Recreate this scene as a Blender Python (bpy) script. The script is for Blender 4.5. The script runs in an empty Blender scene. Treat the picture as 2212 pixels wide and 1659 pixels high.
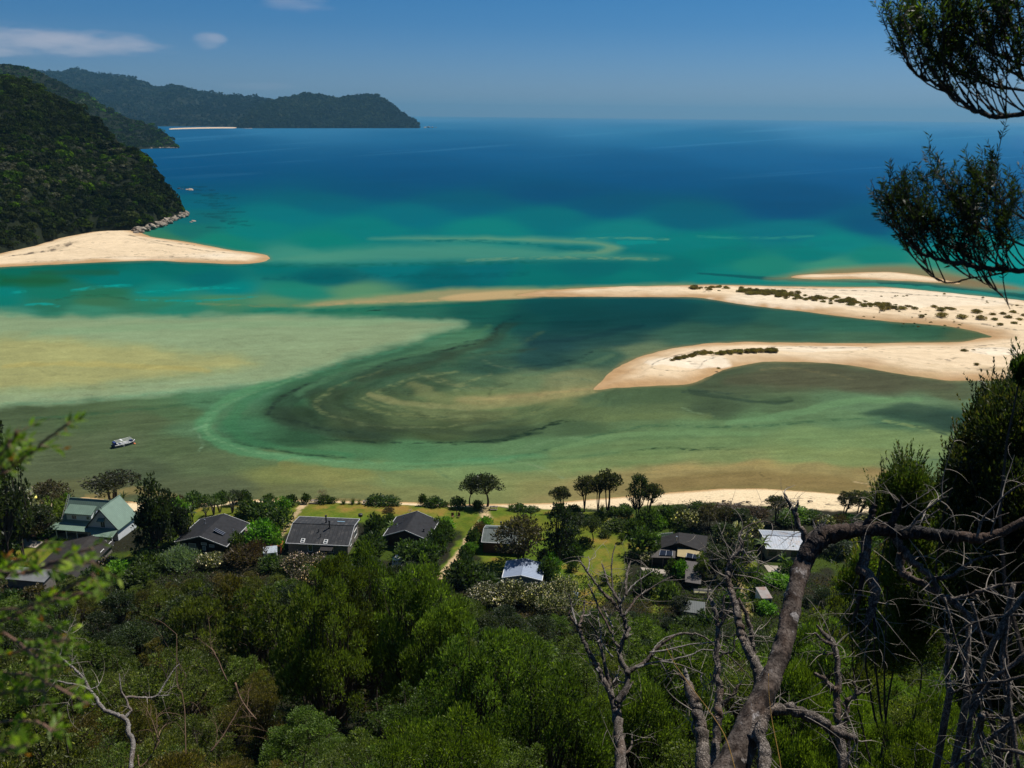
import bpy, math, random
import numpy as np
from mathutils import Vector, Matrix

RAD = math.radians
SC = bpy.context.scene
COL = SC.collection

# ------------------------------------------------------------------ camera, sky, sun, exposure
CAM_Z = 90.0
PITCH = RAD(16.85)
ROLL = RAD(0.6)
FPX = 1106.0 / math.tan(RAD(30.0))            # focal length for a 2212 px wide picture
_fw = Vector((0, math.cos(PITCH), -math.sin(PITCH)))
_r0 = Vector((1, 0, 0))
_u0 = Vector((0, math.sin(PITCH), math.cos(PITCH)))
_rt = _r0 * math.cos(ROLL) + _u0 * math.sin(ROLL)
_up = _u0 * math.cos(ROLL) - _r0 * math.sin(ROLL)
CAM_P = Vector((0, 0, CAM_Z))
cd = bpy.data.cameras.new('camera')
cam = bpy.data.objects.new('camera', cd)
COL.objects.link(cam)
cam.matrix_world = Matrix(((_rt.x, _up.x, -_fw.x, 0), (_rt.y, _up.y, -_fw.y, 0), (_rt.z, _up.z, -_fw.z, CAM_Z), (0, 0, 0, 1)))
cd.sensor_width = 36.0
cd.lens = 18.0 / math.tan(RAD(30.0))
cd.clip_start = 0.05
cd.clip_end = 200000.0
cd.dof.use_dof = True
cd.dof.focus_distance = 90.0
cd.dof.aperture_fstop = 7.0
SC.camera = cam

SUN_EL, SUN_AZ = RAD(58.0), RAD(50.0)          # azimuth: from straight ahead towards the right
w = bpy.data.worlds.new('World')
SC.world = w
w.use_nodes = True
nt = w.node_tree
nt.nodes.clear()
sky = nt.nodes.new('ShaderNodeTexSky')
sky.sky_type = 'NISHITA'
sky.sun_disc = False
sky.sun_elevation = SUN_EL
sky.sun_rotation = SUN_AZ
sky.altitude = 90.0
sky.air_density = 1.0
sky.dust_density = 0.35
sky.ozone_density = 3.0
bg = nt.nodes.new('ShaderNodeBackground')
bg.inputs['Strength'].default_value = 0.052
# thin high clouds: soft patches fixed in directions of the sky
wo = nt.nodes.new('ShaderNodeOutputWorld')
tc = nt.nodes.new('ShaderNodeTexCoord')
def _wdir(px, py):
    v = _fw + _rt * ((px - 1106.0) / FPX) + _up * ((829.5 - py) / FPX)
    return v.normalized()
cur = sky.outputs[0]
def _n(t, **k):
    n = nt.nodes.new(t)
    for a, b in k.items():
        setattr(n, a, b)
    return n
nz = _n('ShaderNodeTexNoise'); nz.inputs['Scale'].default_value = 13.0; nz.inputs['Detail'].default_value = 6.0
mpz = _n('ShaderNodeMapping'); mpz.inputs['Scale'].default_value = (1, 1, 4.5)
nt.links.new(tc.outputs['Generated'], mpz.inputs[0]); nt.links.new(mpz.outputs[0], nz.inputs['Vector'])
def cloud(px, py, wx, wy, amt, dens=1.0, col=(8.2, 8.4, 9.8, 1)):
    """one faint cloud centred on a sky direction; wx, wy: its half sizes in radians"""
    global cur
    c = _wdir(px, py)
    rgt = Vector((c.y, -c.x, 0)).normalized()
    upv = rgt.cross(c).normalized() * 1.0
    out = []
    for ax, s in ((rgt, wx), (upv, wy)):
        sub = _n('ShaderNodeVectorMath', operation='SUBTRACT'); nt.links.new(tc.outputs['Generated'], sub.inputs[0]); sub.inputs[1].default_value = c
        d = _n('ShaderNodeVectorMath', operation='DOT_PRODUCT'); nt.links.new(sub.outputs[0], d.inputs[0]); d.inputs[1].default_value = ax / s
        p = _n('ShaderNodeMath', operation='MULTIPLY'); nt.links.new(d.outputs['Value'], p.inputs[0]); nt.links.new(d.outputs['Value'], p.inputs[1])
        out.append(p)
    sm = _n('ShaderNodeMath', operation='ADD'); nt.links.new(out[0].outputs[0], sm.inputs[0]); nt.links.new(out[1].outputs[0], sm.inputs[1])
    nn = _n('ShaderNodeMath', operation='MULTIPLY_ADD'); nt.links.new(nz.outputs[0], nn.inputs[0]); nn.inputs[1].default_value = 3.4; nn.inputs[2].default_value = -1.7
    ad = _n('ShaderNodeMath', operation='ADD'); nt.links.new(sm.outputs[0], ad.inputs[0]); nt.links.new(nn.outputs[0], ad.inputs[1])
    mr = _n('ShaderNodeMapRange', interpolation_type='SMOOTHSTEP'); nt.links.new(ad.outputs[0], mr.inputs[0])
    mr.inputs[1].default_value = 1.25; mr.inputs[2].default_value = -0.1; mr.inputs[3].default_value = 0.0; mr.inputs[4].default_value = amt
    # nothing on the far side of the sky
    dd = _n('ShaderNodeVectorMath', operation='DOT_PRODUCT'); nt.links.new(tc.outputs['Generated'], dd.inputs[0]); dd.inputs[1].default_value = c
    gt = _n('ShaderNodeMath', operation='GREATER_THAN'); nt.links.new(dd.outputs['Value'], gt.inputs[0]); gt.inputs[1].default_value = 0.0
    ml = _n('ShaderNodeMath', operation='MULTIPLY'); nt.links.new(mr.outputs[0], ml.inputs[0]); nt.links.new(gt.outputs[0], ml.inputs[1])
    mx = _n('ShaderNodeMix', data_type='RGBA'); nt.links.new(ml.outputs[0], mx.inputs[0]); nt.links.new(cur, mx.inputs[6]); mx.inputs[7].default_value = col
    cur = mx.outputs[2]
sz = _n('ShaderNodeSeparateXYZ'); nt.links.new(tc.outputs['Generated'], sz.inputs[0])
cr = _n('ShaderNodeValToRGB'); nt.links.new(sz.outputs[2], cr.inputs[0])
el_ = cr.color_ramp.elements
el_[0].position = 0.0; el_[0].color = (0.62, 0.80, 1.34, 1)
el_[1].position = 0.6; el_[1].color = (0.42, 0.78, 1.10, 1)
e_ = el_.new(0.09); e_.color = (0.26, 0.62, 1.10, 1)
e_ = el_.new(0.20); e_.color = (0.09, 0.58, 0.95, 1)
mk = _n('ShaderNodeMix', data_type='RGBA', blend_type='MULTIPLY'); mk.inputs[0].default_value = 1.0
nt.links.new(sky.outputs[0], mk.inputs[6]); nt.links.new(cr.outputs[0], mk.inputs[7])
cur = mk.outputs[2]
cloud(70, 88, 0.118, 0.0135, 0.62)
cloud(10, 80, 0.085, 0.015, 0.35)
cloud(450, 88, 0.017, 0.0085, 0.34)
cloud(468, 84, 0.010, 0.005, 0.16)
cloud(625, 10, 0.040, 0.009, 0.26)
cloud(690, 16, 0.022, 0.004, 0.12)
cloud(545, 186, 0.04, 0.004, 0.12)
nt.links.new(cur, bg.inputs[0])
nt.links.new(bg.outputs[0], wo.inputs[0])

sl = bpy.data.lights.new('sun', 'SUN')
sun = bpy.data.objects.new('sun', sl)
COL.objects.link(sun)
sl.energy = 4.7
sl.angle = RAD(0.53)
sl.color = (1.0, 0.95, 0.87)
SUN_D = Vector((math.cos(SUN_EL) * math.sin(SUN_AZ), math.cos(SUN_EL) * math.cos(SUN_AZ), math.sin(SUN_EL)))
sun.rotation_euler = SUN_D.to_track_quat('Z', 'Y').to_euler()
sun.location = (0, 0, 300)

SC.view_settings.view_transform = 'Standard'
SC.view_settings.look = 'None'
SC.view_settings.exposure = 0.22
SC.view_settings.gamma = 1.0
SC.cycles.max_bounces = 5
SC.cycles.diffuse_bounces = 2
SC.cycles.glossy_bounces = 2
SC.cycles.transmission_bounces = 3
SC.cycles.volume_bounces = 0
SC.cycles.transparent_max_bounces = 6
SC.cycles.use_denoising = True

# ------------------------------------------------------------------ geometry of the view, used to lay the place out
def ray(px, py):
    return (_fw + _rt * ((px - 1106.0) / FPX) + _up * ((829.5 - py) / FPX)).normalized()
def G(px, py, z=0.0):
    """the point at height z that is seen at (px, py)"""
    d = ray(px, py)
    return CAM_P + d * ((z - CAM_Z) / min(d.z, -1e-4))
def PD(px, py, dist):
    return CAM_P + ray(px, py) * dist
def project(x, y, z):
    vx, vy, vz = x, y, z - CAM_Z
    f = vx * _fw.x + vy * _fw.y + vz * _fw.z
    r = vx * _rt.x + vy * _rt.y + vz * _rt.z
    u = vx * _up.x + vy * _up.y + vz * _up.z
    return 1106.0 + FPX * r / f, 829.5 - FPX * u / f

# ------------------------------------------------------------------ small numeric helpers
def _hash(i, j, s):
    n = (i.astype(np.int64) * 374761393 + j.astype(np.int64) * 668265263 + s * 974634777) & 0x7fffffff
    n = ((n ^ (n >> 13)) * 1274126177) & 0x7fffffff
    n = ((n ^ (n >> 16)) * 2246822519) & 0x7fffffff
    return (n & 0xffffff) / float(0xffffff)
def vnoise(x, y, s=0):
    x = np.asarray(x, dtype=np.float64); y = np.asarray(y, dtype=np.float64)
    i = np.floor(x); j = np.floor(y)
    u = x - i; v = y - j
    u = u * u * (3 - 2 * u); v = v * v * (3 - 2 * v)
    a = _hash(i, j, s); b = _hash(i + 1, j, s); c = _hash(i, j + 1, s); d = _hash(i + 1, j + 1, s)
    return (a * (1 - u) + b * u) * (1 - v) + (c * (1 - u) + d * u) * v
def fbm(x, y, s=0, o=4):
    r = 0; a = 0.5; t = 0
    for k in range(o):
        r = r + a * vnoise(np.asarray(x) * 2 ** k, np.asarray(y) * 2 ** k, s + k * 17); t += a; a *= 0.5
    return r / t * 2 - 1
def sstep(a, b, x):
    t = np.clip((x - a) / (b - a), 0, 1)
    return t * t * (3 - 2 * t)
def lin(c):
    return tuple(((v / 255.0) / 12.92 if v <= 10 else (((v / 255.0) + 0.055) / 1.055) ** 2.4) for v in c)
def smooth_line(pts, n=6, closed=False):
    """Catmull-Rom through the points"""
    P = [np.array(p, dtype=float) for p in pts]
    m = len(P); out = []
    for i in range(m if closed else m - 1):
        p0 = P[(i - 1) % m] if closed or i > 0 else P[0]
        p1 = P[i]; p2 = P[(i + 1) % m]
        p3 = P[(i + 2) % m] if closed or i + 2 < m else P[-1]
        for k in range(n):
            t = k / n
            out.append(0.5 * ((2 * p1) + (-p0 + p2) * t + (2 * p0 - 5 * p1 + 4 * p2 - p3) * t * t + (-p0 + 3 * p1 - 3 * p2 + p3) * t ** 3))
    if not closed:
        out.append(P[-1])
    return np.array(out)
def seg_dist(X, Y, pts, closed=False):
    """distance of points to a polyline, and the position along it (0..1)"""
    n = len(pts); best = np.full(X.shape, 1e18); tt = np.zeros(X.shape)
    m = n if closed else n - 1
    for i in range(m):
        a = pts[i]; b = pts[(i + 1) % n]
        ab = b - a; L = max(float(ab @ ab), 1e-9)
        t = np.clip(((X - a[0]) * ab[0] + (Y - a[1]) * ab[1]) / L, 0, 1)
        d = (X - a[0] - t * ab[0]) ** 2 + (Y - a[1] - t * ab[1]) ** 2
        k = d < best
        best = np.where(k, d, best); tt = np.where(k, (i + t) / m, tt)
    return np.sqrt(best), tt
def inside(X, Y, pts):
    r = np.zeros(X.shape, dtype=bool); n = len(pts); j = n - 1
    for i in range(n):
        xi, yi = pts[i][0], pts[i][1]; xj, yj = pts[j][0], pts[j][1]
        if yi != yj:
            r ^= ((yi > Y) != (yj > Y)) & (X < (xj - xi) * (Y - yi) / (yj - yi) + xi)
        j = i
    return r

# ------------------------------------------------------------------ objects and meshes
def tag(o, label=None, cat=None, group=None, kind=None):
    if label: o['label'] = label
    if cat: o['category'] = cat
    if group: o['group'] = group
    if kind: o['kind'] = kind
    return o
def empty(name, loc=(0, 0, 0), rz=0.0, label=None, cat=None, group=None):
    o = bpy.data.objects.new(name, None)
    COL.objects.link(o)
    o.empty_display_size = 0.3
    o.location = loc; o.rotation_euler = (0, 0, rz)
    return tag(o, label, cat, group)
def link(name, me, parent=None, loc=None):
    o = bpy.data.objects.new(name, me)
    COL.objects.link(o)
    if parent is not None: o.parent = parent
    if loc is not None: o.location = loc
    return o
def npmesh(name, V, F, mat, C=None, smooth=False):
    """V (n,3), F (m,k) arrays; C (n,3) optional linear colours"""
    V = np.ascontiguousarray(V, dtype=np.float32); F = np.ascontiguousarray(F, dtype=np.int32)
    me = bpy.data.meshes.new(name)
    me.vertices.add(len(V)); me.vertices.foreach_set('co', V.ravel())
    k = F.shape[1]
    me.loops.add(F.size); me.loops.foreach_set('vertex_index', F.ravel())
    me.polygons.add(len(F))
    me.polygons.foreach_set('loop_start', np.arange(0, F.size, k, dtype=np.int32))
    me.polygons.foreach_set('loop_total', np.full(len(F), k, dtype=np.int32))
    if smooth: me.polygons.foreach_set('use_smooth', np.ones(len(F), dtype=bool))
    if C is not None:
        at = me.color_attributes.new('Col', 'FLOAT_COLOR', 'POINT')
        c4 = np.ones((len(V), 4), dtype=np.float32); c4[:, :3] = C
        at.data.foreach_set('color', c4.ravel())
    me.update(calc_edges=True)
    if mat is not None: me.materials.append(mat)
    return me
def grid_faces(nr, nc):
    i = np.arange(nr - 1)[:, None] * nc + np.arange(nc - 1)[None, :]
    i = i.ravel()
    return np.stack([i, i + 1, i + nc + 1, i + nc], axis=1)

class MB:
    def __init__(s): s.v = []; s.f = []
    def add(s, vs, fs):
        b = len(s.v); s.v += [tuple(v) for v in vs]; s.f += [tuple(b + i for i in f) for f in fs]; return s
    def box(s, c, d, rz=0.0):
        x, y, z = d[0] / 2, d[1] / 2, d[2] / 2; cs, sn = math.cos(rz), math.sin(rz); vs = []
        for i in (-1, 1):
            for j in (-1, 1):
                for k in (-1, 1):
                    a, b = i * x, j * y
                    vs.append((c[0] + a * cs - b * sn, c[1] + a * sn + b * cs, c[2] + k * z))
        return s.add(vs, [(0, 1, 3, 2), (4, 6, 7, 5), (0, 4, 5, 1), (2, 3, 7, 6), (0, 2, 6, 4), (1, 5, 7, 3)])
    def slab(s, q, t, down=True):
        """a plate: four corners, thickness t measured downwards"""
        q = [Vector(p) for p in q]; lo = [p - Vector((0, 0, t)) for p in q]
        n = len(q)
        return s.add(q + lo, [tuple(range(n)), tuple(range(2 * n - 1, n - 1, -1))] + [(i, i + n, (i + 1) % n + n, (i + 1) % n) for i in range(n)])
    def prism(s, poly, h0, h1):
        """vertical prism over an (x, y) outline"""
        n = len(poly)
        return s.add([(p[0], p[1], h0) for p in poly] + [(p[0], p[1], h1) for p in poly],
                     [tuple(range(n - 1, -1, -1)), tuple(range(n, 2 * n))] + [(i, (i + 1) % n, (i + 1) % n + n, i + n) for i in range(n)])
    def tube(s, pts, rad, n=6, cap=True):
        pts = [Vector(p) for p in pts]; m = len(pts)
        if not hasattr(rad, '__len__'): rad = [rad] * m
        b = len(s.v); ref = None
        for i, p in enumerate(pts):
            d = (pts[min(i + 1, m - 1)] - pts[max(i - 1, 0)])
            d = d.normalized() if d.length > 1e-9 else Vector((0, 0, 1))
            if ref is None:
                ref = Vector((0, 0, 1)) if abs(d.z) < 0.9 else Vector((1, 0, 0))
            u = d.cross(ref)
            if u.length < 1e-6: u = d.cross(Vector((1, 0.1, 0)))
            u.normalize(); v = u.cross(d).normalized(); ref = -v if False else v.cross(Vector((0,0,0))) + v
            ref = v
            for k in range(n):
                a = 2 * math.pi * k / n
                q = p + (u * math.cos(a) + v * math.sin(a)) * rad[i]
                s.v.append((q.x, q.y, q.z))
        for i in range(m - 1):
            for k in range(n):
                s.f.append((b + i * n + k, b + i * n + (k + 1) % n, b + (i + 1) * n + (k + 1) % n, b + (i + 1) * n + k))
        if cap:
            s.f.append(tuple(b + k for k in range(n - 1, -1, -1)))
            s.f.append(tuple(b + (m - 1) * n + k for k in range(n)))
        return s
    def mesh(s, name, mat, smooth=False):
        me = bpy.data.meshes.new(name)
        me.from_pydata(s.v, [], s.f)
        if smooth: me.polygons.foreach_set('use_smooth', [True] * len(s.f))
        me.materials.append(mat); me.update()
        return me
    def build(s, name, mat, parent=None, smooth=False, loc=None):
        return link(name, s.mesh(name, mat, smooth), parent, loc)

# ------------------------------------------------------------------ materials
def newmat(name):
    m = bpy.data.materials.new(name); m.use_nodes = True
    t = m.node_tree; b = t.nodes['Principled BSDF']
    return m, t, b
def noise_node(t, scale, detail=4, rough=0.55, vec=None, stretch=None):
    n = t.nodes.new('ShaderNodeTexNoise'); n.inputs['Scale'].default_value = scale; n.inputs['Detail'].default_value = detail; n.inputs['Roughness'].default_value = rough
    src = vec
    if src is None:
        tcn = t.nodes.new('ShaderNodeTexCoord'); src = tcn.outputs['Object']
    if stretch:
        mp = t.nodes.new('ShaderNodeMapping'); mp.inputs['Scale'].default_value = stretch
        t.links.new(src, mp.inputs[0]); src = mp.outputs[0]
    t.links.new(src, n.inputs['Vector'])
    return n
def ramp(t, src, a, b, lo=0.3, hi=0.7):
    mr = t.nodes.new('ShaderNodeMapRange'); t.links.new(src, mr.inputs[0])
    mr.inputs[1].default_value = lo; mr.inputs[2].default_value = hi; mr.inputs[3].default_value = a; mr.inputs[4].default_value = b
    return mr.outputs[0]
def mixc(t, fac, a, b, mode='MIX'):
    m = t.nodes.new('ShaderNodeMix'); m.data_type = 'RGBA'; m.blend_type = mode
    for s, v in ((0, fac), (6, a), (7, b)):
        if hasattr(v, 'is_output') or hasattr(v, 'links'): t.links.new(v, m.inputs[s])
        elif s == 0: m.inputs[0].default_value = v
        else: m.inputs[s].default_value = (v[0], v[1], v[2], 1)
    return m.outputs[2]
def bump(t, b, h, strength=0.3, dist=0.05):
    bn = t.nodes.new('ShaderNodeBump'); bn.inputs['Strength'].default_value = strength; bn.inputs['Distance'].default_value = dist
    t.links.new(h, bn.inputs['Height']); t.links.new(bn.outputs[0], b.inputs['Normal'])
def plain(name, col, rough=0.7, var=0.25, scale=3.0, metal=0.0, spec=0.4, ribs=None, bmp=0.0, stain=None):
    """a surface with a little dirt; ribs=(axis, period) for pressed metal or boards"""
    m, t, b = newmat(name)
    n = noise_node(t, scale, 5)
    f = ramp(t, n.outputs[0], 0.0, 1.0)
    dark = tuple(c * (1 - var) for c in col); lite = tuple(min(1, c * (1 + var)) for c in col)
    c = mixc(t, f, dark, lite)
    if stain:
        n2 = noise_node(t, scale * 0.6, 5, 0.7, stretch=(1, 1, 0.3))
        c = mixc(t, ramp(t, n2.outputs[0], 0.0, 1.0, 0.52, 0.68), c, stain)
    if ribs:
        tcn = t.nodes.new('ShaderNodeTexCoord'); sp = t.nodes.new('ShaderNodeSeparateXYZ'); t.links.new(tcn.outputs['Object'], sp.inputs[0])
        ml = t.nodes.new('ShaderNodeMath'); ml.operation = 'MULTIPLY'; t.links.new(sp.outputs['XYZ'.index(ribs[0])], ml.inputs[0]); ml.inputs[1].default_value = 2 * math.pi / ribs[1]
        sn = t.nodes.new('ShaderNodeMath'); sn.operation = 'SINE'; t.links.new(ml.outputs[0], sn.inputs[0])
        k = ramp(t, sn.outputs[0], 0.0, 1.0, 0.55, 0.98)
        c = mixc(t, k, c, tuple(x * 0.78 for x in col))
        bump(t, b, sn.outputs[0], 0.15, 0.02)
    elif bmp:
        n3 = noise_node(t, scale * 6, 4)
        bump(t, b, n3.outputs[0], bmp, 0.03)
    t.links.new(c, b.inputs['Base Color'])
    b.inputs['Roughness'].default_value = rough; b.inputs['Metallic'].default_value = metal
    b.inputs['Specular IOR Level'].default_value = spec
    return m
# ================================================================== SEA, LAGOON AND SAND BARS
KW = 0.63                                       # picture value of a white sheet lying flat in this light -> surface colour
def albedo(c):
    return np.array(lin(c)) * KW

# what the water looks like over its bed, horizon haze painted into the far rows: (px, py, colour)
WPTS = [
 (0,258,(62,128,168)),(600,258,(62,130,170)),(950,256,(66,134,174)),(1400,258,(70,136,178)),(1900,264,(76,140,184)),(2212,264,(84,144,186)),
 (0,270,(40,118,160)),(600,270,(40,118,160)),(950,270,(42,120,162)),(1400,272,(44,124,166)),(1900,278,(50,130,172)),(2212,278,(56,132,176)),
 (400,290,(18,98,142)),(950,290,(22,104,148)),(1500,296,(26,112,156)),(2100,300,(34,118,164)),
 (450,315,(12,92,136)),(1000,325,(14,94,140)),(1550,330,(16,98,146)),(2100,335,(26,108,158)),
 (430,350,(6,84,128)),(900,350,(8,86,130)),(1400,352,(10,90,136)),(1900,355,(14,96,146)),(2212,360,(18,100,150)),
 (430,378,(3,80,122)),(900,380,(4,80,122)),(1400,382,(6,84,128)),(1900,390,(8,88,136)),(2212,390,(12,92,142)),
 (420,405,(1,84,118)),(800,410,(1,82,118)),(1200,415,(2,80,118)),(1700,420,(3,80,122)),(2150,420,(6,86,132)),
 (430,432,(1,98,116)),(700,436,(1,98,116)),(1000,440,(1,92,116)),(1300,445,(1,84,114)),(1700,450,(2,76,114)),(2100,450,(4,84,124)),
 (420,470,(14,100,105)),(600,465,(4,112,118)),(900,465,(4,106,118)),(1200,468,(2,106,114)),(1500,468,(2,92,112)),(1900,482,(2,80,112)),(2200,480,(4,88,122)),
 (400,500,(22,108,100)),(550,495,(8,120,115)),(800,495,(8,118,115)),(1050,500,(12,122,116)),(1350,500,(14,120,118)),(1700,502,(8,108,118)),(2000,505,(8,104,122)),
 (350,514,(50,120,90)),(480,525,(20,124,105)),(700,525,(10,122,110)),(1500,525,(6,118,114)),(1800,525,(6,122,118)),(2100,525,(14,134,132)),
 (640,552,(62,138,118)),(1550,552,(4,114,106)),(1750,550,(6,116,110)),(1900,555,(18,124,110)),(2100,555,(10,132,124)),(2212,570,(10,140,134)),
 (1650,575,(30,126,108)),(1800,572,(60,138,112)),(2000,575,(50,134,112)),(1450,575,(2,106,102)),
 (-60,582,(10,104,88)),(50,582,(8,102,84)),(200,580,(4,98,84)),(400,578,(2,104,96)),(620,576,(2,108,104)),(850,580,(2,108,110)),(1050,585,(2,100,104)),(1300,582,(2,98,98)),
 (0,604,(14,96,66)),(90,606,(26,96,64)),(250,606,(2,112,104)),(450,604,(2,100,100)),(700,600,(2,92,94)),(950,600,(2,94,96)),(1150,605,(4,106,100)),(1350,602,(6,112,104)),(1550,605,(12,120,112)),
 (0,632,(8,120,110)),(120,635,(20,112,92)),(230,636,(40,108,78)),(350,634,(12,128,116)),(500,626,(2,124,118)),(650,628,(30,126,106)),(760,634,(90,138,100)),
 (0,655,(12,118,104)),(130,656,(40,112,88)),(220,652,(60,112,78)),(350,652,(50,122,92)),(500,650,(70,128,92)),(600,656,(90,134,96)),
 (0,676,(70,136,110)),(200,672,(60,132,104)),(400,670,(40,128,104)),(600,668,(30,124,98)),(760,672,(44,118,90)),(900,668,(40,104,84)),(1040,668,(24,88,76)),(1200,660,(12,76,74)),(1400,655,(12,74,76)),
 (1130,700,(20,80,70)),(1250,700,(10,62,62)),(1400,690,(16,68,68)),(1560,680,(26,78,72)),(1720,692,(44,96,80)),(1850,705,(44,96,76)),(2000,715,(44,90,66)),(2090,725,(66,90,60)),
 (1010,735,(62,116,84)),(1080,745,(32,82,66)),(1200,745,(10,54,58)),(1330,735,(22,68,64)),(1500,725,(46,88,72)),(1650,725,(50,92,72)),(1850,732,(56,94,70)),
 (850,765,(42,92,66)),(950,780,(36,78,58)),(1060,790,(34,72,58)),(1170,775,(20,62,58)),(1290,770,(40,80,66)),(1380,765,(90,112,82)),
 (700,815,(44,96,66)),(820,815,(42,76,54)),(930,825,(52,78,54)),(1040,825,(64,92,64)),(1130,825,(90,112,76)),(1230,825,(116,124,84)),
 (620,860,(36,80,54)),(720,860,(44,68,44)),(830,860,(62,84,54)),(950,870,(86,106,66)),(1060,868,(104,122,74)),(1180,862,(104,114,70)),(1300,860,(66,92,62)),(1420,850,(64,88,58)),(1560,825,(62,76,54)),(1720,815,(74,78,56)),(1900,830,(70,76,56)),(2050,850,(76,86,60)),
 (650,900,(38,62,42)),(760,905,(54,74,48)),(900,905,(72,90,56)),(1030,905,(70,84,54)),(1160,890,(76,96,60)),(1300,895,(80,100,62)),(1420,890,(76,96,60)),(1560,885,(58,78,54)),(1700,885,(72,98,66)),(1850,870,(82,118,82)),(2000,868,(86,118,84)),(2150,868,(86,118,84)),
 (800,940,(44,64,42)),(950,935,(58,76,46)),(1080,930,(48,68,46)),(1230,925,(62,88,58)),(1360,930,(82,112,72)),(1500,925,(88,124,80)),(1650,905,(84,122,80)),(1800,905,(84,120,80)),(1930,910,(60,96,68)),(2050,905,(50,78,58)),
 (380,890,(66,96,62)),(470,870,(62,112,78)),(560,850,(60,116,84)),(430,930,(74,112,78)),(500,925,(46,106,72)),(560,950,(42,92,62)),(640,950,(36,78,52)),
 (60,905,(66,84,56)),(180,905,(66,88,56)),(300,910,(70,88,58)),(120,960,(74,88,60)),(260,950,(72,88,60)),(380,960,(72,92,60)),(160,1010,(74,86,60)),(300,1020,(68,82,58)),(450,1000,(78,96,64)),(560,990,(80,104,66)),
 (660,985,(62,104,66)),(760,975,(62,112,72)),(900,975,(64,114,74)),(1020,980,(70,118,76)),(1130,965,(78,118,76)),(1250,960,(78,116,74)),(1400,955,(84,118,74)),(1560,950,(92,124,78)),(1750,945,(104,134,82)),(1900,945,(108,136,82)),(2030,960,(114,138,84)),
 (620,1025,(108,116,62)),(750,1020,(124,130,70)),(880,1030,(108,126,74)),(1000,1020,(110,136,82)),(1130,1000,(92,130,82)),(1250,1010,(112,136,80)),(1400,990,(104,132,78)),(1560,990,(116,134,80)),(1720,985,(118,138,80)),(1850,990,(120,138,80)),(1980,1010,(96,124,82)),
 (200,1055,(86,90,58)),(340,1060,(74,84,58)),(480,1050,(76,86,60)),(620,1060,(92,98,60)),(760,1060,(104,110,66)),(900,1065,(112,118,68)),(1050,1050,(120,130,74)),(1180,1055,(126,126,72)),(1300,1040,(150,138,82)),(1330,1070,(124,108,64)),
 (1450,1020,(168,148,92)),(1450,1050,(124,104,60)),(1600,1012,(166,142,86)),(1600,1040,(132,106,60)),(1750,1015,(150,132,80)),(1750,1045,(132,106,60)),(1880,1030,(146,120,72)),(2000,1060,(84,110,84)),(2150,1100,(80,104,82)),
]
WPTS += [(x, y, c) for x, y, c in [(2300,300,(56,116,172)),(2500,420,(20,90,150)),(2500,560,(10,138,134)),(-200,600,(20,100,80)),(-300,640,(20,118,100)),(-200,700,(110,150,115)),(2400,900,(80,112,80)),(2400,1000,(80,108,84)),(-200,920,(66,88,58)),(-200,1050,(80,86,60))]]

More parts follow.
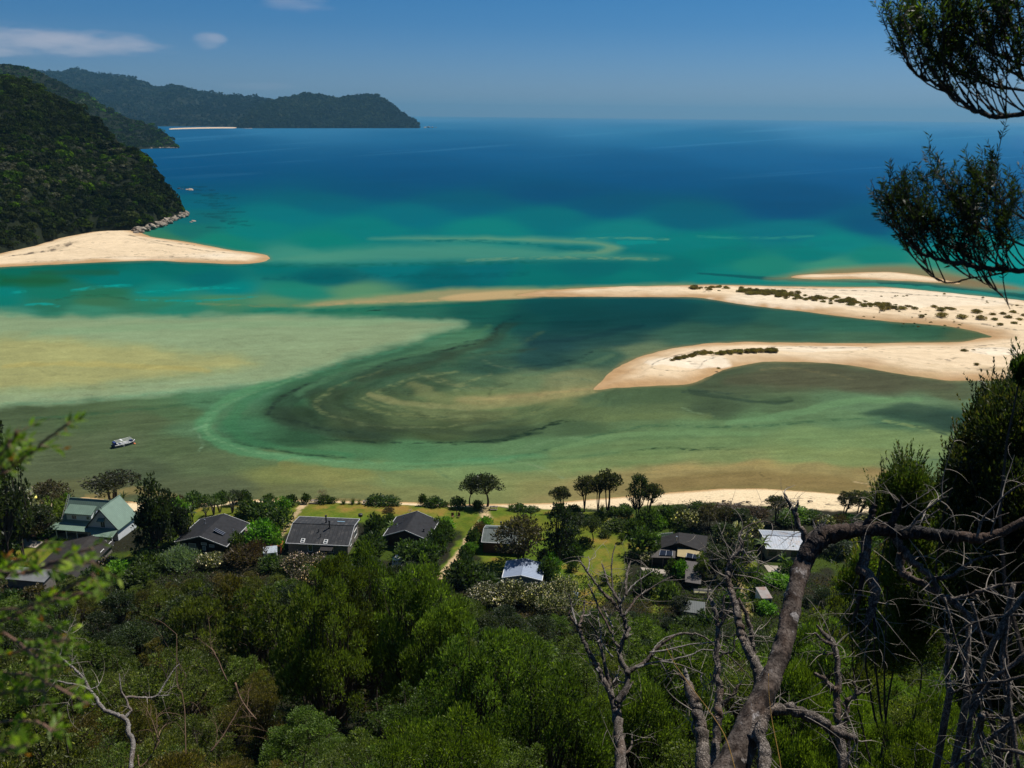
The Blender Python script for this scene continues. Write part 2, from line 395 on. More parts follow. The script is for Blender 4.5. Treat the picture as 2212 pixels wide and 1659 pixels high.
def water_colour(px, py, wx, wy):
    """surface colour of the water at places of the bay; wx, wy: metres"""
    n1 = fbm(px / 150, py / 32, 3, 4); n2 = fbm(px / 150 + 40, py / 32 + 9, 5, 4)
    fr = 0.35 + 0.65 * sstep(400, 520, py)
    X = px + 26 * n1 * fr; Y = py + 6.5 * n2 * fr
    eps = 30 + 320 * (1 - sstep(380, 450, py)) * sstep(285, 310, py); sxx = 3.2 + 3.0 * (1 - sstep(380, 470, py))
    amp = sstep(560, 640, py) * (1 - sstep(1010, 1060, py) * 0.6)
    num = np.zeros(px.shape + (3,)); den = np.zeros(px.shape)
    A = [(a, b, albedo(c)) for a, b, c in WPTS]
    for a, b, c in A:
        d2 = ((X - a) / sxx) ** 2 + (Y - b) ** 2 + eps
        k = d2 ** -2.4
        num += k[..., None] * c; den += k
    C = num / den[..., None]
    YS = 2.2
    def over(pts, width, soft, col, alpha=1.0, wob=0.0, seed=1, taper=True, closed=False):
        L = smooth_line([(p[0], p[1] * YS) for p in pts], 6)
        m = (px > L[:, 0].min() - 3 * (width + soft) - 20) & (px < L[:, 0].max() + 3 * (width + soft) + 20) & (py * YS > L[:, 1].min() - 3 * (width + soft) - 20) & (py * YS < L[:, 1].max() + 3 * (width + soft) + 20)
        if not m.any(): return
        x = px[m]; y = py[m] * YS
        wn = fbm(x / 22, y / 14, seed * 7 + 1, 4)
        d, t = seg_dist(x + wob * fbm(x / 60, y / 40, seed + 50, 3), y + wob * fbm(x / 60, y / 40, seed + 90, 3), L)
        wd = width * (np.clip(np.sin(np.pi * np.clip(t, 0, 1)), 0.0, 1) ** 0.6 if taper else 1)
        a = alpha * (1 - sstep(0, soft, d - wd * (1 + 0.9 * wn)))
        if taper: a = a * sstep(0, 0.12, np.sin(np.pi * np.clip(t, 0, 1)))
        if width < 5: a = a * (0.15 + 0.85 * sstep(-0.3, 0.3, fbm(x / 12, y / 5, seed + 7, 4)))
        C[m] = C[m] * (1 - a[:, None]) + albedo(col) * a[:, None]
    def area(pts, feather, col, alpha=1.0, wob=8.0, seed=2, inner=None, n=6):
        L = smooth_line([(p[0], p[1] * YS) for p in pts], n, closed=True)
        m = (px > L[:, 0].min() - 60) & (px < L[:, 0].max() + 60) & (py * YS > L[:, 1].min() - 60) & (py * YS < L[:, 1].max() + 60)
        if not m.any(): return
        x = px[m]; y = py[m] * YS
        xw = x + wob * fbm(x / 50, y / 35, seed, 4); yw = y + wob * fbm(x / 50, y / 35, seed + 31, 4)
        d, t = seg_dist(xw, yw, L, True)
        s = np.where(inside(xw, yw, L), d, -d)
        a = alpha * sstep(-feather, feather, s)
        col = albedo(col)
        if inner is not None:
            k = sstep(0, inner[1], s)[:, None]; cc = col * (1 - k) + albedo(inner[0]) * k
        else: cc = col[None, :]
        C[m] = C[m] * (1 - a[:, None]) + cc * a[:, None]
    # offshore bars under shallow water
    area([(600,552),(720,538),(880,528),(1000,524),(1120,530),(1220,541),(1330,550),(1440,556),(1300,560),(1050,563),(800,568),(640,570),(560,566)], 26, (62,138,118), 0.75, 8, 3, ((78,144,120), 30))
    area([(800,516),(900,511),(1050,511),(1180,514),(1290,521),(1345,533),(1330,546),(1270,552),(1210,548),(1280,541),(1290,533),(1200,526),(1050,520),(900,518)], 15, (84,146,118), 0.75, 7, 4, ((112,150,114), 16))
    over([(900,520),(1020,521),(1140,527),(1220,537),(1290,543)], 4, 8, (8,104,100), 0.8, 4, 5)
    over([(1000,562),(1150,557),(1290,557),(1430,560)], 3, 10, (112,148,112), 0.6, 3, 6)
    over([(1240,516),(1340,514),(1450,517)], 2, 7, (90,150,115), 0.55, 3, 7)
    over([(1500,511),(1650,514),(1760,510)], 2, 9, (50,142,122), 0.5, 3, 8)
    over([(1330,524),(1420,523)], 5, 10, (10,150,140), 0.35, 3, 8)
    over([(1540,538),(1700,532),(1850,526)], 4, 14, (12,104,110), 0.35, 6, 8)
    over([(1500,590),(1650,601),(1780,606),(1900,609)], 5, 5, (10,74,78), 0.75, 2, 9)
    over([(1900,609),(2000,614),(2080,622),(2212,640)], 7, 4, (18,84,78), 0.9, 2, 9, False)
    area([(1690,596),(1760,582),(1850,574),(1960,572),(2060,588),(2140,606),(2230,626),(2150,628),(2050,616),(1950,608),(1750,606),(1660,602)], 16, (128,136,96), 0.75, 5, 10, ((150,128,84), 26))
    area([(1960,598),(2060,600),(2140,612),(2200,622),(2120,622),(2040,616)], 10, (140,120,84), 0.7, 4, 11)
    # channels between the bars, with turquoise glints painted into the colour
    over([(0,578),(150,574),(330,568),(520,573),(800,572),(1200,566)], 4, 12, (2,92,80), 0.55, 4, 12)
    over([(560,603),(750,598),(1000,597),(1150,588)], 4, 16, (2,80,84), 0.5, 6, 13)
    over([(290,632),(360,628),(450,622),(520,622)], 3, 7, (8,150,138), 0.8, 6, 14)
    over([(150,628),(220,620),(290,617)], 3.5, 6, (12,160,148), 0.8, 6, 15)
    over([(290,647),(380,650),(470,648),(560,640)], 2.5, 6, (10,146,134), 0.8, 4, 16)
    over([(50,659),(100,656),(130,661)], 3, 6, (12,158,146), 0.75, 5, 17)
    over([(20,632),(60,629)], 2, 6, (20,162,150), 0.5, 5, 17)
    over([(60,590),(160,588),(260,592)], 5, 14, (30,88,60), 0.55, 8, 18)
    over([(0,605),(60,608),(150,606)], 5, 12, (28,86,50), 0.5, 8, 18)
    over([(120,650),(160,640),(230,638),(280,648)], 2, 7, (40,88,60), 0.5, 5, 19)
    # drowned sand running out from the long bar
    area([(640,658),(720,646),(830,634),(950,624),(1060,620),(1180,620),(1300,616),(1480,612),(1480,620),(1300,628),(1150,640),(1000,650),(860,656),(740,662),(680,664)], 14, (122,146,102), 0.8, 9, 20, ((172,162,112), 22))
    area([(950,644),(1010,634),(1100,628),(1200,626),(1160,642),(1080,646),(1000,650)], 8, (206,176,124), 0.9, 3, 21)
    over([(680,659),(780,654),(900,650),(1110,642)], 2.2, 7, (196,166,116), 0.6, 4, 22)
    over([(420,656),(560,661),(650,660)], 3, 7, (110,132,90), 0.6, 4, 22)
    over([(520,673),(640,671),(800,666),(1000,659),(1120,652)], 2, 8, (10,96,78), 0.6, 4, 23)
    over([(790,672),(825,670),(842,670)], 1.4, 3, (24,52,44), 0.9, 5, 24)
    over([(920,676),(945,684),(960,690)], 1.5, 6, (44,96,78), 0.8, 5, 24)
    for B_, a_ in ((BAR_A, 0.55), (BAR_B, 0.75), (BAR_D, 0.6)): area(B_, 13, (150, 130, 84), a_, 5, 400, None, 3)
    # the wide pale flat and its sharp right bank
    area([(-80,690),(120,683),(350,680),(560,677),(780,682),(930,688),(985,692),(1000,703),(965,716),(900,735),(820,757),(740,782),(660,806),(590,826),(480,840),(330,854),(180,868),(60,874),(-80,874)], 17, (124,160,122), 0.93, 16, 25, ((146,166,124), 34))
    area([(-90,740),(60,728),(180,735),(300,745),(400,760),(520,765),(560,790),(450,806),(340,818),(240,832),(120,842),(-90,842)], 30, (158,166,112), 0.85, 22, 26, ((170,168,108), 44))
    over([(-40,846),(80,845),(200,838),(300,829),(400,812),(500,797)], 3, 10, (118,138,92), 0.5, 3, 27)
    over([(60,722),(200,712),(400,704),(640,700),(860,696)], 8, 22, (134,168,124), 0.5, 10, 27)
    over([(0,790),(160,785),(300,792),(460,800)], 5, 18, (184,172,100), 0.5, 14, 27)
    over([(0,872),(150,868),(330,852),(520,836),(600,826)], 4, 10, (92,140,106), 0.6, 4, 28)
    over([(500,855),(580,834),(660,808),(780,775),(900,742),(990,712)], 4, 12, (50,116,86), 0.65, 4, 29)
    over([(60,905),(180,896),(300,884),(420,872),(560,850)], 3, 10, (40,82,54), 0.6, 5, 30)
    over([(50,908),(90,906),(130,905)], 2, 6, (34,62,40), 0.8, 5, 30)
    # the curved green channel and its dark weed line
    over([(600,822),(500,862),(452,900),(440,930),(480,957),(560,980),(680,996),(820,1006),(950,1004),(1080,992),(1200,985)], 11, 18, (66,132,88), 0.8, 8, 31)
    over([(640,815),(560,848),(520,880),(500,920),(540,950),(640,972),(780,985)], 7, 16, (40,108,70), 0.6, 8, 32)
    over([(1085,700),(1055,735),(980,752),(900,766),(830,785),(750,805),(690,825),(640,842),(600,865),(580,885),(578,897)], 3.4, 6, (20,42,36), 0.95, 9, 33)
    over([(1120,680),(1080,708),(1050,730),(960,745)], 2, 7, (16,50,50), 0.6, 12, 34)
    over([(572,893),(610,905),(660,918),(720,929),(770,935)], 3.6, 6, (18,38,28), 0.95, 9, 35)
    over([(680,949),(760,952),(850,956),(960,957),(1050,954)], 2.2, 5, (24,50,36), 0.85, 6, 36)
    over([(960,957),(1050,953),(1110,946),(1160,928),(1210,914),(1245,905)], 4.4, 8, (20,42,30), 0.95, 14, 37)
    over([(1040,955),(1110,945),(1170,932)], 6, 8, (26,50,36), 0.6, 14, 38)
    over([(500,955),(560,966),(620,976),(700,985),(750,990)], 2.3, 5, (26,66,42), 0.9, 6, 39)
    over([(600,972),(660,981),(740,988)], 2.2, 5, (20,52,36), 0.7, 8, 40)
    over([(860,1008),(960,1006),(1060,1002),(1160,994),(1256,986),(1340,977)], 2.4, 6, (44,84,52), 0.8, 6, 41)
    over([(1380,972),(1430,967),(1500,970),(1570,970),(1600,972)], 3.2, 6, (26,56,34), 0.95, 9, 42)
    over([(1240,988),(1330,978),(1400,970)], 1.4, 4, (34,66,42), 0.7, 6, 43)
    # dark pool and weed in the inner lagoon
    area([(1100,662),(1180,650),(1350,648),(1480,650),(1520,665),(1480,690),(1380,712),(1300,735),(1260,765),(1180,790),(1120,780),(1140,745),(1110,720),(1090,690)], 26, (14,66,66), 0.55, 24, 44)
    over([(1130,745),(1200,735),(1290,722),(1400,700)], 5, 14, (8,46,52), 0.5, 14, 45)
    over([(1040,790),(1130,792),(1230,780),(1285,758)], 1.6, 6, (14,48,48), 0.7, 6, 46)
    over([(1120,812),(1200,800),(1270,785),(1330,765)], 5, 12, (70,104,76), 0.5, 6, 47)
    area([(990,858),(1100,850),(1200,838),(1290,828),(1290,845),(1240,858),(1150,870),(1080,878),(1000,876)], 12, (136,132,84), 0.7, 10, 48, ((166,146,96), 22))
    over([(1060,874),(1160,862),(1240,850),(1290,846)], 3, 8, (160,144,92), 0.6, 4, 48)
    # swirls
    for k, q in enumerate([[(1000,800),(900,818),(820,845),(840,872),(930,888),(1040,884)], [(960,805),(900,835),(890,860),(960,882)], [(1060,805),(1000,825),(990,850),(1050,872)],
                           [(900,790),(800,820),(740,850),(750,880),(830,902),(930,910)], [(840,800),(740,830),(690,860),(700,890),(780,915),(900,925),(1010,918)], [(1130,820),(1070,838),(1060,858)], [(780,860),(860,885),(960,900),(1060,897)]]):
        over(q, 1.6, 8, (118,132,84) if k % 2 == 0 else (44,62,42), 0.42, 14, 60 + k)
    for k, q in enumerate([[(720,870),(780,892),(880,900),(1000,902)], [(800,838),(860,850),(950,842)], [(1010,760),(1090,765),(1170,752)]]):
        over(q, 3.0, 10, (36,54,40), 0.5, 14, 70 + k)
    over([(1480,846),(1540,852),(1600,862),(1650,869),(1720,864)], 5.5, 12, (32,54,44), 0.65, 16, 80)
    over([(1470,848),(1530,846),(1620,858)], 3, 9, (40,62,50), 0.7, 9, 81)
    over([(1510,876),(1540,890),(1590,896),(1660,884)], 4, 12, (62,84,58), 0.5, 7, 82)
    area([(1690,800),(1780,793),(1860,800),(1950,815),(2040,824),(2060,838),(1960,842),(1840,845),(1760,835),(1640,832),(1560,830),(1570,815)], 14, (74,74,54), 0.7, 12, 83)
    over([(1640,800),(1700,795),(1780,806),(1850,822)], 2.5, 7, (98,92,62), 0.6, 4, 83)
    area([(1866,894),(1900,882),(1960,872),(2010,874),(2080,884),(2110,900),(2090,925),(2060,940),(2010,922),(1940,908),(1890,902)], 11, (38,68,54), 0.8, 16, 84, ((28,56,48), 26))
    over([(1890,912),(1960,918),(2010,928),(2060,944)], 1.8, 5, (30,60,50), 0.8, 4, 85)
    # sharp bank from lower left to the right
    over([(1130,985),(1230,958),(1310,935),(1400,921),(1500,920),(1620,922),(1740,911),(1850,905),(1900,908)], 2.8, 8, (52,90,60), 0.8, 4, 86)
    over([(1180,975),(1290,950),(1400,936),(1520,935),(1650,938)], 7, 14, (104,146,92), 0.65, 6, 87)
    over([(1560,915),(1640,905),(1740,888),(1800,872),(1880,864),(2000,862)], 8, 14, (94,140,92), 0.7, 6, 88)
    over([(1470,880),(1500,890),(1545,900)], 1.4, 4, (104,134,98), 0.6, 4, 88)
    over([(1900,908),(1960,918),(2010,932),(2042,950),(2050,975)], 3, 8, (120,146,88), 0.7, 4, 89)
    over([(1260,945),(1180,955),(1120,975),(1060,990)], 4, 12, (96,136,92), 0.5, 8, 90)
    over([(1200,1000),(1350,992),(1560,985),(1760,990),(1820,1000)], 5, 16, (120,140,84), 0.5, 10, 91)
    # the shallow sand off the near beach
    area([(1230,1034),(1330,1014),(1450,1005),(1600,1002),(1740,1006),(1850,1020),(1900,1040),(1900,1060),(1800,1066),(1660,1058),(1560,1058),(1400,1074),(1250,1084),(1180,1088),(1120,1088),(1180,1060)], 22, (152,138,84), 0.65, 16, 92, ((146,126,76), 34))
    area([(1390,1046),(1470,1026),(1600,1018),(1720,1022),(1800,1030),(1880,1046),(1880,1058),(1800,1064),(1660,1054),(1560,1054),(1450,1064)], 12, (122,102,56), 0.7, 12, 93, ((130,106,60), 30))
    over([(1640,1020),(1650,1030),(1665,1035)], 1.2, 4, (86,72,42), 0.7, 4, 94)
    over([(1840,1038),(1870,1044),(1900,1048)], 1.8, 3, (210,186,140), 0.8, 8, 95)
    over([(1870,1050),(1900,1052),(1940,1056)], 4, 4, (196,160,110), 0.7, 6, 96)
    over([(180,1075),(240,1070),(300,1060),(380,1075)], 10, 20, (140,120,70), 0.7, 5, 97)
    over([(560,1078),(700,1080),(900,1086),(1060,1092)], 4, 9, (140,112,66), 0.7, 4, 98)
    over([(600,1000),(660,1010),(720,1030),(700,1050)], 10, 24, (124,124,64), 0.55, 16, 99)
    over([(800,1015),(900,1032),(960,1050),(1050,1060)], 6, 20, (88,110,68), 0.5, 16, 100)
    over([(430,935),(432,950),(440,960),(430,975)], 1.6, 4, (108,146,112), 0.7, 8, 101)
    over([(400,935),(430,925),(445,918)], 1.8, 6, (98,148,110), 0.6, 8, 101)
    over([(815,1020),(828,1040),(826,1050)], 1.4, 4, (108,132,92), 0.5, 6, 102)
    over([(1100,990),(1190,1018),(1220,1032),(1260,1034)], 1.6, 5, (128,152,110), 0.55, 6, 103)
    over([(940,1012),(960,1030),(985,1042)], 2, 6, (74,104,70), 0.6, 8, 104)
    over([(1965,1000),(2030,992),(2090,990)], 1.5, 4, (52,76,64), 0.6, 4, 105)
    # weed around the rocks of the headland
    for k in range(16):
        a = 385 + 12 * (k % 5) + 4 * k; b = 405 + 5.6 * k
        over([(a, b), (a + 30, b + 1.5), (a + 62, b)], 1.8, 5, (14,58,64), 0.55, 8, 120 + k)
    # fine currents and ripples of the bed
    f1 = fbm(wx / 16 + 0.6 * fbm(wx / 50, wy / 50, 9, 3), wy / 22, 200, 5)
    f2 = fbm(px / 70, py / 5.0, 210, 4)
    near = sstep(640, 760, py)
    C *= (1 + 0.16 * near * f1 + 0.05 * near * f2 + 0.045 * (1 - near) * f2)[..., None]
    over([(1120,690),(1060,735),(960,765),(860,790),(740,815),(650,850),(600,888),(640,915),(740,935),(860,945)], 15, 22, (38,60,46), 0.5, 14, 300)
    over([(1090,720),(960,775),(820,812),(720,850),(700,885),(780,915),(900,930),(1040,930),(1160,905)], 8, 18, (46,62,44), 0.45, 18, 301)
    over([(880,830),(960,860),(1060,868),(1180,862)], 9, 20, (118,124,76), 0.45, 18, 302)
    over([(840,860),(920,890),(1040,895),(1120,885)], 6, 16, (100,110,68), 0.4, 18, 303)
    over([(620,990),(760,1004),(900,1010),(1050,1004),(1200,990),(1350,975)], 8, 20, (96,134,84), 0.45, 8, 304)
    over([(600,1020),(700,1035),(780,1060),(860,1070)], 14, 24, (128,128,70), 0.45, 14, 305)
    over([(1000,1040),(1120,1030),(1240,1020)], 10, 22, (132,142,84), 0.45, 10, 306)
    over([(1300,905),(1420,900),(1540,900)], 8, 20, (96,116,68), 0.45, 10, 307)
    over([(1180,985),(1350,960),(1540,955),(1700,960),(1850,955),(1990,965)], 9, 24, (108,134,80), 0.4, 10, 308)
    over([(1290,842),(1200,856),(1080,876),(960,880),(860,868),(790,850)], 5, 14, (138,138,88), 0.55, 12, 310)
    over([(1290,835),(1180,840),(1060,840),(960,826),(900,806)], 4, 12, (112,122,80), 0.5, 12, 311)
    over([(1285,825),(1200,815),(1120,800),(1040,780)], 3, 12, (74,100,76), 0.5, 12, 312)
    over([(1240,870),(1120,895),(1000,905),(860,896),(760,874)], 4, 12, (104,116,70), 0.5, 12, 313)
    over([(1300,860),(1220,890),(1120,915),(1000,930)], 5, 14, (80,100,62), 0.5, 12, 314)
    over([(1060,700),(1000,735),(900,762),(780,795),(690,826),(630,858)], 5, 12, (62,112,78), 0.5, 10, 315)
    over([(1180,715),(1120,745),(1020,775),(920,800),(820,830),(760,860),(760,885)], 4, 12, (54,84,62), 0.5, 14, 316)
    over([(450,905),(445,930),(480,955),(560,978),(680,994),(820,1003)], 2.4, 6, (104,160,112), 0.55, 6, 317)
    over([(640,818),(540,850),(470,885),(448,910)], 2.2, 7, (92,146,104), 0.5, 6, 318)
    # concentric swirls round the eddy, and streaks combed along the shore of the left flat
    e1 = (px - 1000) + 14 * n1; e2 = (py - 862) * 2.9; ex = (e1 * 0.92 - e2 * 0.39) * 0.86; ey = (e1 * 0.39 + e2 * 0.92) * 1.1
    er = np.hypot(ex, ey); th = np.arctan2(ey, ex)
    m3 = (1 - sstep(300, 440, er)) * sstep(20, 60, er) * sstep(690, 720, py)
    sw = fbm(er / 17 + 2.8 * fbm(px / 110, py / 45, 240, 4), th * 2.6 + er / 90, 241, 5)
    C *= (1 + 0.26 * m3 * np.clip(sw, -0.6, 0.6))[..., None]
    q1 = px * 0.985 - py * 2.2 * -0.17; q2 = py * 2.2 * 0.985 + px * 0.17
    fl = fbm(er / 26 + 2.2 * fbm(px / 120, py / 50, 242, 3), th * 1.7, 243, 4)
    C *= (1 + m3 * (0.09 * np.exp(-(fl / 0.035) ** 2) - 0.12 * np.exp(-((fl - 0.16) / 0.03) ** 2)))[..., None]
    fg = fbm(px / 130 + 0.8 * n2, py / 22 + px / 300 + 1.2 * n1, 244, 4)
    C *= (1 + sstep(700, 760, py) * (1 - m3) * (0.10 * np.exp(-(fg / 0.03) ** 2) - 0.13 * np.exp(-((fg + 0.15) / 0.025) ** 2)))[..., None]
    m4 = sstep(880, 910, py) * (1 - sstep(420, 560, px))
    C *= (1 + 0.30 * m4 * fbm(q1 / 60, q2 / 8.0, 250, 5))[..., None]
    m5 = sstep(640, 700, py) * (1 - m4) * (1 - m3)
    C *= (1 + (0.24 - 0.17 * sstep(0.12, 0.22, C.mean(-1))) * m5 * fbm(px / 70, py / 5.0 + px / 140, 260, 5))[..., None]
    # pale slicks far out
    sl_ = sstep(0.25, 0.62, fbm(px / 420 + 3, py / 5.5 + 0.012 * px, 230, 4)) * sstep(262, 285, py) * (1 - sstep(350, 400, py))
    C += sl_[..., None] * np.array([0.010, 0.028, 0.036])
    tq = (sstep(420, 470, py) * (1 - sstep(640, 680, py)))[..., None] * (1 - sstep(0.08, 0.16, C[..., :1]))
    C = C * (1 + tq * np.array([0.0, 0.12, 0.12]))
    wm = sstep(680, 760, py)[..., None]
    lum = C.mean(-1)[..., None]
    C = C * (1 + wm * 0.30 * (1 - sstep(0.02, 0.13, lum)))
    lum = C.mean(-1)[..., None]
    ol = lum * np.array([1.08, 1.26, 0.66]); wo_ = 0.26 * wm * (1 - sstep(0.12, 0.2, lum))
    C = C * (1 - wo_) + ol * wo_
    C = C * (1 + wm * (np.array([1.17, 1.14, 1.14]) - 1) * (1 - 0.7 * sstep(0.12, 0.2, lum)))
    C = C * (1 + 0.10 * (near * fbm(wx / 2.4, wy / 2.0, 270, 3))[..., None])  # fine speckle in the colour stands in for surface glints
    return np.clip(C, 0.001, 1)

def water_material():
    m, t, b = newmat('sea_water')
    at = t.nodes.new('ShaderNodeAttribute'); at.attribute_name = 'Col'
    g = t.nodes.new('ShaderNodeNewGeometry')
    n = noise_node(t, 1.3, 5, 0.7, g.outputs['Position'], (1, 1.4, 1))
    n2 = noise_node(t, 0.35, 3, 0.6, g.outputs['Position'], (1, 2.2, 1))
    c = mixc(t, ramp(t, n.outputs[0], 0, 1, 0.35, 0.65), (0.84, 0.84, 0.84), (1.16, 1.16, 1.16))
    c2 = mixc(t, 1.0, at.outputs['Color'], c, 'MULTIPLY')
    t.nodes.remove(b)
    out = t.nodes['Material Output']
    df = t.nodes.new('ShaderNodeBsdfDiffuse'); t.links.new(c2, df.inputs['Color'])
    gl = t.nodes.new('ShaderNodeBsdfGlossy'); gl.inputs['Roughness'].default_value = 0.24
    # waves tilt the surface: the mirror share stays small even at grazing angles
    lw = t.nodes.new('ShaderNodeLayerWeight'); lw.inputs['Blend'].default_value = 0.3
    mr = t.nodes.new('ShaderNodeMapRange'); t.links.new(lw.outputs['Facing'], mr.inputs[0]); mr.inputs[1].default_value = 0.5; mr.inputs[2].default_value = 1.0; mr.inputs[3].default_value = 0.006; mr.inputs[4].default_value = 0.022
    ad = t.nodes.new('ShaderNodeMath'); ad.operation = 'ADD'; t.links.new(n.outputs[0], ad.inputs[0]); t.links.new(n2.outputs[0], ad.inputs[1])
    bn = t.nodes.new('ShaderNodeBump'); bn.inputs['Strength'].default_value = 0.35; bn.inputs['Distance'].default_value = 0.25
    t.links.new(ad.outputs[0], bn.inputs['Height']); t.links.new(bn.outputs[0], gl.inputs['Normal'])
    mx = t.nodes.new('ShaderNodeMixShader'); t.links.new(mr.outputs[0], mx.inputs[0]); t.links.new(df.outputs[0], mx.inputs[1]); t.links.new(gl.outputs[0], mx.inputs[2])
    t.links.new(mx.outputs[0], out.inputs[0])
    return m

def build_water():
    cols = np.concatenate([np.linspace(-1.1, -0.95, 8)[:-1], np.linspace(-0.95, -0.72, 30)[:-1], np.linspace(-0.72, 0.72, 860), np.linspace(0.72, 0.95, 30)[1:], np.linspace(0.95, 1.1, 8)[1:]])
    # rows: even steps of the viewing angle, so that the mesh is fine where the bay is near
    pys = np.concatenate([np.linspace(251.2, 262, 22)[:-1], np.linspace(262, 1110, 600), np.linspace(1115, 1500, 24)])
    ang = PITCH + np.arctan((pys - 829.5) / FPX)
    ang = np.maximum(ang, 0.0020)
    d = CAM_Z / np.tan(ang)
    WX = d[:, None] * cols[None, :]; WY = np.repeat(d[:, None], len(cols), 1)
    px, py = project(WX, WY, np.zeros_like(WX))
    C = np.zeros(WX.shape + (3,))
    pxc = np.clip(px, -350, 2560)
    for a in range(0, len(d), 64):
        s = slice(a, a + 64)
        C[s] = water_colour(pxc[s], py[s], WX[s], WY[s])
    V = np.stack([WX, WY, np.zeros_like(WX)], -1).reshape(-1, 3)
    me = npmesh('sea', V, grid_faces(len(d), len(cols))[:, ::-1], water_material(), C.reshape(-1, 3), True)
    tag(link('sea', me), kind='structure')

# ---- sand
def sand_material(name='beach_sand'):
    m, t, b = newmat(name)
    at = t.nodes.new('ShaderNodeAttribute'); at.attribute_name = 'Col'
    g = t.nodes.new('ShaderNodeNewGeometry')
    n = noise_node(t, 0.22, 6, 0.62, g.outputs['Position'])
    n2 = noise_node(t, 2.2, 4, 0.6, g.outputs['Position'])
    c = mixc(t, ramp(t, n.outputs[0], 0, 1, 0.32, 0.7), (0.9, 0.88, 0.85), (1.06, 1.06, 1.06))
    c = mixc(t, 1.0, at.outputs['Color'], c, 'MULTIPLY')
    t.links.new(c, b.inputs['Base Color'])
    b.inputs['Roughness'].default_value = 0.9; b.inputs['Specular IOR Level'].default_value = 0.15
    ad = t.nodes.new('ShaderNodeMath'); ad.operation = 'MULTIPLY_ADD'; t.links.new(n.outputs[0], ad.inputs[0]); ad.inputs[1].default_value = 2.5; t.links.new(n2.outputs[0], ad.inputs[2])
    bump(t, b, ad.outputs[0], 0.5, 0.5)
    return m
SAND = sand_material()
DRY = np.array([0.69, 0.54, 0.35]); WET = np.array([0.42, 0.26, 0.12]); PALE = np.array([0.78, 0.68, 0.52]); DEBRIS = np.array([0.10, 0.075, 0.05])

def sand_bar(outline, step, top, rise, wet_w, lines=(), tone=None):
    """a bar of real sand rising from the water: outline as seen, laid on the water plane"""
    Lp = smooth_line(outline, 5, closed=True)
    Lw = np.array([[G(a, b).x, G(a, b).y] for a, b in Lp])
    x0, y0 = Lp.min(0) - 8; x1, y1 = Lp.max(0) + 8
    U, Vv = np.meshgrid(np.arange(x0, x1, step), np.arange(y0, y1, step * 0.42))
    # picture steps -> ground
    dx = (U - 1106) / FPX; dy = (829.5 - Vv) / FPX
    rx = _fw.x + _rt.x * dx + _up.x * dy; ry = _fw.y + _rt.y * dx + _up.y * dy; rz = _fw.z + _rt.z * dx + _up.z * dy
    k = -CAM_Z / rz
    X = rx * k; Y = ry * k
    d, _ = seg_dist(X, Y, Lw, True)
    s = np.where(inside(X, Y, Lw), d, -d)
    s = s + 1.2 * fbm(X / 9, Y / 9, 11, 3)
    Z = np.where(s > 0, top * (1 - np.exp(-s / rise)), s * 0.10)
    Z = Z + np.clip(s / 20, 0, 1) * 0.5 * fbm(X / 14, Y / 14, 12, 4)
    wet = 1 - sstep(0.0, wet_w, s + 0.45 * wet_w * fbm(X / 20, Y / 12, 14, 3))
    C = DRY[None, None] * (1 - wet[..., None]) + WET[None, None] * wet[..., None]
    if tone: C = tone(C, U, Vv, X, Y, s)
    for pts, wd, al in lines:
        L = smooth_line(pts, 6)
        wd = wd * 1.9; dd, tt = seg_dist(U, Vv * 2.2, L * np.array([1, 2.2]))
        br = sstep(-0.1, 0.35, fbm(U / 7, Vv / 4, 15, 4))
        a = al * (1 - sstep(wd * 0.7, wd * 2.0 + 0.6, dd)) * (0.25 + 0.75 * br)
        C = C * (1 - a[..., None]) + DEBRIS * a[..., None]
    for q, wq, aq in ((7, 0.9, 0.10), (13, 0.7, 0.13), (21, 1.2, 0.09), (34, 1.0, 0.08)):
        sq = s + 2.6 * fbm(X / 30, Y / 18, 19, 3); C = C * (1 - (aq * np.exp(-((sq - q) / wq) ** 2) * sstep(-0.3, 0.2, fbm(X / 22, Y / 14, 20 + int(q), 3)))[..., None])
    sp = sstep(0.36, 0.52, fbm(X / 3.0, Y / 1.6, 16, 3)) * sstep(0.05, 0.35, fbm(X / 40, Y / 25, 17, 3)) * sstep(6, 12, s) * 0.7
    C = C * (1 - sp[..., None]) + DEBRIS * 1.6 * sp[..., None]
    sc_ = fbm(X / 26, Y / 9, 18, 5); C = C * (1 + 0.10 * sc_[..., None])
    keep = (s > -14)
    F = grid_faces(*U.shape)[:, ::-1]
    kf = keep.ravel()[F].any(1); F = F[kf]
    V = np.stack([X, Y, Z], -1).reshape(-1, 3)
    used = np.unique(F); mp = np.zeros(len(V), dtype=np.int64); mp[used] = np.arange(len(used))
    me = npmesh('sand_bar', V[used], mp[F], SAND, C.reshape(-1, 3)[used], True)
    o = link('sand_bar', me); tag(o, kind='structure')
    return o
BAR_A = [(-260,600),(-260,560),(-60,556),(0,546),(60,532),(100,520),(150,508),(225,498),(290,496),(325,511),(400,522),(500,540),(565,549),(583,558),(560,567),(500,570),(400,566),(325,563),(200,567),(100,572),(0,577),(-120,584)]
def tone_a(C, U, V, X, Y, s):
    p = np.exp(-(((U - 470) / 60) ** 2 + ((V - 556) / 5) ** 2)) + 0.6 * np.exp(-(((U - 290) / 90) ** 2 + ((V - 560) / 2.2) ** 2))
    return C * (1 - 0.6 * p[..., None]) + PALE * 0.6 * p[..., None]
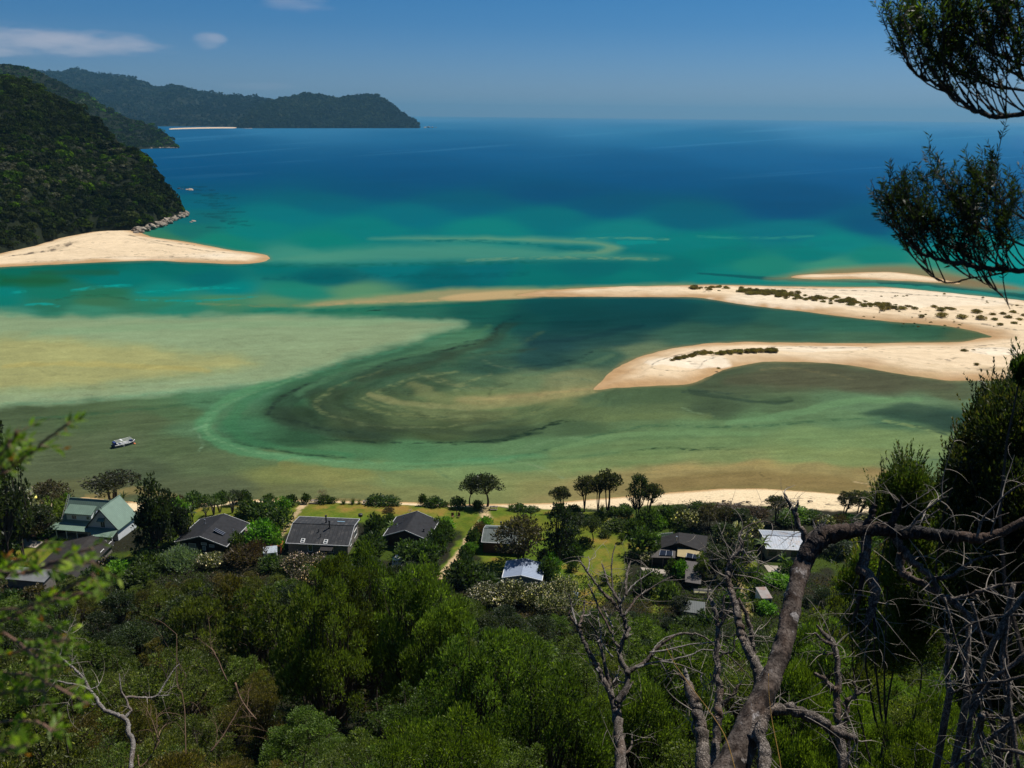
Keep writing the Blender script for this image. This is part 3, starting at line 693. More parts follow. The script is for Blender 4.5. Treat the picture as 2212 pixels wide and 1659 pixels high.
sand_bar(BAR_A, 2.0, 1.6, 14, 15, [([(40,560),(110,553),(180,546),(235,541)][:3] and [(60,554),(110,549),(160,543),(215,538),(265,531)], 0, 0)][:0] + [
    ([(30,556),(90,548),(130,541),(150,533)], 1.6, 0.9), ([(110,540),(130,534),(150,531),(168,529)], 2.4, 0.6), ([(10,559),(80,551),(150,545)], 0.7, 0.7),
    ([(300,518),(340,528),(400,539),(470,548),(520,553)], 0.6, 0.85), ([(280,510),(310,518),(350,524),(420,533)], 0.8, 0.8), ([(270,517),(320,528),(380,532)], 0.5, 0.6),
    ([(150,524),(160,536),(190,541),(215,546),(235,548)], 0.45, 0.5), ([(60,568),(160,564),(260,558),(380,559),(470,564)], 0.45, 0.55)], tone_a)
BAR_B = [(1116,639),(1150,631),(1181,627),(1306,620),(1456,617),(1541,615),(1656,618),(1806,620),(1906,620),(1981,626),(2081,636),(2212,650),(2420,680),(2700,740),(2700,820),(2400,826),(2212,824),(2131,822),(2056,823),(2006,817),(1931,805),(1856,792),(1781,784),(1706,782),(1646,782),(1596,791),(1556,801),(1531,812),(1506,826),(1476,832),(1406,834),(1331,837),(1290,842),(1284,838),(1306,819),(1331,795),(1381,771),(1431,757),(1506,745),(1581,740),(1656,739),(1756,741),(1881,742),(1956,740),(2066,739),(2106,732),(2142,728),(2130,722),(2096,713),(2031,703),(1931,695),(1831,685),(1731,672),(1631,661),(1556,650),(1506,643),(1406,641),(1256,641)]
def tone_b(C, U, V, X, Y, s):
    def el(cx, cy, rx, ry, e=1): return sstep(1.25, 0.75, ((U - cx) / rx) ** 2 + ((V - cy) / ry) ** 2 + 0.5 * fbm(U / 30, V / 12, 21, 3))
    # dry dune top of the long bar
    up = el(1900, 648, 330, 22) * 0.9
    C = C * (1 - 0.55 * up[..., None]) + PALE * 0.55 * up[..., None]
    for e, k in ((el(1490, 786, 88, 13), 0.75), (el(1760, 758, 130, 7), 0.5), (el(2150, 765, 55, 10), 0.65)):
        C = C * (1 - k * e[..., None]) + PALE * k * e[..., None]
    # damp hollows
    damp = sstep(0.05, 0.4, fbm(X / 34, Y / 16, 23, 4)) * sstep(1800, 1950, U) * sstep(742, 760, V)
    C = C * (1 - 0.6 * damp[..., None]) + np.array([0.42, 0.30, 0.15]) * 0.6 * damp[..., None]
    ol = sstep(0.0, 0.4, fbm(X / 40 + 5, Y / 12, 27, 4)) * sstep(1900, 2000, U) * sstep(795, 806, V)
    C = C * (1 - 0.6 * ol[..., None]) + np.array([0.26, 0.20, 0.09]) * 0.6 * ol[..., None]
    return C
sand_bar(BAR_B, 2.0, 1.5, 13, 15, [
    ([(1408,800),(1412,790),(1440,778),(1480,769),(1530,765)], 0.7, 0.85), ([(1408,800),(1430,805),(1470,806),(1500,803),(1512,795),(1522,784),(1545,777)], 0.55, 0.8),
    ([(1560,768),(1640,762),(1720,756),(1800,756),(1860,756)], 0.6, 0.6), ([(1660,752),(1740,752),(1810,757)], 0.9, 0.6), ([(1395,808),(1385,795),(1400,780)], 0.4, 0.3),
    ([(2076,757),(2120,756),(2170,760),(2196,768),(2204,776)], 0.6, 0.85), ([(2076,757),(2090,764),(2110,768),(2130,772)], 0.5, 0.6),
    ([(1650,626),(1720,626),(1800,630),(1900,634),(1990,642),(2080,646),(2212,666)], 0.7, 0.8), ([(1760,640),(1850,640),(1960,652)], 0.5, 0.5),
    ([(1350,633),(1450,628),(1500,630)], 0.35, 0.4), ([(2060,700),(2120,704),(2180,716),(2230,722)], 0.9, 0.7), ([(1750,650),(1850,668),(1960,680),(2060,694)], 0.5, 0.5)], tone_b)
BAR_D = [(1706,599),(1731,594),(1806,590),(1906,587),(1956,590),(2006,597),(2040,604),(2074,613),(2031,611),(1956,607),(1856,603),(1756,603)]
sand_bar(BAR_D, 1.6, 0.8, 14, 9)

build_water()
# ================================================================== GROUND OF THE VALLEY AND THE HILL WE STAND ON
_sh_px = [(-260,1085),(0,1085),(120,1086),(180,1074),(260,1083),(400,1090),(480,1085),(560,1079),(700,1081),(870,1085),(1000,1090),(1060,1089),(1190,1087),(1250,1081),(1350,1073),(1450,1064),(1560,1056),(1650,1056),(1760,1063),(1830,1069),(1880,1067),(1905,1056),(1960,1075),(2100,1100),(2300,1130)]
_shx = []; _shy = []
for a, b in _sh_px:
    p = G(a, b); _shx.append(p.x); _shy.append(p.y)
SHX = np.array([-900] + _shx + [900]); SHY = np.array([_shy[0] - 30] + _shy + [_shy[-1] - 60])
def shore_y(x): return np.interp(x, SHX, SHY)
PR_Y = np.array([-80, -20, 0, 4, 10, 20, 35, 70, 100, 118, 132, 145, 158, 175, 400])
PR_Z = np.array([108, 94, 88.0, 84.5, 78.5, 67.5, 55.5, 36.5, 21.5, 13.5, 7.5, 4.6, 3.3, 2.7, 2.7])
def tz(x, y):
    x = np.asarray(x, dtype=float); y = np.asarray(y, dtype=float)
    # the hill bends forward on both sides
    yy = y - 10 * sstep(60, 130, np.abs(x + 0)) * (y < 175)
    yy = np.where(x > 60, yy - 30 * sstep(60, 150, x), yy)
    z = np.interp(yy, PR_Y, PR_Z)
    hill = sstep(5, 16, z)
    z = z + hill * 1.6 * fbm(x / 17, y / 17, 40, 3) * sstep(6, 25, y)
    z = z + 0.15 * fbm(x / 6, y / 6, 41, 2)
    s = shore_y(x) - y                                     # metres inland of the waterline
    zb = np.where(s > 0, 0.05 + 2.6 * (1 - np.exp(-s / 8.0)), s * 0.12)
    return np.minimum(z, zb + np.where(s > 12, 500 * sstep(12, 30, s), 0))
def tzf(x, y): return float(tz(np.array([x]), np.array([y]))[0])
def T(px, py, far=400.0):
    """the point of the ground that is seen at (px, py)"""
    d = ray(px, py)
    t = np.linspace(5, far, 1600)
    X = d.x * t; Y = d.y * t; Z = CAM_Z + d.z * t
    h = Z - tz(X, Y)
    i = int(np.argmax(h < 0)) if (h < 0).any() else len(t) - 1
    i = max(i, 1)
    k = h[i - 1] / max(h[i - 1] - h[i], 1e-6); s = t[i - 1] + (t[i] - t[i - 1]) * k
    return Vector((d.x * s, d.y * s, CAM_Z + d.z * s))

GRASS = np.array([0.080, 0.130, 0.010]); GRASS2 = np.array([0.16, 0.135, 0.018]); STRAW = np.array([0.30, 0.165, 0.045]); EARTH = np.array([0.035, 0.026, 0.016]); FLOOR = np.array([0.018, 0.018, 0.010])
SANDP = np.array([0.52, 0.37, 0.22])
PATHS = [([(1050,1112),(1040,1128),(1022,1150),(1006,1176),(988,1202),(968,1226),(948,1250),(930,1270)], 0.85, SANDP, 0.95, 0.5),
         ([(1052,1118),(1046,1104),(1050,1095)], 1.2, SANDP, 0.6, 0.3),
         ([(648,1098),(660,1086),(664,1079)], 0.9, SANDP, 0.95, 0.2), ([(648,1098),(634,1120),(606,1158),(585,1190)], 0.5, SANDP * 0.8, 0.8, 0.3),
         ([(1604,1232),(1600,1260),(1606,1290),(1614,1330)], 0.5, SANDP * 0.7, 0.8, 0.6),
         ([(395,1155),(420,1140),(440,1120)], 0.6, SANDP * 0.7, 0.6, 0.6)]
LAWNS = [[(400,1092),(470,1090),(560,1088),(650,1088),(760,1086),(880,1088),(980,1090),(1080,1096),(1200,1098),(1290,1110),(1360,1112),(1370,1150),(1360,1200),(1330,1280),(1290,1320),(1240,1330),(1215,1260),(1160,1235),(1060,1240),(1020,1180),(950,1270),(930,1260),(1000,1150),(930,1130),(800,1130),(640,1130),(600,1170),(590,1200),(560,1200),(570,1130),(480,1120),(380,1160),(300,1215),(270,1210),(330,1170),(400,1120)],
         [(40,1180),(130,1190),(150,1215),(80,1235),(20,1225)], [(1560,1190),(1640,1200),(1640,1330),(1590,1340)], [(1400,1275),(1440,1270),(1450,1310),(1410,1330)], [(1380,1150),(1410,1150),(1400,1190),(1370,1190)]]
DRYP = [(830,1098,120,9,0.8), (700,1095,60,6,0.5), (1060,1120,50,10,0.45), (1320,1170,40,22,0.55), (1300,1230,40,30,0.55), (1270,1290,30,30,0.7), (1340,1115,40,8,0.5), (560,1092,60,6,0.6), (1180,1100,70,7,0.4), (960,1105,60,8,0.5), (1110,1215,50,8,0.4)]
def ground_colour(X, Y, Z):
    px, py = project(X, Y, Z)
    s = shore_y(X) - Y
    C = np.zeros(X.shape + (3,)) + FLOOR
    n = fbm(X / 3.2, Y / 3.2, 50, 4); nb = fbm(X / 12, Y / 12, 51, 4); nf = fbm(X / 0.9, Y / 0.9, 52, 3)
    def mix(a, c):
        nonlocal C
        C = C * (1 - a[..., None]) + c * a[..., None]
    flat = sstep(150, 158, Y) * (Z < 5)
    mix(flat * sstep(-0.2, 0.3, nb + n * 0.5) * 0.8, GRASS * 0.55)
    for L in LAWNS:
        Lw = np.array([[T(a, b).x, T(a, b).y] for a, b in L])
        d, _ = seg_dist(X, Y, Lw, True)
        sd = np.where(inside(X, Y, Lw), d, -d) + 1.2 * n
        a = sstep(-0.5, 0.8, sd)
        g = GRASS * (1 + 0.35 * n[..., None]) + GRASS2 * 0
        k = sstep(-0.35, 0.5, nb + 0.4 * n)[..., None]
        g = g * (1 - 0.55 * k) + GRASS2 * 0.55 * k
        C = C * (1 - a[..., None]) + g * a[..., None]
        for cx, cy, rx, ry, al in DRYP:
            e = np.exp(-(((px - cx) / rx) ** 2 + ((py - cy) / ry) ** 2)) * al * a * sstep(-0.5, 0.35, n + 0.3 * nf)
            C = C * (1 - e[..., None]) + STRAW * e[..., None]
        e = a * sstep(0.3, 0.6, n) * 0.55
        C = C * (1 - e[..., None]) + STRAW * 0.8 * e[..., None]
    for pts, wd, c, al, wob in PATHS:
        L = smooth_line([(T(a, b).x, T(a, b).y) for a, b in pts], 5)
        d, _ = seg_dist(X, Y, L)
        a = al * (1 - sstep(wd * 0.6, wd * 1.3, d + 0.8 * wob * n + 0.3 * nf))
        mix(a, c)
    # beach
    wdt = np.interp(X, [-120, -90, -62, -50, -20, 0, 8, 20, 36, 50, 62, 75, 90, 110], [10, 9, 4, 2.6, 3.2, 4.0, 6, 9, 11, 14, 17, 17, 14, 14])
    b = 1 - sstep(-0.5, 0.8, s - wdt + 1.3 * n)
    wet = (1 - sstep(0.3, 3.4, s + 0.8 * nb))[..., None]
    sc = DRY * (1 - wet) + WET * wet
    C = C * (1 - b[..., None]) + sc * b[..., None]
    deb = b * sstep(0.28, 0.5, fbm(X / 1.6, Y / 0.8, 55, 4)) * sstep(5, 9, s) * 0.75
    mix(deb, DEBRIS)
    return C
def ground_material():
    m, t, b = newmat('ground')
    at = t.nodes.new('ShaderNodeAttribute'); at.attribute_name = 'Col'
    g = t.nodes.new('ShaderNodeNewGeometry')
    n = noise_node(t, 1.7, 6, 0.7, g.outputs['Position'])
    c = mixc(t, ramp(t, n.outputs[0], 0, 1, 0.3, 0.7), (0.72, 0.75, 0.7), (1.22, 1.2, 1.15))
    c = mixc(t, 1.0, at.outputs['Color'], c, 'MULTIPLY')
    t.links.new(c, b.inputs['Base Color']); b.inputs['Roughness'].default_value = 0.95; b.inputs['Specular IOR Level'].default_value = 0.1
    bump(t, b, n.outputs[0], 0.6, 0.25)
    return m
def build_ground():
    ys = np.concatenate([np.arange(-80, 20, 4.0), np.arange(20, 140, 2.0), np.arange(140, 232, 0.42), np.arange(232, 262, 3)])
    xs = np.concatenate([np.arange(-420, -130, 10.0), np.arange(-130, 132, 0.42), np.arange(132, 421, 10.0)])
    X, Y = np.meshgrid(xs, ys)
    Z = tz(X, Y)
    C = ground_colour(X, Y, Z)
    me = npmesh('ground', np.stack([X, Y, Z], -1).reshape(-1, 3), grid_faces(len(ys), len(xs)), ground_material(), C.reshape(-1, 3), True)
    tag(link('ground', me), kind='structure')
build_ground()
# ================================================================== HEADLANDS WITH THEIR FOREST
def leaf_material(name, trans=0.28, rough=0.55, hue=0.06, sat=1.0, var=0.35, spec=0.3):
    m = bpy.data.materials.new(name); m.use_nodes = True
    t = m.node_tree; t.nodes.clear()
    out = t.nodes.new('ShaderNodeOutputMaterial')
    at = t.nodes.new('ShaderNodeAttribute'); at.attribute_name = 'Col'
    oi = t.nodes.new('ShaderNodeObjectInfo')
    hs = t.nodes.new('ShaderNodeHueSaturation')
    mr = t.nodes.new('ShaderNodeMapRange'); t.links.new(oi.outputs['Random'], mr.inputs[0]); mr.inputs[3].default_value = 0.5 - hue; mr.inputs[4].default_value = 0.5 + hue * 0.35
    t.links.new(mr.outputs[0], hs.inputs['Hue'])
    ml = t.nodes.new('ShaderNodeMath'); ml.operation = 'MULTIPLY'; t.links.new(oi.outputs['Random'], ml.inputs[0]); ml.inputs[1].default_value = 7.31
    fr = t.nodes.new('ShaderNodeMath'); fr.operation = 'FRACT'; t.links.new(ml.outputs[0], fr.inputs[0])
    m2 = t.nodes.new('ShaderNodeMapRange'); t.links.new(fr.outputs[0], m2.inputs[0]); m2.inputs[3].default_value = 1 - var; m2.inputs[4].default_value = 1 + var
    t.links.new(m2.outputs[0], hs.inputs['Value']); hs.inputs['Saturation'].default_value = sat
    t.links.new(at.outputs['Color'], hs.inputs['Color'])
    b = t.nodes.new('ShaderNodeBsdfPrincipled'); b.inputs['Roughness'].default_value = rough; b.inputs['Specular IOR Level'].default_value = spec
    t.links.new(hs.outputs[0], b.inputs['Base Color'])
    tr = t.nodes.new('ShaderNodeBsdfTranslucent')
    bt = mixc(t, 1.0, hs.outputs[0], (1.5, 1.7, 0.6), 'MULTIPLY')
    t.links.new(bt, tr.inputs['Color'])
    mx = t.nodes.new('ShaderNodeMixShader'); mx.inputs[0].default_value = trans
    t.links.new(b.outputs[0], mx.inputs[1]); t.links.new(tr.outputs[0], mx.inputs[2])
    t.links.new(mx.outputs[0], out.inputs[0])
    return m
LEAF = leaf_material('leaf', 0.38, 0.5, 0.025, 1.0, 0.30, 0.28)
LEAF_FAR = leaf_material('forest_leaf', 0.22, 0.8, 0.0, 1.15, 0.0, 0.03)

def quads(P, N, U, L, W):
    """leaf faces: centres P, normals N (only used to make the width direction), long directions U, half sizes L, W"""
    U = U / np.maximum(np.linalg.norm(U, axis=1, keepdims=True), 1e-6)
    S = np.cross(U, N); S = S / np.maximum(np.linalg.norm(S, axis=1, keepdims=True), 1e-6)
    L = L[:, None]; W = W[:, None]
    V = np.stack([P - U * L, P + S * W - U * L * 0.1, P + U * L, P - S * W - U * L * 0.1], 1)
    F = np.arange(len(P) * 4).reshape(-1, 4)
    return V.reshape(-1, 3), F
def rnd_unit(r, n):
    v = r.normal(size=(n, 3)); return v / np.linalg.norm(v, axis=1, keepdims=True)

def crowns(r, P, R, nq, C, flat=0.75, size=0.36, cvar=0.25):
    n = len(P)
    D = rnd_unit(r, n * nq); D[:, 2] = np.abs(D[:, 2]) * 1.0 - 0.2
    idx = np.repeat(np.arange(n), nq)
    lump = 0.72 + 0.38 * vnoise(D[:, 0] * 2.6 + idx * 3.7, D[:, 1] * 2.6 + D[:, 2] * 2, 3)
    cen = P[idx] + D * (R[idx] * lump)[:, None] * np.array([1, 1, flat])
    N = D + 0.7 * rnd_unit(r, n * nq); N /= np.linalg.norm(N, axis=1, keepdims=True)
    U = np.cross(N, rnd_unit(r, n * nq))
    s = R[idx] * size * r.uniform(0.6, 1.25, n * nq)
    V, F = quads(cen, N, U, s, s * 0.75)
    c = C[idx] * (1 + cvar * r.uniform(-1, 1, (n * nq, 1))) * (0.8 + 0.35 * (lump[:, None] - 0.72) / 0.38)  # recessed leaves darker: shade between the lumps put into the colour
    return V, F, np.repeat(c, 4, axis=0)

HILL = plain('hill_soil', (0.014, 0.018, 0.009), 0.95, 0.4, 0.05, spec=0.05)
def hill(sil, base, off, seed, ridge_amp, ncol=150, nrow=46, pow_=0.9, back=1.7):
    sil = np.array(sil, float); base = np.array(base, float)
    pxs = np.linspace(sil[0, 0], sil[-1, 0], ncol)
    cy = np.interp(pxs, sil[:, 0], sil[:, 1]); by = np.interp(pxs, base[:, 0], base[:, 1])
    of = np.interp(pxs, [p[0] for p in off], [p[1] for p in off])
    ts = np.concatenate([[-0.02], np.linspace(0, 1, nrow), np.linspace(1, back, 9)[1:]])
    P = np.zeros((len(ts), ncol, 3))
    for j, px in enumerate(pxs):
        B = G(px, by[j]); dB = math.hypot(B.x, B.y)
        rc = ray(px, cy[j]); ch = math.hypot(rc.x, rc.y); az = (rc.x / ch, rc.y / ch)
        dC = dB + of[j]; zc = CAM_Z + dC * rc.z / ch
        az0 = (B.x / dB, B.y / dB)
        for i, t in enumerate(ts):
            tt = min(max(t, 0), 1); d = dB + of[j] * t
            ax = az0[0] * (1 - tt) + az[0] * tt; ay = az0[1] * (1 - tt) + az[1] * tt
            z = zc * (tt ** pow_) if t <= 1 else zc * (1 - 0.8 * ((t - 1) / (back - 1)) ** 1.5)
            if t < 0: z = -6
            P[i, j] = (ax * d, ay * d, z)
    tcol = np.clip(ts, 0, 1)[:, None]
    S = of.mean()
    g = np.abs(fbm(P[..., 0] / (S * 0.35), P[..., 1] / (S * 0.9), seed, 4)) * 2 - 0.35
    P[..., 2] -= ridge_amp * g * np.sin(np.pi * tcol) ** 0.8 * (P[..., 2] > 0)
    return P
def sample_hill(r, P, n, rows):
    nr, nc = P.shape[:2]
    # weight of each cell by its area
    A = np.linalg.norm(np.cross(P[1:rows, :-1] - P[:rows - 1, :-1], P[:rows - 1, 1:] - P[:rows - 1, :-1]), axis=2)
    p = A.ravel() / A.sum()
    k = r.choice(len(p), n, p=p); i = k // (nc - 1); j = k % (nc - 1)
    a = r.uniform(size=(n, 1)); b = r.uniform(size=(n, 1))
    return P[i, j] * (1 - a) * (1 - b) + P[i + 1, j] * a * (1 - b) + P[i, j + 1] * (1 - a) * b + P[i + 1, j + 1] * a * b, i
def put_hill(P, cr_n, cr_r, nq, pal, seed, name, size=0.36, rows=54):
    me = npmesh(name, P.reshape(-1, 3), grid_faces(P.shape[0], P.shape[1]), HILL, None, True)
    tag(link(name, me), kind='structure')
    r = np.random.default_rng(seed)
    Q, rowi = sample_hill(r, P, cr_n, min(rows, P.shape[0] - 1))
    Q = Q[Q[:, 2] > 3.0]
    R = r.uniform(cr_r[0] * 0.75, cr_r[1], len(Q)) * (0.8 + 0.6 * (r.uniform(size=len(Q)) > 0.88))
    k = r.uniform(size=len(Q)) + 0.55 * fbm(Q[:, 0] / (cr_r[1] * 12), Q[:, 2] / (cr_r[1] * 8), seed + 3, 3)
    pc = np.array([c for c, _ in pal]); cum = np.cumsum([x for _, x in pal]); cum = cum / cum[-1]
    idx = np.minimum(np.searchsorted(cum, np.clip(k, 0, 0.999)), len(pal) - 1)
    big = fbm(Q[:, 0] / (cr_r[1] * 22), Q[:, 2] / (cr_r[1] * 12), seed + 9, 3)[:, None]
    C = pc[idx] * r.uniform(0.75, 1.25, (len(Q), 1)) * (1 + 0.6 * np.clip(big, -0.5, 0.9))
    Q[:, 2] += R * 0.15
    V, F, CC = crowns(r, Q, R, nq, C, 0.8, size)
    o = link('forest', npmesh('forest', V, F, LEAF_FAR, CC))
    return o
PAL = [((0.016, 0.021, 0.009), 3), ((0.024, 0.032, 0.011), 4), ((0.034, 0.050, 0.012), 4), ((0.038, 0.046, 0.017), 1.6), ((0.050, 0.088, 0.015), 2.0), ((0.10, 0.17, 0.02), 0.9), ((0.12, 0.12, 0.08), 0.05)]
near_sil = [(-330,120),(-200,135),(-60,156),(0,163),(20,166),(45,176),(75,186),(100,203),(135,214),(165,228),(190,246),(215,262),(240,290),(262,312),(285,324),(310,335),(326,352),(345,385),(366,415),(382,436),(391,455),(394,470)]
near_base = [(-330,590),(-150,572),(0,549),(75,533),(130,516),(200,502),(280,500),(320,492),(350,482),(380,472),(394,471)]
PN = hill(near_sil, near_base, [(-330,420),(0,360),(200,250),(330,120),(394,24)], 300, 24, 190, 60, 0.8)
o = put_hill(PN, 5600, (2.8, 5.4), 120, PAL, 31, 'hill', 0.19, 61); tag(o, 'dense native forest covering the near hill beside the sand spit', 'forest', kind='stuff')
mid_sil = [(-330,105),(-100,128),(0,138),(22,139),(45,146),(75,152),(100,163),(125,174),(150,190),(180,198),(200,214),(225,230),(250,243),(275,254),(300,262),(330,272),(352,283),(368,298),(380,312),(388,319)]
mid_base = [(-330,330),(200,326),(285,323),(330,321),(360,320),(388,320)]
PM = hill(mid_sil, mid_base, [(-330,700),(0,620),(200,450),(330,220),(388,30)], 310, 30, 150, 46, 0.8)
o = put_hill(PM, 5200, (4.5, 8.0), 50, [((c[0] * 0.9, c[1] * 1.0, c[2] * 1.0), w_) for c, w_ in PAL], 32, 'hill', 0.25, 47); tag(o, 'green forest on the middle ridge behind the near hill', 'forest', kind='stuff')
FPAL = [((0.012, 0.020, 0.014), 3), ((0.018, 0.028, 0.018), 3), ((0.026, 0.038, 0.020), 1.5), ((0.034, 0.044, 0.026), 0.3)]
far_sil = [(-300,170),(-100,160),(40,160),(80,154),(110,155),(135,156),(150,152),(165,149),(180,152),(198,158),(225,162),(262,163),(295,171),(330,188),(350,188),(375,184),(400,188),(430,200),(465,202),(500,207),(530,208),(560,210),(583,219),(640,240),(700,262),(720,275)]
PF = hill(far_sil, [(-300,273),(200,272),(720,275.6)], [(-300,2600),(200,2600),(450,1500),(720,300)], 320, 85, 240, 54, 0.85)
o = put_hill(PF, 9000, (13, 22), 11, FPAL, 33, 'hill', 0.5, 55); tag(o, 'hazy dark forest on the far mountain range', 'forest', kind='stuff')
head_sil = [(505,276),(520,262),(545,240),(570,226),(583,219),(598,215),(620,210),(640,208),(655,204),(668,203),(700,206),(715,209),(730,212),(745,209),(760,208),(775,207),(790,203),(802,204),(815,207),(830,214),(842,224),(852,231),(862,240),(875,248),(890,255),(903,264),(907,276)]
PH = hill(head_sil, [(505,277.2),(907,276.9)], [(505,300),(640,700),(800,500),(890,150),(907,20)], 330, 26, 240, 46, 0.75)
o = put_hill(PH, 7000, (10, 16), 12, FPAL, 34, 'hill', 0.5, 47); tag(o, 'dark forest covering the rounded headland at the far side of the bay', 'forest', kind='stuff')

# the thin far beach and the bald patches of the far slopes
def ribbon(name, pts, h0, h1, mat, z=0.6):
    """a beach strip on the water line: seen from py-h0 to py+h1"""
    mb = MB(); L = smooth_line(pts, 4)
    top = [G(a, b - h0 * math.sin(math.pi * i / (len(L) - 1)) ** 0.5) for i, (a, b) in enumerate(L)]
    bot = [G(a, b + h1) for a, b in L]
    n = len(L)
    vs = [(p.x, p.y, z + 2.0) for p in top] + [(p.x, p.y, -0.2) for p in bot]
    mb.add(vs, [(i, i + 1, n + i + 1, n + i) for i in range(n - 1)])
    o = mb.build(name, mat, None, True); tag(o, kind='structure'); return o
FARSAND = plain('far_sand', (0.62, 0.46, 0.28), 0.9, 0.12, 0.02, spec=0.1)
ribbon('beach', [(366,279.0),(400,278.0),(450,277.0),(500,276.6),(545,276.8)], 1.3, 0.7, FARSAND)

# boulders: bigger at the foot of the near hill, awash off it, and at the tips of the headlands
ROCK = plain('granite', (0.30, 0.25, 0.19), 0.85, 0.45, 0.9, spec=0.2, bmp=0.4, stain=(0.07, 0.06, 0.05))
def rock_mesh(seed):
    r = np.random.default_rng(seed)
    me = bpy.data.meshes.new('rock')
    import bmesh
    bm = bmesh.new(); bmesh.ops.create_icosphere(bm, subdivisions=2, radius=1.0)
    pl = [(Vector(v), r.uniform(0.55, 0.9)) for v in rnd_unit(r, 9)]
    for v in bm.verts:
        for nrm, d in pl:
            k = v.co.dot(nrm)
            if k > d: v.co -= nrm * (k - d) * 0.9
        v.co *= 1 + 0.08 * r.normal() * 0.5
    bm.to_mesh(me); bm.free(); me.materials.append(ROCK); return me
ROCKS = [rock_mesh(s) for s in range(5)]
rr = random.Random(5)
def rock(p, s, label, group, flat=0.7):
    o = link('rock', rr.choice(ROCKS)); o.location = p; o.rotation_euler = (rr.uniform(-.4, .4), rr.uniform(-.4, .4), rr.uniform(0, 6.3))
    o.scale = (s * rr.uniform(.8, 1.3), s * rr.uniform(.8, 1.2), s * flat * rr.uniform(.7, 1.2))
    return tag(o, label, 'rock', group)
shore_line_pts = smooth_line([(290,503),(305,500),(322,497),(340,491),(355,487),(370,480),(385,474),(396,468),(402,469)], 40)
for k in range(150):
    a, b = shore_line_pts[int(rr.random() * (len(shore_line_pts) - 1))]
    w_ = 1 if a < 380 else 0.5
    q = G(a + rr.uniform(-3, 3), b + rr.uniform(-6.5, 3.5) * w_)
    up = max(0.0, rr.random() * 3.0)
    rock((q.x, q.y, 0.3 + up * 0.7), 0.6 + 3.0 * rr.random() ** 2.2, 'pale granite boulder heaped with others at the foot of the near hill', 'boulders at the foot of the near hill')
for a, b, s, l in [(412,411,4.0,'dark low rock awash off the near hill, furthest out of the small group'), (404,410,2.6,'small dark rock awash on the shore side of the larger low rock'), (394,409,2.0,'small dark rock awash close under the near hill'), (386,408,2.2,'dark rock at the waterline under the steepest part of the near hill'),
                   (420,478,2.2,'brown rock in the water beside the boulder shore'), (413,480,1.5,'small brown rock next to the one off the boulder shore')]:
    q = G(a, b); rock((q.x, q.y, 0.1), s, l, 'rocks awash off the near hill', 0.35)
for k, (a, b, s) in enumerate([(918,276.2,11),(926,275.8,14),(934,276.0,9),(941,276.3,7)]):
    q = G(a, b); rock((q.x, q.y, 2), s, ['brown islet rock nearest the tip of the far headland', 'tallest brown islet rock off the tip of the far headland', 'low brown islet rock between the tallest and the outermost one', 'outermost low islet rock off the far headland'][k], 'islet rocks off the far headland', 0.55)
for k in range(16):
    a = 289 + 6.2 * k; q = G(a, 321.2 - (0.8 if a > 330 else 0)); rock((q.x, q.y, 1.0), rr.uniform(2.5, 5.0), 'pale rock in the line at the foot of the middle ridge', 'rocks at the foot of the middle ridge', 0.5)
for a, b, l in [(365,206,'pale bare scar high on the far range'), (463,217,'small pale bare scar lower on the far range')]:
    pass

# ---- haze: one box of air round everything
def haze():
    mb = MB(); mb.box((0, 22500, 275), (101000, 49000, 570))
    m = bpy.data.materials.new('haze'); m.use_nodes = True; t = m.node_tree; t.nodes.clear()
    out = t.nodes.new('ShaderNodeOutputMaterial'); v = t.nodes.new('ShaderNodeVolumePrincipled')
    v.inputs['Color'].default_value = (0.20, 0.49, 0.71, 1); v.inputs['Density'].default_value = 0.00004; v.inputs['Anisotropy'].default_value = 0.2
    t.links.new(v.outputs[0], out.inputs['Volume'])
    o = mb.build('haze', m); tag(o, kind='stuff')
haze()
# ================================================================== PLANTS
BARK = plain('bark', (0.075, 0.058, 0.045), 0.9, 0.4, 6.0, spec=0.15, bmp=0.6)
BARK_PALE = plain('pale_bark', (0.17, 0.14, 0.11), 0.9, 0.4, 5.0, spec=0.15, bmp=0.6)
BLOSSOM = leaf_material('blossom', 0.2, 0.8, 0.0, 1.0, 0.1)

def bend(a, b, r, k=0.12, n=5):
    a = np.array(a, float); b = np.array(b, float); L = np.linalg.norm(b - a)
    o = r.normal(size=3) * L * k
    return [tuple(a + (b - a) * t + o * math.sin(math.pi * t)) for t in np.linspace(0, 1, n)]

def clump_leaves(r, cs, rs, n, L, W, up, flat, col, cvar, shell=0.45, top=0, highlight_k=1.0):
    """leaves spread through ellipsoid clumps: centres cs, radii rs"""
    cs = np.array(cs, float); rs = np.array(rs, float)
    p = rs ** 2 / (rs ** 2).sum()
    idx = r.choice(len(cs), n, p=p)
    D = rnd_unit(r, n)
    if top:
        k = r.uniform(size=n) < 0.7; D[k, 2] = np.abs(D[k, 2])
    rad = (shell + (1 - shell) * r.uniform(size=n) ** 0.6)
    lump = 0.75 + 0.5 * vnoise(D[:, 0] * 3 + idx * 5.1, D[:, 2] * 3 + D[:, 1] * 2.3, 7)
    P = cs[idx] + D * (rs[idx] * rad * lump)[:, None] * np.array([1, 1, flat])
    U = D * 0.8 + np.array([0, 0, up]) + 0.55 * rnd_unit(r, n)
    N = rnd_unit(r, n) + D * 0.4 + np.array([0, 0, 0.5])
    s = r.uniform(0.65, 1.3, n)
    V, F = quads(P, N, U, L * s, W * s)
    cc = (r.uniform(1 - cvar, 1 + cvar, len(cs))[idx] * r.uniform(0.8, 1.6, n))[:, None] * np.array(col)
    tip = (r.uniform(size=n) > 0.84)[:, None]  # random leaves picked for sunlit highlights, painted into their colour
    cc = np.where(tip, cc * (1 + (np.array([2.2, 2.0, 1.3]) - 1) * highlight_k), cc)
    return V, F, np.repeat(cc, 4, 0)

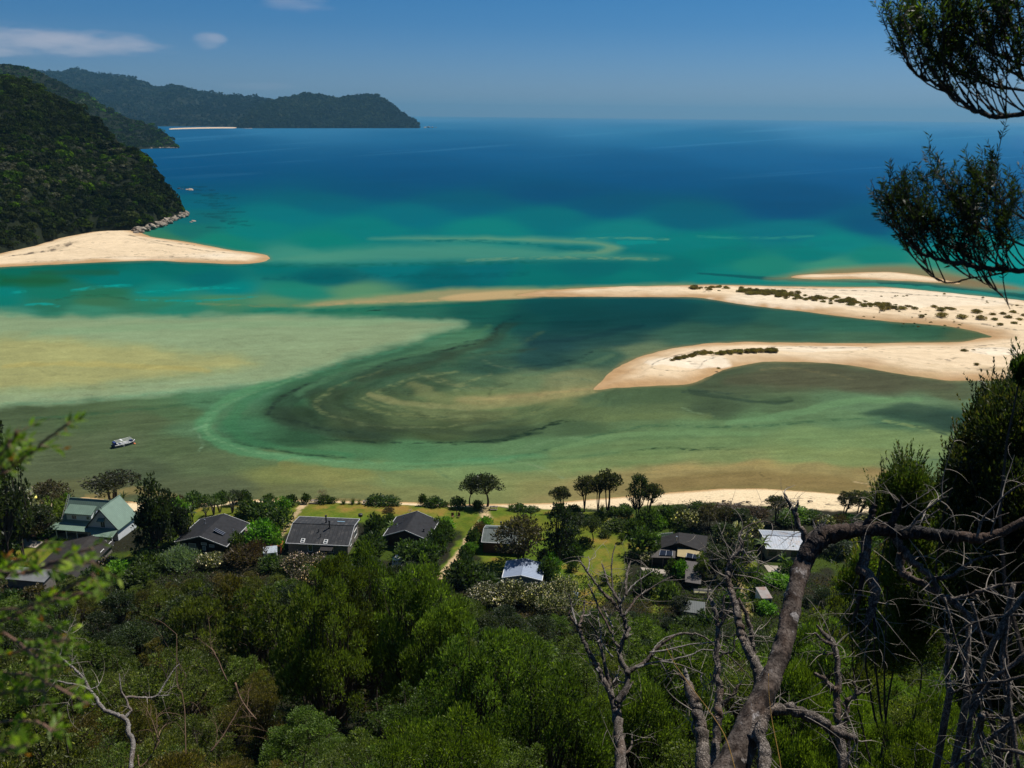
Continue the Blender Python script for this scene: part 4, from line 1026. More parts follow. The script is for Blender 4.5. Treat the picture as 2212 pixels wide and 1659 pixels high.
KINDS = {}
def kind(name, **k): KINDS[name] = k
# H, R: size of the prototype; col: base leaf colour, painted highlights come on top
kind('kanuka', H=6.5, R=3.0, base=0.2, nc=66, cr=(0.075, 0.19), up=0.35, flat=0.7, col=(0.056, 0.086, 0.016), stems=4, shape='dome', ratio=0.42, cover=1.15, top=1)
kind('olive', H=6.0, R=3.0, base=0.2, nc=62, cr=(0.075, 0.19), up=0.4, flat=0.7, col=(0.068, 0.084, 0.018), stems=4, shape='dome', ratio=0.42, cover=1.1, top=1)
kind('bronze', H=5.5, R=2.3, base=0.14, nc=44, cr=(0.11, 0.19), up=0.6, flat=0.75, col=(0.074, 0.066, 0.017), stems=3, shape='ovoid', ratio=0.38, cover=0.95, top=1)
kind('bright', H=4.5, R=2.2, base=0.1, nc=44, cr=(0.12, 0.2), up=0.6, flat=0.75, col=(0.076, 0.112, 0.016), stems=3, shape='dome', ratio=0.40, cover=1.1, top=1)
kind('dark', H=9.0, R=3.0, base=0.2, nc=44, cr=(0.13, 0.22), up=0.3, flat=0.8, col=(0.024, 0.036, 0.013), stems=2, shape='ovoid', ratio=0.5, cover=1.1)
kind('brown', H=7.5, R=3.6, base=0.25, nc=42, cr=(0.13, 0.21), up=0.4, flat=0.75, col=(0.058, 0.052, 0.026), stems=2, shape='dome', ratio=0.45, cover=0.9)
kind('umbrella', H=8.0, R=3.2, base=0.55, nc=34, cr=(0.14, 0.24), up=0.4, flat=0.65, col=(0.034, 0.038, 0.018), stems=3, shape='flat', ratio=0.5, cover=1.15)
kind('round', H=8.0, R=3.0, base=0.42, nc=22, cr=(0.2, 0.3), up=0.3, flat=0.8, col=(0.034, 0.046, 0.022), stems=1, shape='dome', ratio=0.5, cover=0.95)
kind('bush', H=2.6, R=1.8, base=0.0, nc=16, cr=(0.25, 0.36), up=0.5, flat=0.9, col=(0.036, 0.060, 0.016), stems=0, shape='dome', ratio=0.5, cover=1.1)
kind('brightbush', H=3.0, R=1.8, base=0.0, nc=16, cr=(0.25, 0.36), up=0.4, flat=0.9, col=(0.075, 0.16, 0.018), stems=0, shape='dome', ratio=0.55, cover=1.1)
kind('greybush', H=3.4, R=2.6, base=0.0, nc=20, cr=(0.22, 0.32), up=0.9, flat=0.85, col=(0.085, 0.115, 0.070), stems=0, shape='dome', ratio=0.25, cover=1.0)
kind('brownbush', H=3.4, R=2.2, base=0.0, nc=16, cr=(0.24, 0.34), up=0.7, flat=0.9, col=(0.062, 0.044, 0.026), stems=0, shape='dome', ratio=0.35, cover=0.9)
kind('flower', H=3.8, R=2.6, base=0.0, nc=22, cr=(0.2, 0.3), up=0.5, flat=0.85, col=(0.050, 0.058, 0.026), stems=0, shape='dome', ratio=0.5, cover=0.95, blossom=(0.55, 0.50, 0.40))
kind('pinkflower', H=3.8, R=2.4, base=0.0, nc=20, cr=(0.2, 0.3), up=0.5, flat=0.85, col=(0.050, 0.048, 0.028), stems=0, shape='dome', ratio=0.5, cover=0.9, blossom=(0.50, 0.38, 0.32))
kind('duneshrub', H=1.6, R=1.6, base=0.0, nc=10, cr=(0.28, 0.4), up=0.6, flat=0.7, col=(0.125, 0.098, 0.035), stems=0, shape='dome', ratio=0.4, cover=1.0)
kind('barebrush', H=4.5, R=1.8, base=0.3, nc=16, cr=(0.2, 0.3), up=0.8, flat=0.9, col=(0.09, 0.068, 0.045), stems=4, shape='ovoid', ratio=0.12, cover=0.22)

kind('densedark', H=8.0, R=3.2, base=0.02, nc=60, cr=(0.13, 0.22), up=0.3, flat=0.85, col=(0.024, 0.034, 0.012), stems=2, shape='dome', ratio=0.5, cover=1.15)

def proto(kname, lod, seed):
    k = KINDS[kname]; r = np.random.default_rng(seed * 31 + len(kname) * 7 + lod)
    H, R, nc = k['H'], k['R'], k['nc']
    leaf = {0: 0.040, 1: 0.075, 2: 0.13, 3: 0.20}[lod]
    cs, rs = [], []
    for i in range(nc):
        a = i * 2.39996 + r.uniform(-0.5, 0.5); f = math.sqrt((i + 0.5) / nc)
        rr_ = r.uniform(*k['cr']) * R * 1.45 * (1 if k['shape'] == 'ovoid' or k['up'] > 0.34 else r.choice([0.7, 1.0, 1.35]))
        q = f * (R - rr_ * 0.75)
        if k['shape'] == 'ovoid':
            t = r.uniform(0.0, 1.0) ** 0.75
            prof = math.sin(math.pi * (0.16 + 0.80 * t)) ** 0.7
            q = (R - rr_ * 0.7) * prof * math.sqrt(r.uniform(0.15, 1))
            z = H * k['base'] + (H * (1 - k['base']) - rr_ * 0.9) * t + rr_ * 0.3
        elif k['shape'] == 'flat':
            z = H - rr_ * 0.7 - (H * 0.16) * (f ** 2) - r.uniform(0, 0.16) * H; q *= r.uniform(0.7, 1.15)
        else:
            top = H - rr_ * 0.85; bot = H * k['base'] + rr_ * 0.5
            z = bot + (top - bot) * math.sqrt(max(0, 1 - f ** 2)) * (r.uniform(0.55, 1.0) if not k.get('top') else r.uniform(0.35, 1.12))
        cs.append((q * math.cos(a), q * math.sin(a), z)); rs.append(rr_)
    sk = r.uniform(-0.12, 0.12, 2) * R
    cs = [(c[0] * r.uniform(0.85, 1.12) + sk[0] * c[2] / H, c[1] * r.uniform(0.85, 1.12) + sk[1] * c[2] / H, c[2]) for c in cs]
    area = 4 * math.pi * (np.array(rs) ** 2).sum()
    W = leaf * k['ratio']; n = int(k['cover'] * 0.62 * area / (2 * leaf * W * 1.0) * 0.42)
    n = min(n, {0: 42000, 1: 20000, 2: 9500, 3: 4600}[lod])
    kc = 1.15 if (lod == 2 and kname in ('kanuka', 'olive', 'bronze', 'bright')) else 1.0
    V, F, C = clump_leaves(r, cs, rs, n, leaf, W, k['up'], k['flat'], tuple(x * kc for x in k['col']), 0.28, 0.45, k.get('top', 0), 1.0 if lod < 2 else 0.45)
    crown = npmesh('crown', V, F, LEAF, C)
    blo = None
    if 'blossom' in k:
        pick = r.permutation(len(cs))[: max(3, len(cs) * 2 // 3)]
        nb = n // 4
        cb = [cs[i] for i in pick]; rb = [rs[i] * 1.1 for i in pick]
        Vb, Fb, Cb = clump_leaves(r, cb, rb, nb, leaf * 0.8, leaf * 0.55, 1.0, 0.9, k['blossom'], 0.2, 0.85)
        zc = Vb.reshape(-1, 4, 3)[:, 0, 2]; keep = zc > H * 0.35
        keep4 = np.repeat(keep, 4); Vb = Vb[keep4]; Cb = Cb[keep4]; Fb = np.arange(len(Vb)).reshape(-1, 4)
        blo = npmesh('blossom', Vb, Fb, BLOSSOM, Cb)
    trunk = None
    if k['stems']:
        mb = MB(); ns = k['stems']; sides = 6 if lod < 2 else 5
        order = sorted(range(nc), key=lambda i: math.atan2(cs[i][1], cs[i][0]))
        tr = 0.020 * H + 0.03
        for s in range(ns):
            grp = order[s::ns] if ns == 1 else order[s * nc // ns:(s + 1) * nc // ns]
            cx = np.mean([cs[i][0] for i in grp]); cy = np.mean([cs[i][1] for i in grp])
            b0 = (0.25 * R * 0.2 * math.cos(s * 2.1) * (ns > 1), 0.25 * R * 0.2 * math.sin(s * 2.1) * (ns > 1), -0.5)
            zf = H * max(k['base'], 0.15) * r.uniform(0.75, 1.1)
            fork = (cx * 0.35, cy * 0.35, zf)
            mb.tube(bend(b0, fork, r, 0.05, 5), np.linspace(tr * (1.25 if ns == 1 else 0.85), tr * 0.6, 5), sides)
            for i in grp:
                end = np.array(cs[i]) * 1.0
                mb.tube(bend(fork, end, r, 0.10, 5), np.linspace(tr * 0.45, tr * 0.09, 5), 4, False)
                for q in range(2 if lod < 2 else 0):
                    e2 = end + rnd_unit(r, 1)[0] * rs[i] * 0.8; mid = np.array(fork) * 0.35 + end * 0.65
                    mb.tube(bend(mid, e2, r, 0.1, 4), np.linspace(tr * 0.14, tr * 0.04, 4), 3, False)
        trunk = mb.mesh('trunk', BARK)
    return dict(H=H, R=R, trunk=trunk, crown=crown, blossom=blo)
_PC = {}
def get_proto(kname, lod, variant):
    key = (kname, lod, variant)
    if key not in _PC: _PC[key] = proto(kname, lod, variant + 1)
    return _PC[key]
prnd = random.Random(77)
COUNT = {}
def put_plant(name, kname, p, h, wdt, label, group=None, cat='tree', lod=2, nvar=3, rz=None, lean=0.0):
    """p: foot on the ground; h: height; wdt: crown width, metres"""
    pr = get_proto(kname, lod, prnd.randrange(nvar))
    root = empty(name, p, prnd.uniform(0, 6.28) if rz is None else rz, label, cat, group)
    if lean: root.rotation_euler = (prnd.uniform(-lean, lean), prnd.uniform(-lean, lean), root.rotation_euler[2])
    sx = wdt / (2 * pr['R']); root.scale = (sx, sx * prnd.uniform(0.9, 1.1), h / pr['H'])
    if pr['trunk'] is None and pr['blossom'] is None:
        # a bush seen as foliage only is one mesh
        bpy.data.objects.remove(root)
        o = link(name, pr['crown']); o.location = p; o.rotation_euler = (0, 0, prnd.uniform(0, 6.28)); o.scale = (sx, sx, h / pr['H'])
        tag(o, label, cat, group); COUNT[group] = COUNT.get(group, 0) + 1
        return o
    if pr['trunk'] is not None: link('trunk', pr['trunk'], root)
    link('crown', pr['crown'], root)
    if pr['blossom'] is not None: link('blossom', pr['blossom'], root)
    COUNT[group] = COUNT.get(group, 0) + 1
    return root
def measure(px, py_base, py_top, w_px):
    b = T(px, py_base); rc = ray(px, py_top); ch = math.hypot(rc.x, rc.y); d = math.hypot(b.x, b.y)
    h = CAM_Z + d * rc.z / ch - b.z
    dist = (b - CAM_P).length
    return b, max(h, 0.4), w_px * dist / FPX
def tree(name, kname, px, base, top, w_px, label, group=None, cat='tree', lod=3, **k):
    b, h, wm = measure(px, base, top, w_px); wm *= 1.22; h *= 1.06
    return put_plant(name, kname, (b.x, b.y, b.z - 0.05), h, wm, label, group, cat, lod, **k)

# --- plants with sword leaves or fronds
def blades_mesh(r, n, L, W, col, origin=(0, 0, 0), droop=0.5, spread=1.0, up0=0.2, seg=3, fronds=False):
    Vs, Fs, Cs = [], [], []; b = 0
    for i in range(n):
        a = r.uniform(0, 2 * math.pi); e = up0 + (1.35 - up0) * r.uniform() ** (0.8 / spread)
        d = np.array([math.cos(a) * math.cos(e), math.sin(a) * math.cos(e), math.sin(e)])
        side = np.array([-math.sin(a), math.cos(a), 0.0]); l = L * r.uniform(0.75, 1.1); p = np.array(origin, float); st = l / seg
        c = np.array(col) * r.uniform(0.7, 1.3)
        prev = None
        for s in range(seg + 1):
            t = s / seg; wd = W * (1 - t) ** 0.6 * (0.6 + 0.4 * math.sin(math.pi * min(1, t * 1.6 + 0.2)))
            if fronds: wd = W * math.sin(math.pi * (0.12 + 0.86 * t)) ** 0.7
            Vs += [p - side * wd, p + side * wd]; Cs += [c, c]
            if s: Fs.append((b + 2 * s - 2, b + 2 * s - 1, b + 2 * s + 1, b + 2 * s))
            p = p + d * st; d = d - np.array([0, 0, droop * (0.4 + t)]) * st / L * 1.6; d = d / np.linalg.norm(d)
        b += 2 * (seg + 1)
    return np.array(Vs), np.array(Fs), np.array(Cs)
def cabbage(px, base, top, w_px, label, group='cabbage trees', heads=2, col=(0.075, 0.105, 0.03)):
    b, h, wm = measure(px, base, top, w_px); r = np.random.default_rng(int(px * 7 + base))
    root = empty('cabbage_tree', b, 0, label, 'tree', group)
    mb = MB(); V, F, C = [], [], []; n0 = 0; L = wm * 0.32
    for k in range(heads):
        a = 6.28 * k / heads + r.uniform(0, 1); q = (wm * 0.5 - L * 0.8) * (heads > 1)
        e = (q * math.cos(a), q * math.sin(a), h - L * r.uniform(0.75, 1.5))
        mb.tube(bend((0, 0, -0.2), e, r, 0.06, 5), np.linspace(0.16, 0.09, 5), 6)
        v, f, c = blades_mesh(r, 70, L, L * 0.07, col, e, 0.7, 1.0, -0.9)
        V.append(v); F.append(f + n0); C.append(c); n0 += len(v)
    mb.build('trunk', BARK_PALE, root)
    link('crown', npmesh('crown', np.concatenate(V), np.concatenate(F), LEAF, np.concatenate(C)), root)
    return root
def fern(px, base, top, w_px, label, group='tree ferns', col=(0.10, 0.17, 0.025), name='tree_fern', n=18, droop=1.0, up0=0.05, wfac=0.11):
    b, h, wm = measure(px, base, top, w_px); r = np.random.default_rng(int(px * 7 + base))
    root = empty(name, b, 0, label, 'palm' if 'palm' in name else 'tree fern', group)
    L = wm * 0.56; e = (0, 0, h - L * (0.30 if name == 'tree_fern' else 0.75))
    mb = MB(); mb.tube(bend((0, 0, -0.2), e, r, 0.03, 5), np.linspace(0.13, 0.10, 5), 7); mb.build('trunk', BARK, root)
    v, f, c = blades_mesh(r, n, L, L * wfac, col, e, droop, 1.0, up0, 5, True)
    link('crown', npmesh('crown', v, f, LEAF, c), root)
    return root
_fx = {}
def flax(px, base, top, w_px, label, group='flax clumps', col=(0.060, 0.095, 0.028), cat='flax'):
    key = col
    if key not in _fx:
        r = np.random.default_rng(9); v, f, c = blades_mesh(r, 110, 1.0, 0.035, col, (0, 0, 0), 0.45, 0.8, 0.3); _fx[key] = npmesh('flax_clump', v, f, LEAF, c)
    b, h, wm = measure(px, base, top, w_px)
    o = link('flax_clump', _fx[key]); o.location = b; o.scale = (wm * 0.6, wm * 0.6, h * 1.05); o.rotation_euler = (0, 0, prnd.uniform(0, 6))
    return tag(o, label, cat, group)
# ================================================================== HOUSES
GLASS = plain('window_glass', (0.035, 0.045, 0.05), 0.08, 0.1, 0.6, spec=0.8)
WHITE = plain('white_paint', (0.74, 0.74, 0.70), 0.5, 0.08, 2.0)
BLACKR = plain('charcoal_roof', (0.024, 0.024, 0.026), 0.75, 0.25, 1.4, spec=0.12)
GREYR = plain('grey_roof', (0.042, 0.043, 0.045), 0.75, 0.25, 1.2, ribs=('X', 0.8), spec=0.12, stain=(0.09, 0.085, 0.08))
DARKR = plain('weathered_dark_roof', (0.034, 0.031, 0.029), 0.8, 0.25, 0.8, spec=0.1)
GREENR = plain('sage_green_roof', (0.16, 0.235, 0.18), 0.5, 0.12, 0.8, ribs=('X', 0.45), spec=0.35)
GREENR2 = plain('sage_green_roof_side', (0.16, 0.235, 0.18), 0.5, 0.12, 0.8, ribs=('Y', 0.45), spec=0.35)
GREENG = plain('grey_green_roof', (0.085, 0.105, 0.095), 0.6, 0.2, 1.2, ribs=('X', 0.6), spec=0.3)
SILVER = plain('galvanised_roof', (0.30, 0.33, 0.37), 0.5, 0.16, 0.9, metal=0.1, ribs=('X', 0.55), stain=(0.30, 0.24, 0.20))
SILVER2 = plain('new_metal_roof', (0.26, 0.31, 0.40), 0.45, 0.08, 0.9, metal=0.15, ribs=('X', 0.6))
GREYW = plain('pale_blue_wall', (0.70, 0.74, 0.76), 0.7, 0.08, 2.0, ribs=('Z', 0.22))
BLACKW = plain('black_timber', (0.020, 0.018, 0.017), 0.8, 0.3, 2.0, ribs=('Z', 0.25))
DARKW = plain('dark_red_timber', (0.055, 0.028, 0.022), 0.8, 0.3, 2.0)
CREAMW = plain('beige_wall', (0.30, 0.26, 0.19), 0.8, 0.1, 2.0)
GREYWALL = plain('stone_grey_wall', (0.17, 0.15, 0.13), 0.8, 0.2, 2.0)
BRICK = plain('brick_wall', (0.13, 0.052, 0.030), 0.85, 0.35, 4.0, ribs=('Z', 0.18))
GUTTER = plain('pale_gutter', (0.50, 0.50, 0.49), 0.5, 0.1, 1.0)
DARKTRIM = plain('dark_trim', (0.03, 0.03, 0.032), 0.5, 0.2, 1.0)
STEEL = plain('stainless_flue', (0.45, 0.46, 0.48), 0.3, 0.1, 2.0, metal=0.7)
SOLAR = plain('solar_glass', (0.012, 0.013, 0.018), 0.15, 0.2, 1.0, spec=0.6)
WOOD = plain('grey_timber', (0.22, 0.18, 0.14), 0.85, 0.3, 3.0)
STRAWR = plain('straw_coloured_sheet', (0.34, 0.26, 0.12), 0.6, 0.15, 1.5, ribs=('Y', 0.25))
CONC = plain('concrete', (0.36, 0.31, 0.25), 0.9, 0.15, 0.7, stain=(0.2, 0.17, 0.13))

class House:
    def __init__(s, name, label, F, B, wl, wr, zr, zl, ze, roofm, wallm, trim=GUTTER, ov=0.45, cat='house', th=0.14, ext=(0, 0)):
        a = G(F[0], F[1], 2.9 + zr); b = G(B[0], B[1], 2.9 + zr)
        d = b - a; L = math.hypot(d.x, d.y); ang = math.atan2(d.y, d.x)
        ux = Vector((d.x / L, d.y / L, 0)); a = a - ux * ext[0]; b = b + ux * ext[1]; L += ext[0] + ext[1]
        m = (a + b) / 2; zg = tzf(m.x, m.y); s.zr = zr + 2.9 - zg; s.zl = zl + 2.9 - zg; s.ze = ze + 2.9 - zg
        s.root = empty(name, (m.x, m.y, zg), ang, label, cat); s.L, s.wl, s.wr, s.ov, s.th = L, wl, wr, ov, th; s.wallm = wallm; s.trim = trim
        h = L / 2; mb = MB()
        mb.slab([(-h, 0, s.zr), (h, 0, s.zr), (h, wl, s.zl), (-h, wl, s.zl)][::-1], th)
        mb.slab([(-h, 0, s.zr), (-h, -wr, s.ze), (h, -wr, s.ze), (h, 0, s.zr)][::-1], th)
        s.roof = mb.build('roof', roofm, s.root)
        cap = MB(); cap.tube([(-h - 0.02, 0, s.zr + 0.01), (h + 0.02, 0, s.zr + 0.01)], 0.09, 6); cap.build('ridge_cap', roofm, s.roof)
        g = MB()
        g.box((0, wl + 0.06, s.zl - th / 2), (L + 0.1, 0.12, 0.16)); g.box((0, -wr - 0.06, s.ze - th / 2), (L + 0.1, 0.12, 0.16))
        for x in (-h - 0.03, h + 0.03):
            for (y0, z0), (y1, z1) in ((((0.0, s.zr)), (wl, s.zl)), ((0.0, s.zr), (-wr, s.ze))):
                g.add([(x - .04, y0, z0 + .05), (x + .04, y0, z0 + .05), (x + .04, y1, z1 + .05), (x - .04, y1, z1 + .05), (x - .04, y0, z0 - .17), (x + .04, y0, z0 - .17), (x + .04, y1, z1 - .17), (x - .04, y1, z1 - .17)],
                      [(0, 1, 2, 3), (7, 6, 5, 4), (0, 4, 5, 1), (1, 5, 6, 2), (2, 6, 7, 3), (3, 7, 4, 0)])
        g.build('gutter', trim, s.roof)
        x0, x1 = -h + ov, h - ov; yl, yr = wl - ov, -wr + ov
        pr = [(yr, -1.5), (yl, -1.5), (yl, s.rz(yl) - th - 0.01), (0, s.zr - th - 0.01), (yr, s.rz(yr) - th - 0.01)]
        wb = MB(); wb.add([(x0, y, z) for y, z in pr] + [(x1, y, z) for y, z in pr], [(0, 1, 2, 3, 4)[::-1], (5, 6, 7, 8, 9)] + [(i, (i + 1) % 5, (i + 1) % 5 + 5, i + 5) for i in range(5)])
        s.wall = wb.build('wall', wallm, s.root)
    def rz(s, y):
        return s.zr + (s.zl - s.zr) * y / s.wl if y > 0 else s.zr + (s.ze - s.zr) * (-y) / s.wr
    def window(s, side, t, zc, w, h, frame=WHITE, name='window', pane=GLASS, bars=0):
        """t: metres along the wall from its middle"""
        hx = s.L / 2 - s.ov; yl = s.wl - s.ov; yr = -s.wr + s.ov
        P = {'L': ((t, yl + 0.03, zc), 0), 'R': ((t, yr - 0.03, zc), math.pi), 'F': ((-hx - 0.03, t, zc), math.pi / 2), 'B': ((hx + 0.03, t, zc), -math.pi / 2)}[side]
        f = MB(); e = 0.09
        for c, d in (((0, 0, h / 2), (w + e, 0.1, e)), ((0, 0, -h / 2), (w + e, 0.14, e)), ((w / 2, 0, 0), (e, 0.1, h - e)), ((-w / 2, 0, 0), (e, 0.1, h - e))): f.box(c, d)
        for k in range(bars): f.box((-w / 2 + w * (k + 1) / (bars + 1), 0, 0), (0.05, 0.08, h - e))
        o = f.build(name, frame, s.root, loc=P[0]); o.rotation_euler = (0, 0, P[1])
        p = MB(); p.box((0, 0.005, 0), (w - e, 0.03, h - e)); p.build('pane', pane, o)
        return o
    def flue(s, x, y, h, r=0.14, mat=STEEL, name='flue'):
        z = s.rz(y); f = MB(); f.tube([(x, y, z - 0.1), (x, y, z + h)], r, 10); f.tube([(x, y, z + h - 0.02), (x, y, z + h + 0.22)], r * 1.5, 10)
        f.tube([(x, y, z - 0.05), (x, y, z + 0.15)], r * 1.6, 10)
        return f.build(name, mat, s.roof)
    def panel(s, x, y, w, d, lift=0.12, mat=SOLAR, name='solar_panel', frame=DARKTRIM, tilt=0.0, n=2):
        z = s.rz(y); sl = (s.rz(y + 0.01) - s.rz(y - 0.01)) / 0.02
        up = -1 if y < 0 else 1
        mb = MB(); q = [(x - w / 2, y - d / 2), (x + w / 2, y - d / 2), (x + w / 2, y + d / 2), (x - w / 2, y + d / 2)]
        cn = [(a, b, s.rz(b) + lift + tilt * (1 - abs(b) / max(abs(y) + d / 2, .1))) for a, b in q]
        mb.slab(cn, 0.06)
        o = mb.build(name, mat, s.roof)
        f = MB()
        for k in range(n + 1):
            xx = x - w / 2 + w * k / n
            f.add([(xx - .03, q[0][1], cn[0][2] + .01), (xx + .03, q[0][1], cn[0][2] + .01), (xx + .03, q[2][1], cn[2][2] + .01), (xx - .03, q[2][1], cn[2][2] + .01)], [(0, 1, 2, 3)])
        f.build('panel_frame', STEEL, o)
        return o
def dish(parent, p, r=0.42, az=0.8, el=0.6, mat=WHITE):
    """a satellite dish on a short mast"""
    m = MB(); d = Vector((math.cos(el) * math.sin(az), math.cos(el) * math.cos(az), math.sin(el)))
    u = d.cross(Vector((0, 0, 1))).normalized(); v = u.cross(d); c = Vector(p) + Vector((0, 0, 0.9)); n = 14
    rings = [(0.0, 0.0), (0.5, 0.06), (1.0, 0.22)]
    vs = [c]
    for q, h in rings[1:]:
        vs += [c + (u * math.cos(2 * math.pi * k / n) + v * math.sin(2 * math.pi * k / n)) * r * q + d * h * r for k in range(n)]
    m.add(vs, [(0, 1 + k, 1 + (k + 1) % n) for k in range(n)] + [(1 + k, 1 + n + k, 1 + n + (k + 1) % n, 1 + (k + 1) % n) for k in range(n)])
    o = m.build('satellite_dish', mat, parent)
    a = MB(); a.tube([p, c], 0.03, 6); a.tube([c - v * r * 0.9 + d * 0.1, c + d * r * 1.1], 0.02, 5); a.build('dish_mast', STEEL, o)
    return o
z1 = lambda x, y: (x * 0.1791, 999 + y * 0.1791)
z2 = lambda x, y: (486 + x * 0.2441, 999 + y * 0.2441)
z2b = lambda x, y: (351 + x * 0.1709, 1026 + y * 0.1709)
z3 = lambda x, y: (972 + x * 0.2441, 999 + y * 0.2441)
z4 = lambda x, y: (1350 + x * 0.2441, 999 + y * 0.2441)
z5 = lambda x, y: (1377 + x * 0.1302, 1107 + y * 0.1302)

# --- 1. green roofed house with dormer, gable wing and veranda
def green_house():
    p = T(*z1(1245, 936)); root = empty('green_roofed_house', (p.x, p.y, p.z), RAD(-8), 'pale blue house with sage green roofs, dormer, steep front gable and wrap-around veranda', 'house')
    # walls
    w = MB()
    w.add([(-3.3, 0.35, -1), (3.3, 0.35, -1), (3.3, 0.35, 2.95), (0, 0.35, 6.75), (-3.3, 0.35, 2.95)] + [(-3.3, 7.3, -1), (3.3, 7.3, -1), (3.3, 7.3, 2.95), (0, 7.3, 6.75), (-3.3, 7.3, 2.95)],
          [(0, 1, 2, 3, 4), (9, 8, 7, 6, 5)] + [(i + 5, (i + 1) % 5 + 5, (i + 1) % 5, i) for i in range(5)])
    w.add([(-9.6, 1.5, -1), (-3.31, 1.5, -1), (-3.31, 7.6, -1), (-9.6, 7.6, -1), (-9.6, 1.5, 2.9), (-3.31, 1.5, 2.9), (-3.31, 7.6, 2.9), (-9.6, 7.6, 2.9), (-9.6, 4.6, 6.75), (-3.31, 4.6, 6.75)],
          [(0, 1, 5, 4), (3, 7, 6, 2), (0, 4, 8, 7, 3), (1, 2, 6, 9, 5), (4, 5, 9, 8), (7, 8, 9, 6)])
    w.build('wall', GREYW, root)
    # roofs
    r = MB()
    r.slab([(0, 0, 7.0), (0, 7.6, 7.0), (3.75, 7.6, 2.55), (3.75, 0, 2.55)], 0.14)
    r.slab([(0, 0, 7.0), (-3.75, 0, 2.55), (-3.75, 7.6, 2.55), (0, 7.6, 7.0)], 0.14)
    roof = r.build('gable_roof', GREENR2, root)
    r = MB()
    r.slab([(-10.0, 4.6, 7.02), (-0.2, 4.6, 7.02), (-2.6, 1.3, 2.72), (-10.0, 1.3, 2.72)][::-1], 0.13)
    r.slab([(-10.0, 4.6, 7.02), (-10.0, 8.0, 2.6), (-0.2, 8.0, 2.6), (-0.2, 4.6, 7.02)][::-1], 0.13)
    mroof = r.build('main_roof', GREENR, root)
    c = MB(); c.tube([(-10.05, 4.6, 7.05), (-0.1, 4.6, 7.05)], 0.1, 6); c.tube([(0, -0.05, 7.03), (0, 7.65, 7.03)], 0.1, 6); c.build('ridge_cap', GREENR, mroof)
    # dormer
    d = MB(); d.slab([(-9.3, 1.45, 4.85), (-3.0, 1.45, 4.85), (-3.0, 3.75, 5.95), (-9.3, 3.75, 5.95)], 0.12); dr = d.build('dormer_roof', GREENR, root)
    dw = MB(); dw.add([(-9.0, 1.75, 2.9), (-3.3, 1.75, 2.9), (-3.3, 1.75, 4.83), (-9.0, 1.75, 4.83), (-9.0, 3.7, 2.9), (-3.3, 3.7, 2.9), (-3.3, 3.7, 5.78), (-9.0, 3.7, 5.78)],
                      [(0, 1, 2, 3), (1, 5, 6, 2), (4, 0, 3, 7), (5, 4, 7, 6), (3, 2, 6, 7)]); dw.build('dormer_wall', GREYW, root)
    def win(x, y, z, w_, h_, bars=1):
        f = MB(); e = 0.1
        for cc, dd in (((0, 0, h_ / 2), (w_ + e, 0.12, e)), ((0, 0, -h_ / 2), (w_ + e, 0.16, e)), ((w_ / 2, 0, 0), (e, 0.12, h_ - e)), ((-w_ / 2, 0, 0), (e, 0.12, h_ - e))): f.box(cc, dd)
        for k in range(bars): f.box((-w_ / 2 + w_ * (k + 1) / (bars + 1), 0, 0), (0.06, 0.1, h_ - e))
        o = f.build('window', WHITE, root, loc=(x, y, z)); q = MB(); q.box((0, 0.0, 0), (w_ - e, 0.06, h_ - e)); q.build('pane', GLASS, o)
    win(-7.2, 1.72, 3.95, 1.1, 0.9); win(-4.0, 1.72, 3.95, 0.8, 0.7)
    win(0.2, 0.30, 3.55, 1.0, 1.5)
    h = MB(); h.slab([(-0.75, -0.45, 4.5), (0.95, -0.45, 4.5), (0.85, 0.34, 4.95), (-0.65, 0.34, 4.95)], 0.08); h.build('window_hood', GREENR, root)
    # skylight
    s = MB(); s.slab([(-2.85, 2.3, 4.32), (-2.15, 2.3, 4.32), (-2.15, 3.1, 5.35), (-2.85, 3.1, 5.35)], 0.16); so = s.build('skylight', DARKTRIM, mroof)
    s = MB(); s.slab([(-2.75, 2.4, 4.47), (-2.25, 2.4, 4.47), (-2.25, 3.0, 5.24), (-2.75, 3.0, 5.24)], 0.02); s.build('pane', plain('skylight_glass', (0.5, 0.55, 0.6), 0.1), so)
    f = MB(); f.tube([(0.1, 0.6, 6.8), (0.1, 0.6, 7.6)], 0.07, 8); f.build('vent_pipe', STEEL, roof)
    # veranda roof: left part with a hip round the corner, right part under the gable
    v = MB()
    v.slab([(-12.0, -1.1, 2.2), (-1.9, -1.1, 2.2), (-2.9, 1.25, 2.85), (-9.9, 1.25, 2.85)], 0.09)
    v.slab([(-12.0, -1.1, 2.2), (-9.9, 1.25, 2.85), (-9.9, 7.0, 2.85), (-12.0, 7.2, 2.2)], 0.09)
    v.slab([(-1.9, -1.1, 2.22), (-0.9, -2.3, 2.0), (3.7, -2.3, 2.0), (3.7, 0.30, 2.75), (-3.3, 0.30, 2.75)], 0.09)
    vr = v.build('veranda_roof', GREENR, root)
    for x, y in ((-11.8, -0.9), (-9.9, -0.95), (-7.6, -0.95), (-5.2, -0.95), (-2.6, -0.95), (-0.6, -2.1), (1.6, -2.1), (3.5, -2.1), (-11.8, 2.6), (-11.8, 6.8)):
        q = MB(); q.box((x, y, 0.6), (0.13, 0.13, 3.05)); q.build('veranda_post', WHITE, root)
    dk = MB(); dk.box((-5.0, 0.2, 0.1), (13.6, 2.4, 0.3)); dk.build('veranda_deck', WOOD, root)
    b = MB()
    for sx in (-1, 1):
        b.add([(0, -0.06, 7.1), (0, 0.02, 7.1), (sx * 3.8, 0.02, 2.6), (sx * 3.8, -0.06, 2.6), (0, -0.06, 6.85), (0, 0.02, 6.85), (sx * 3.8, 0.02, 2.32), (sx * 3.8, -0.06, 2.32)],
              [(0, 1, 2, 3), (7, 6, 5, 4), (0, 3, 7, 4), (1, 5, 6, 2), (3, 2, 6, 7)])
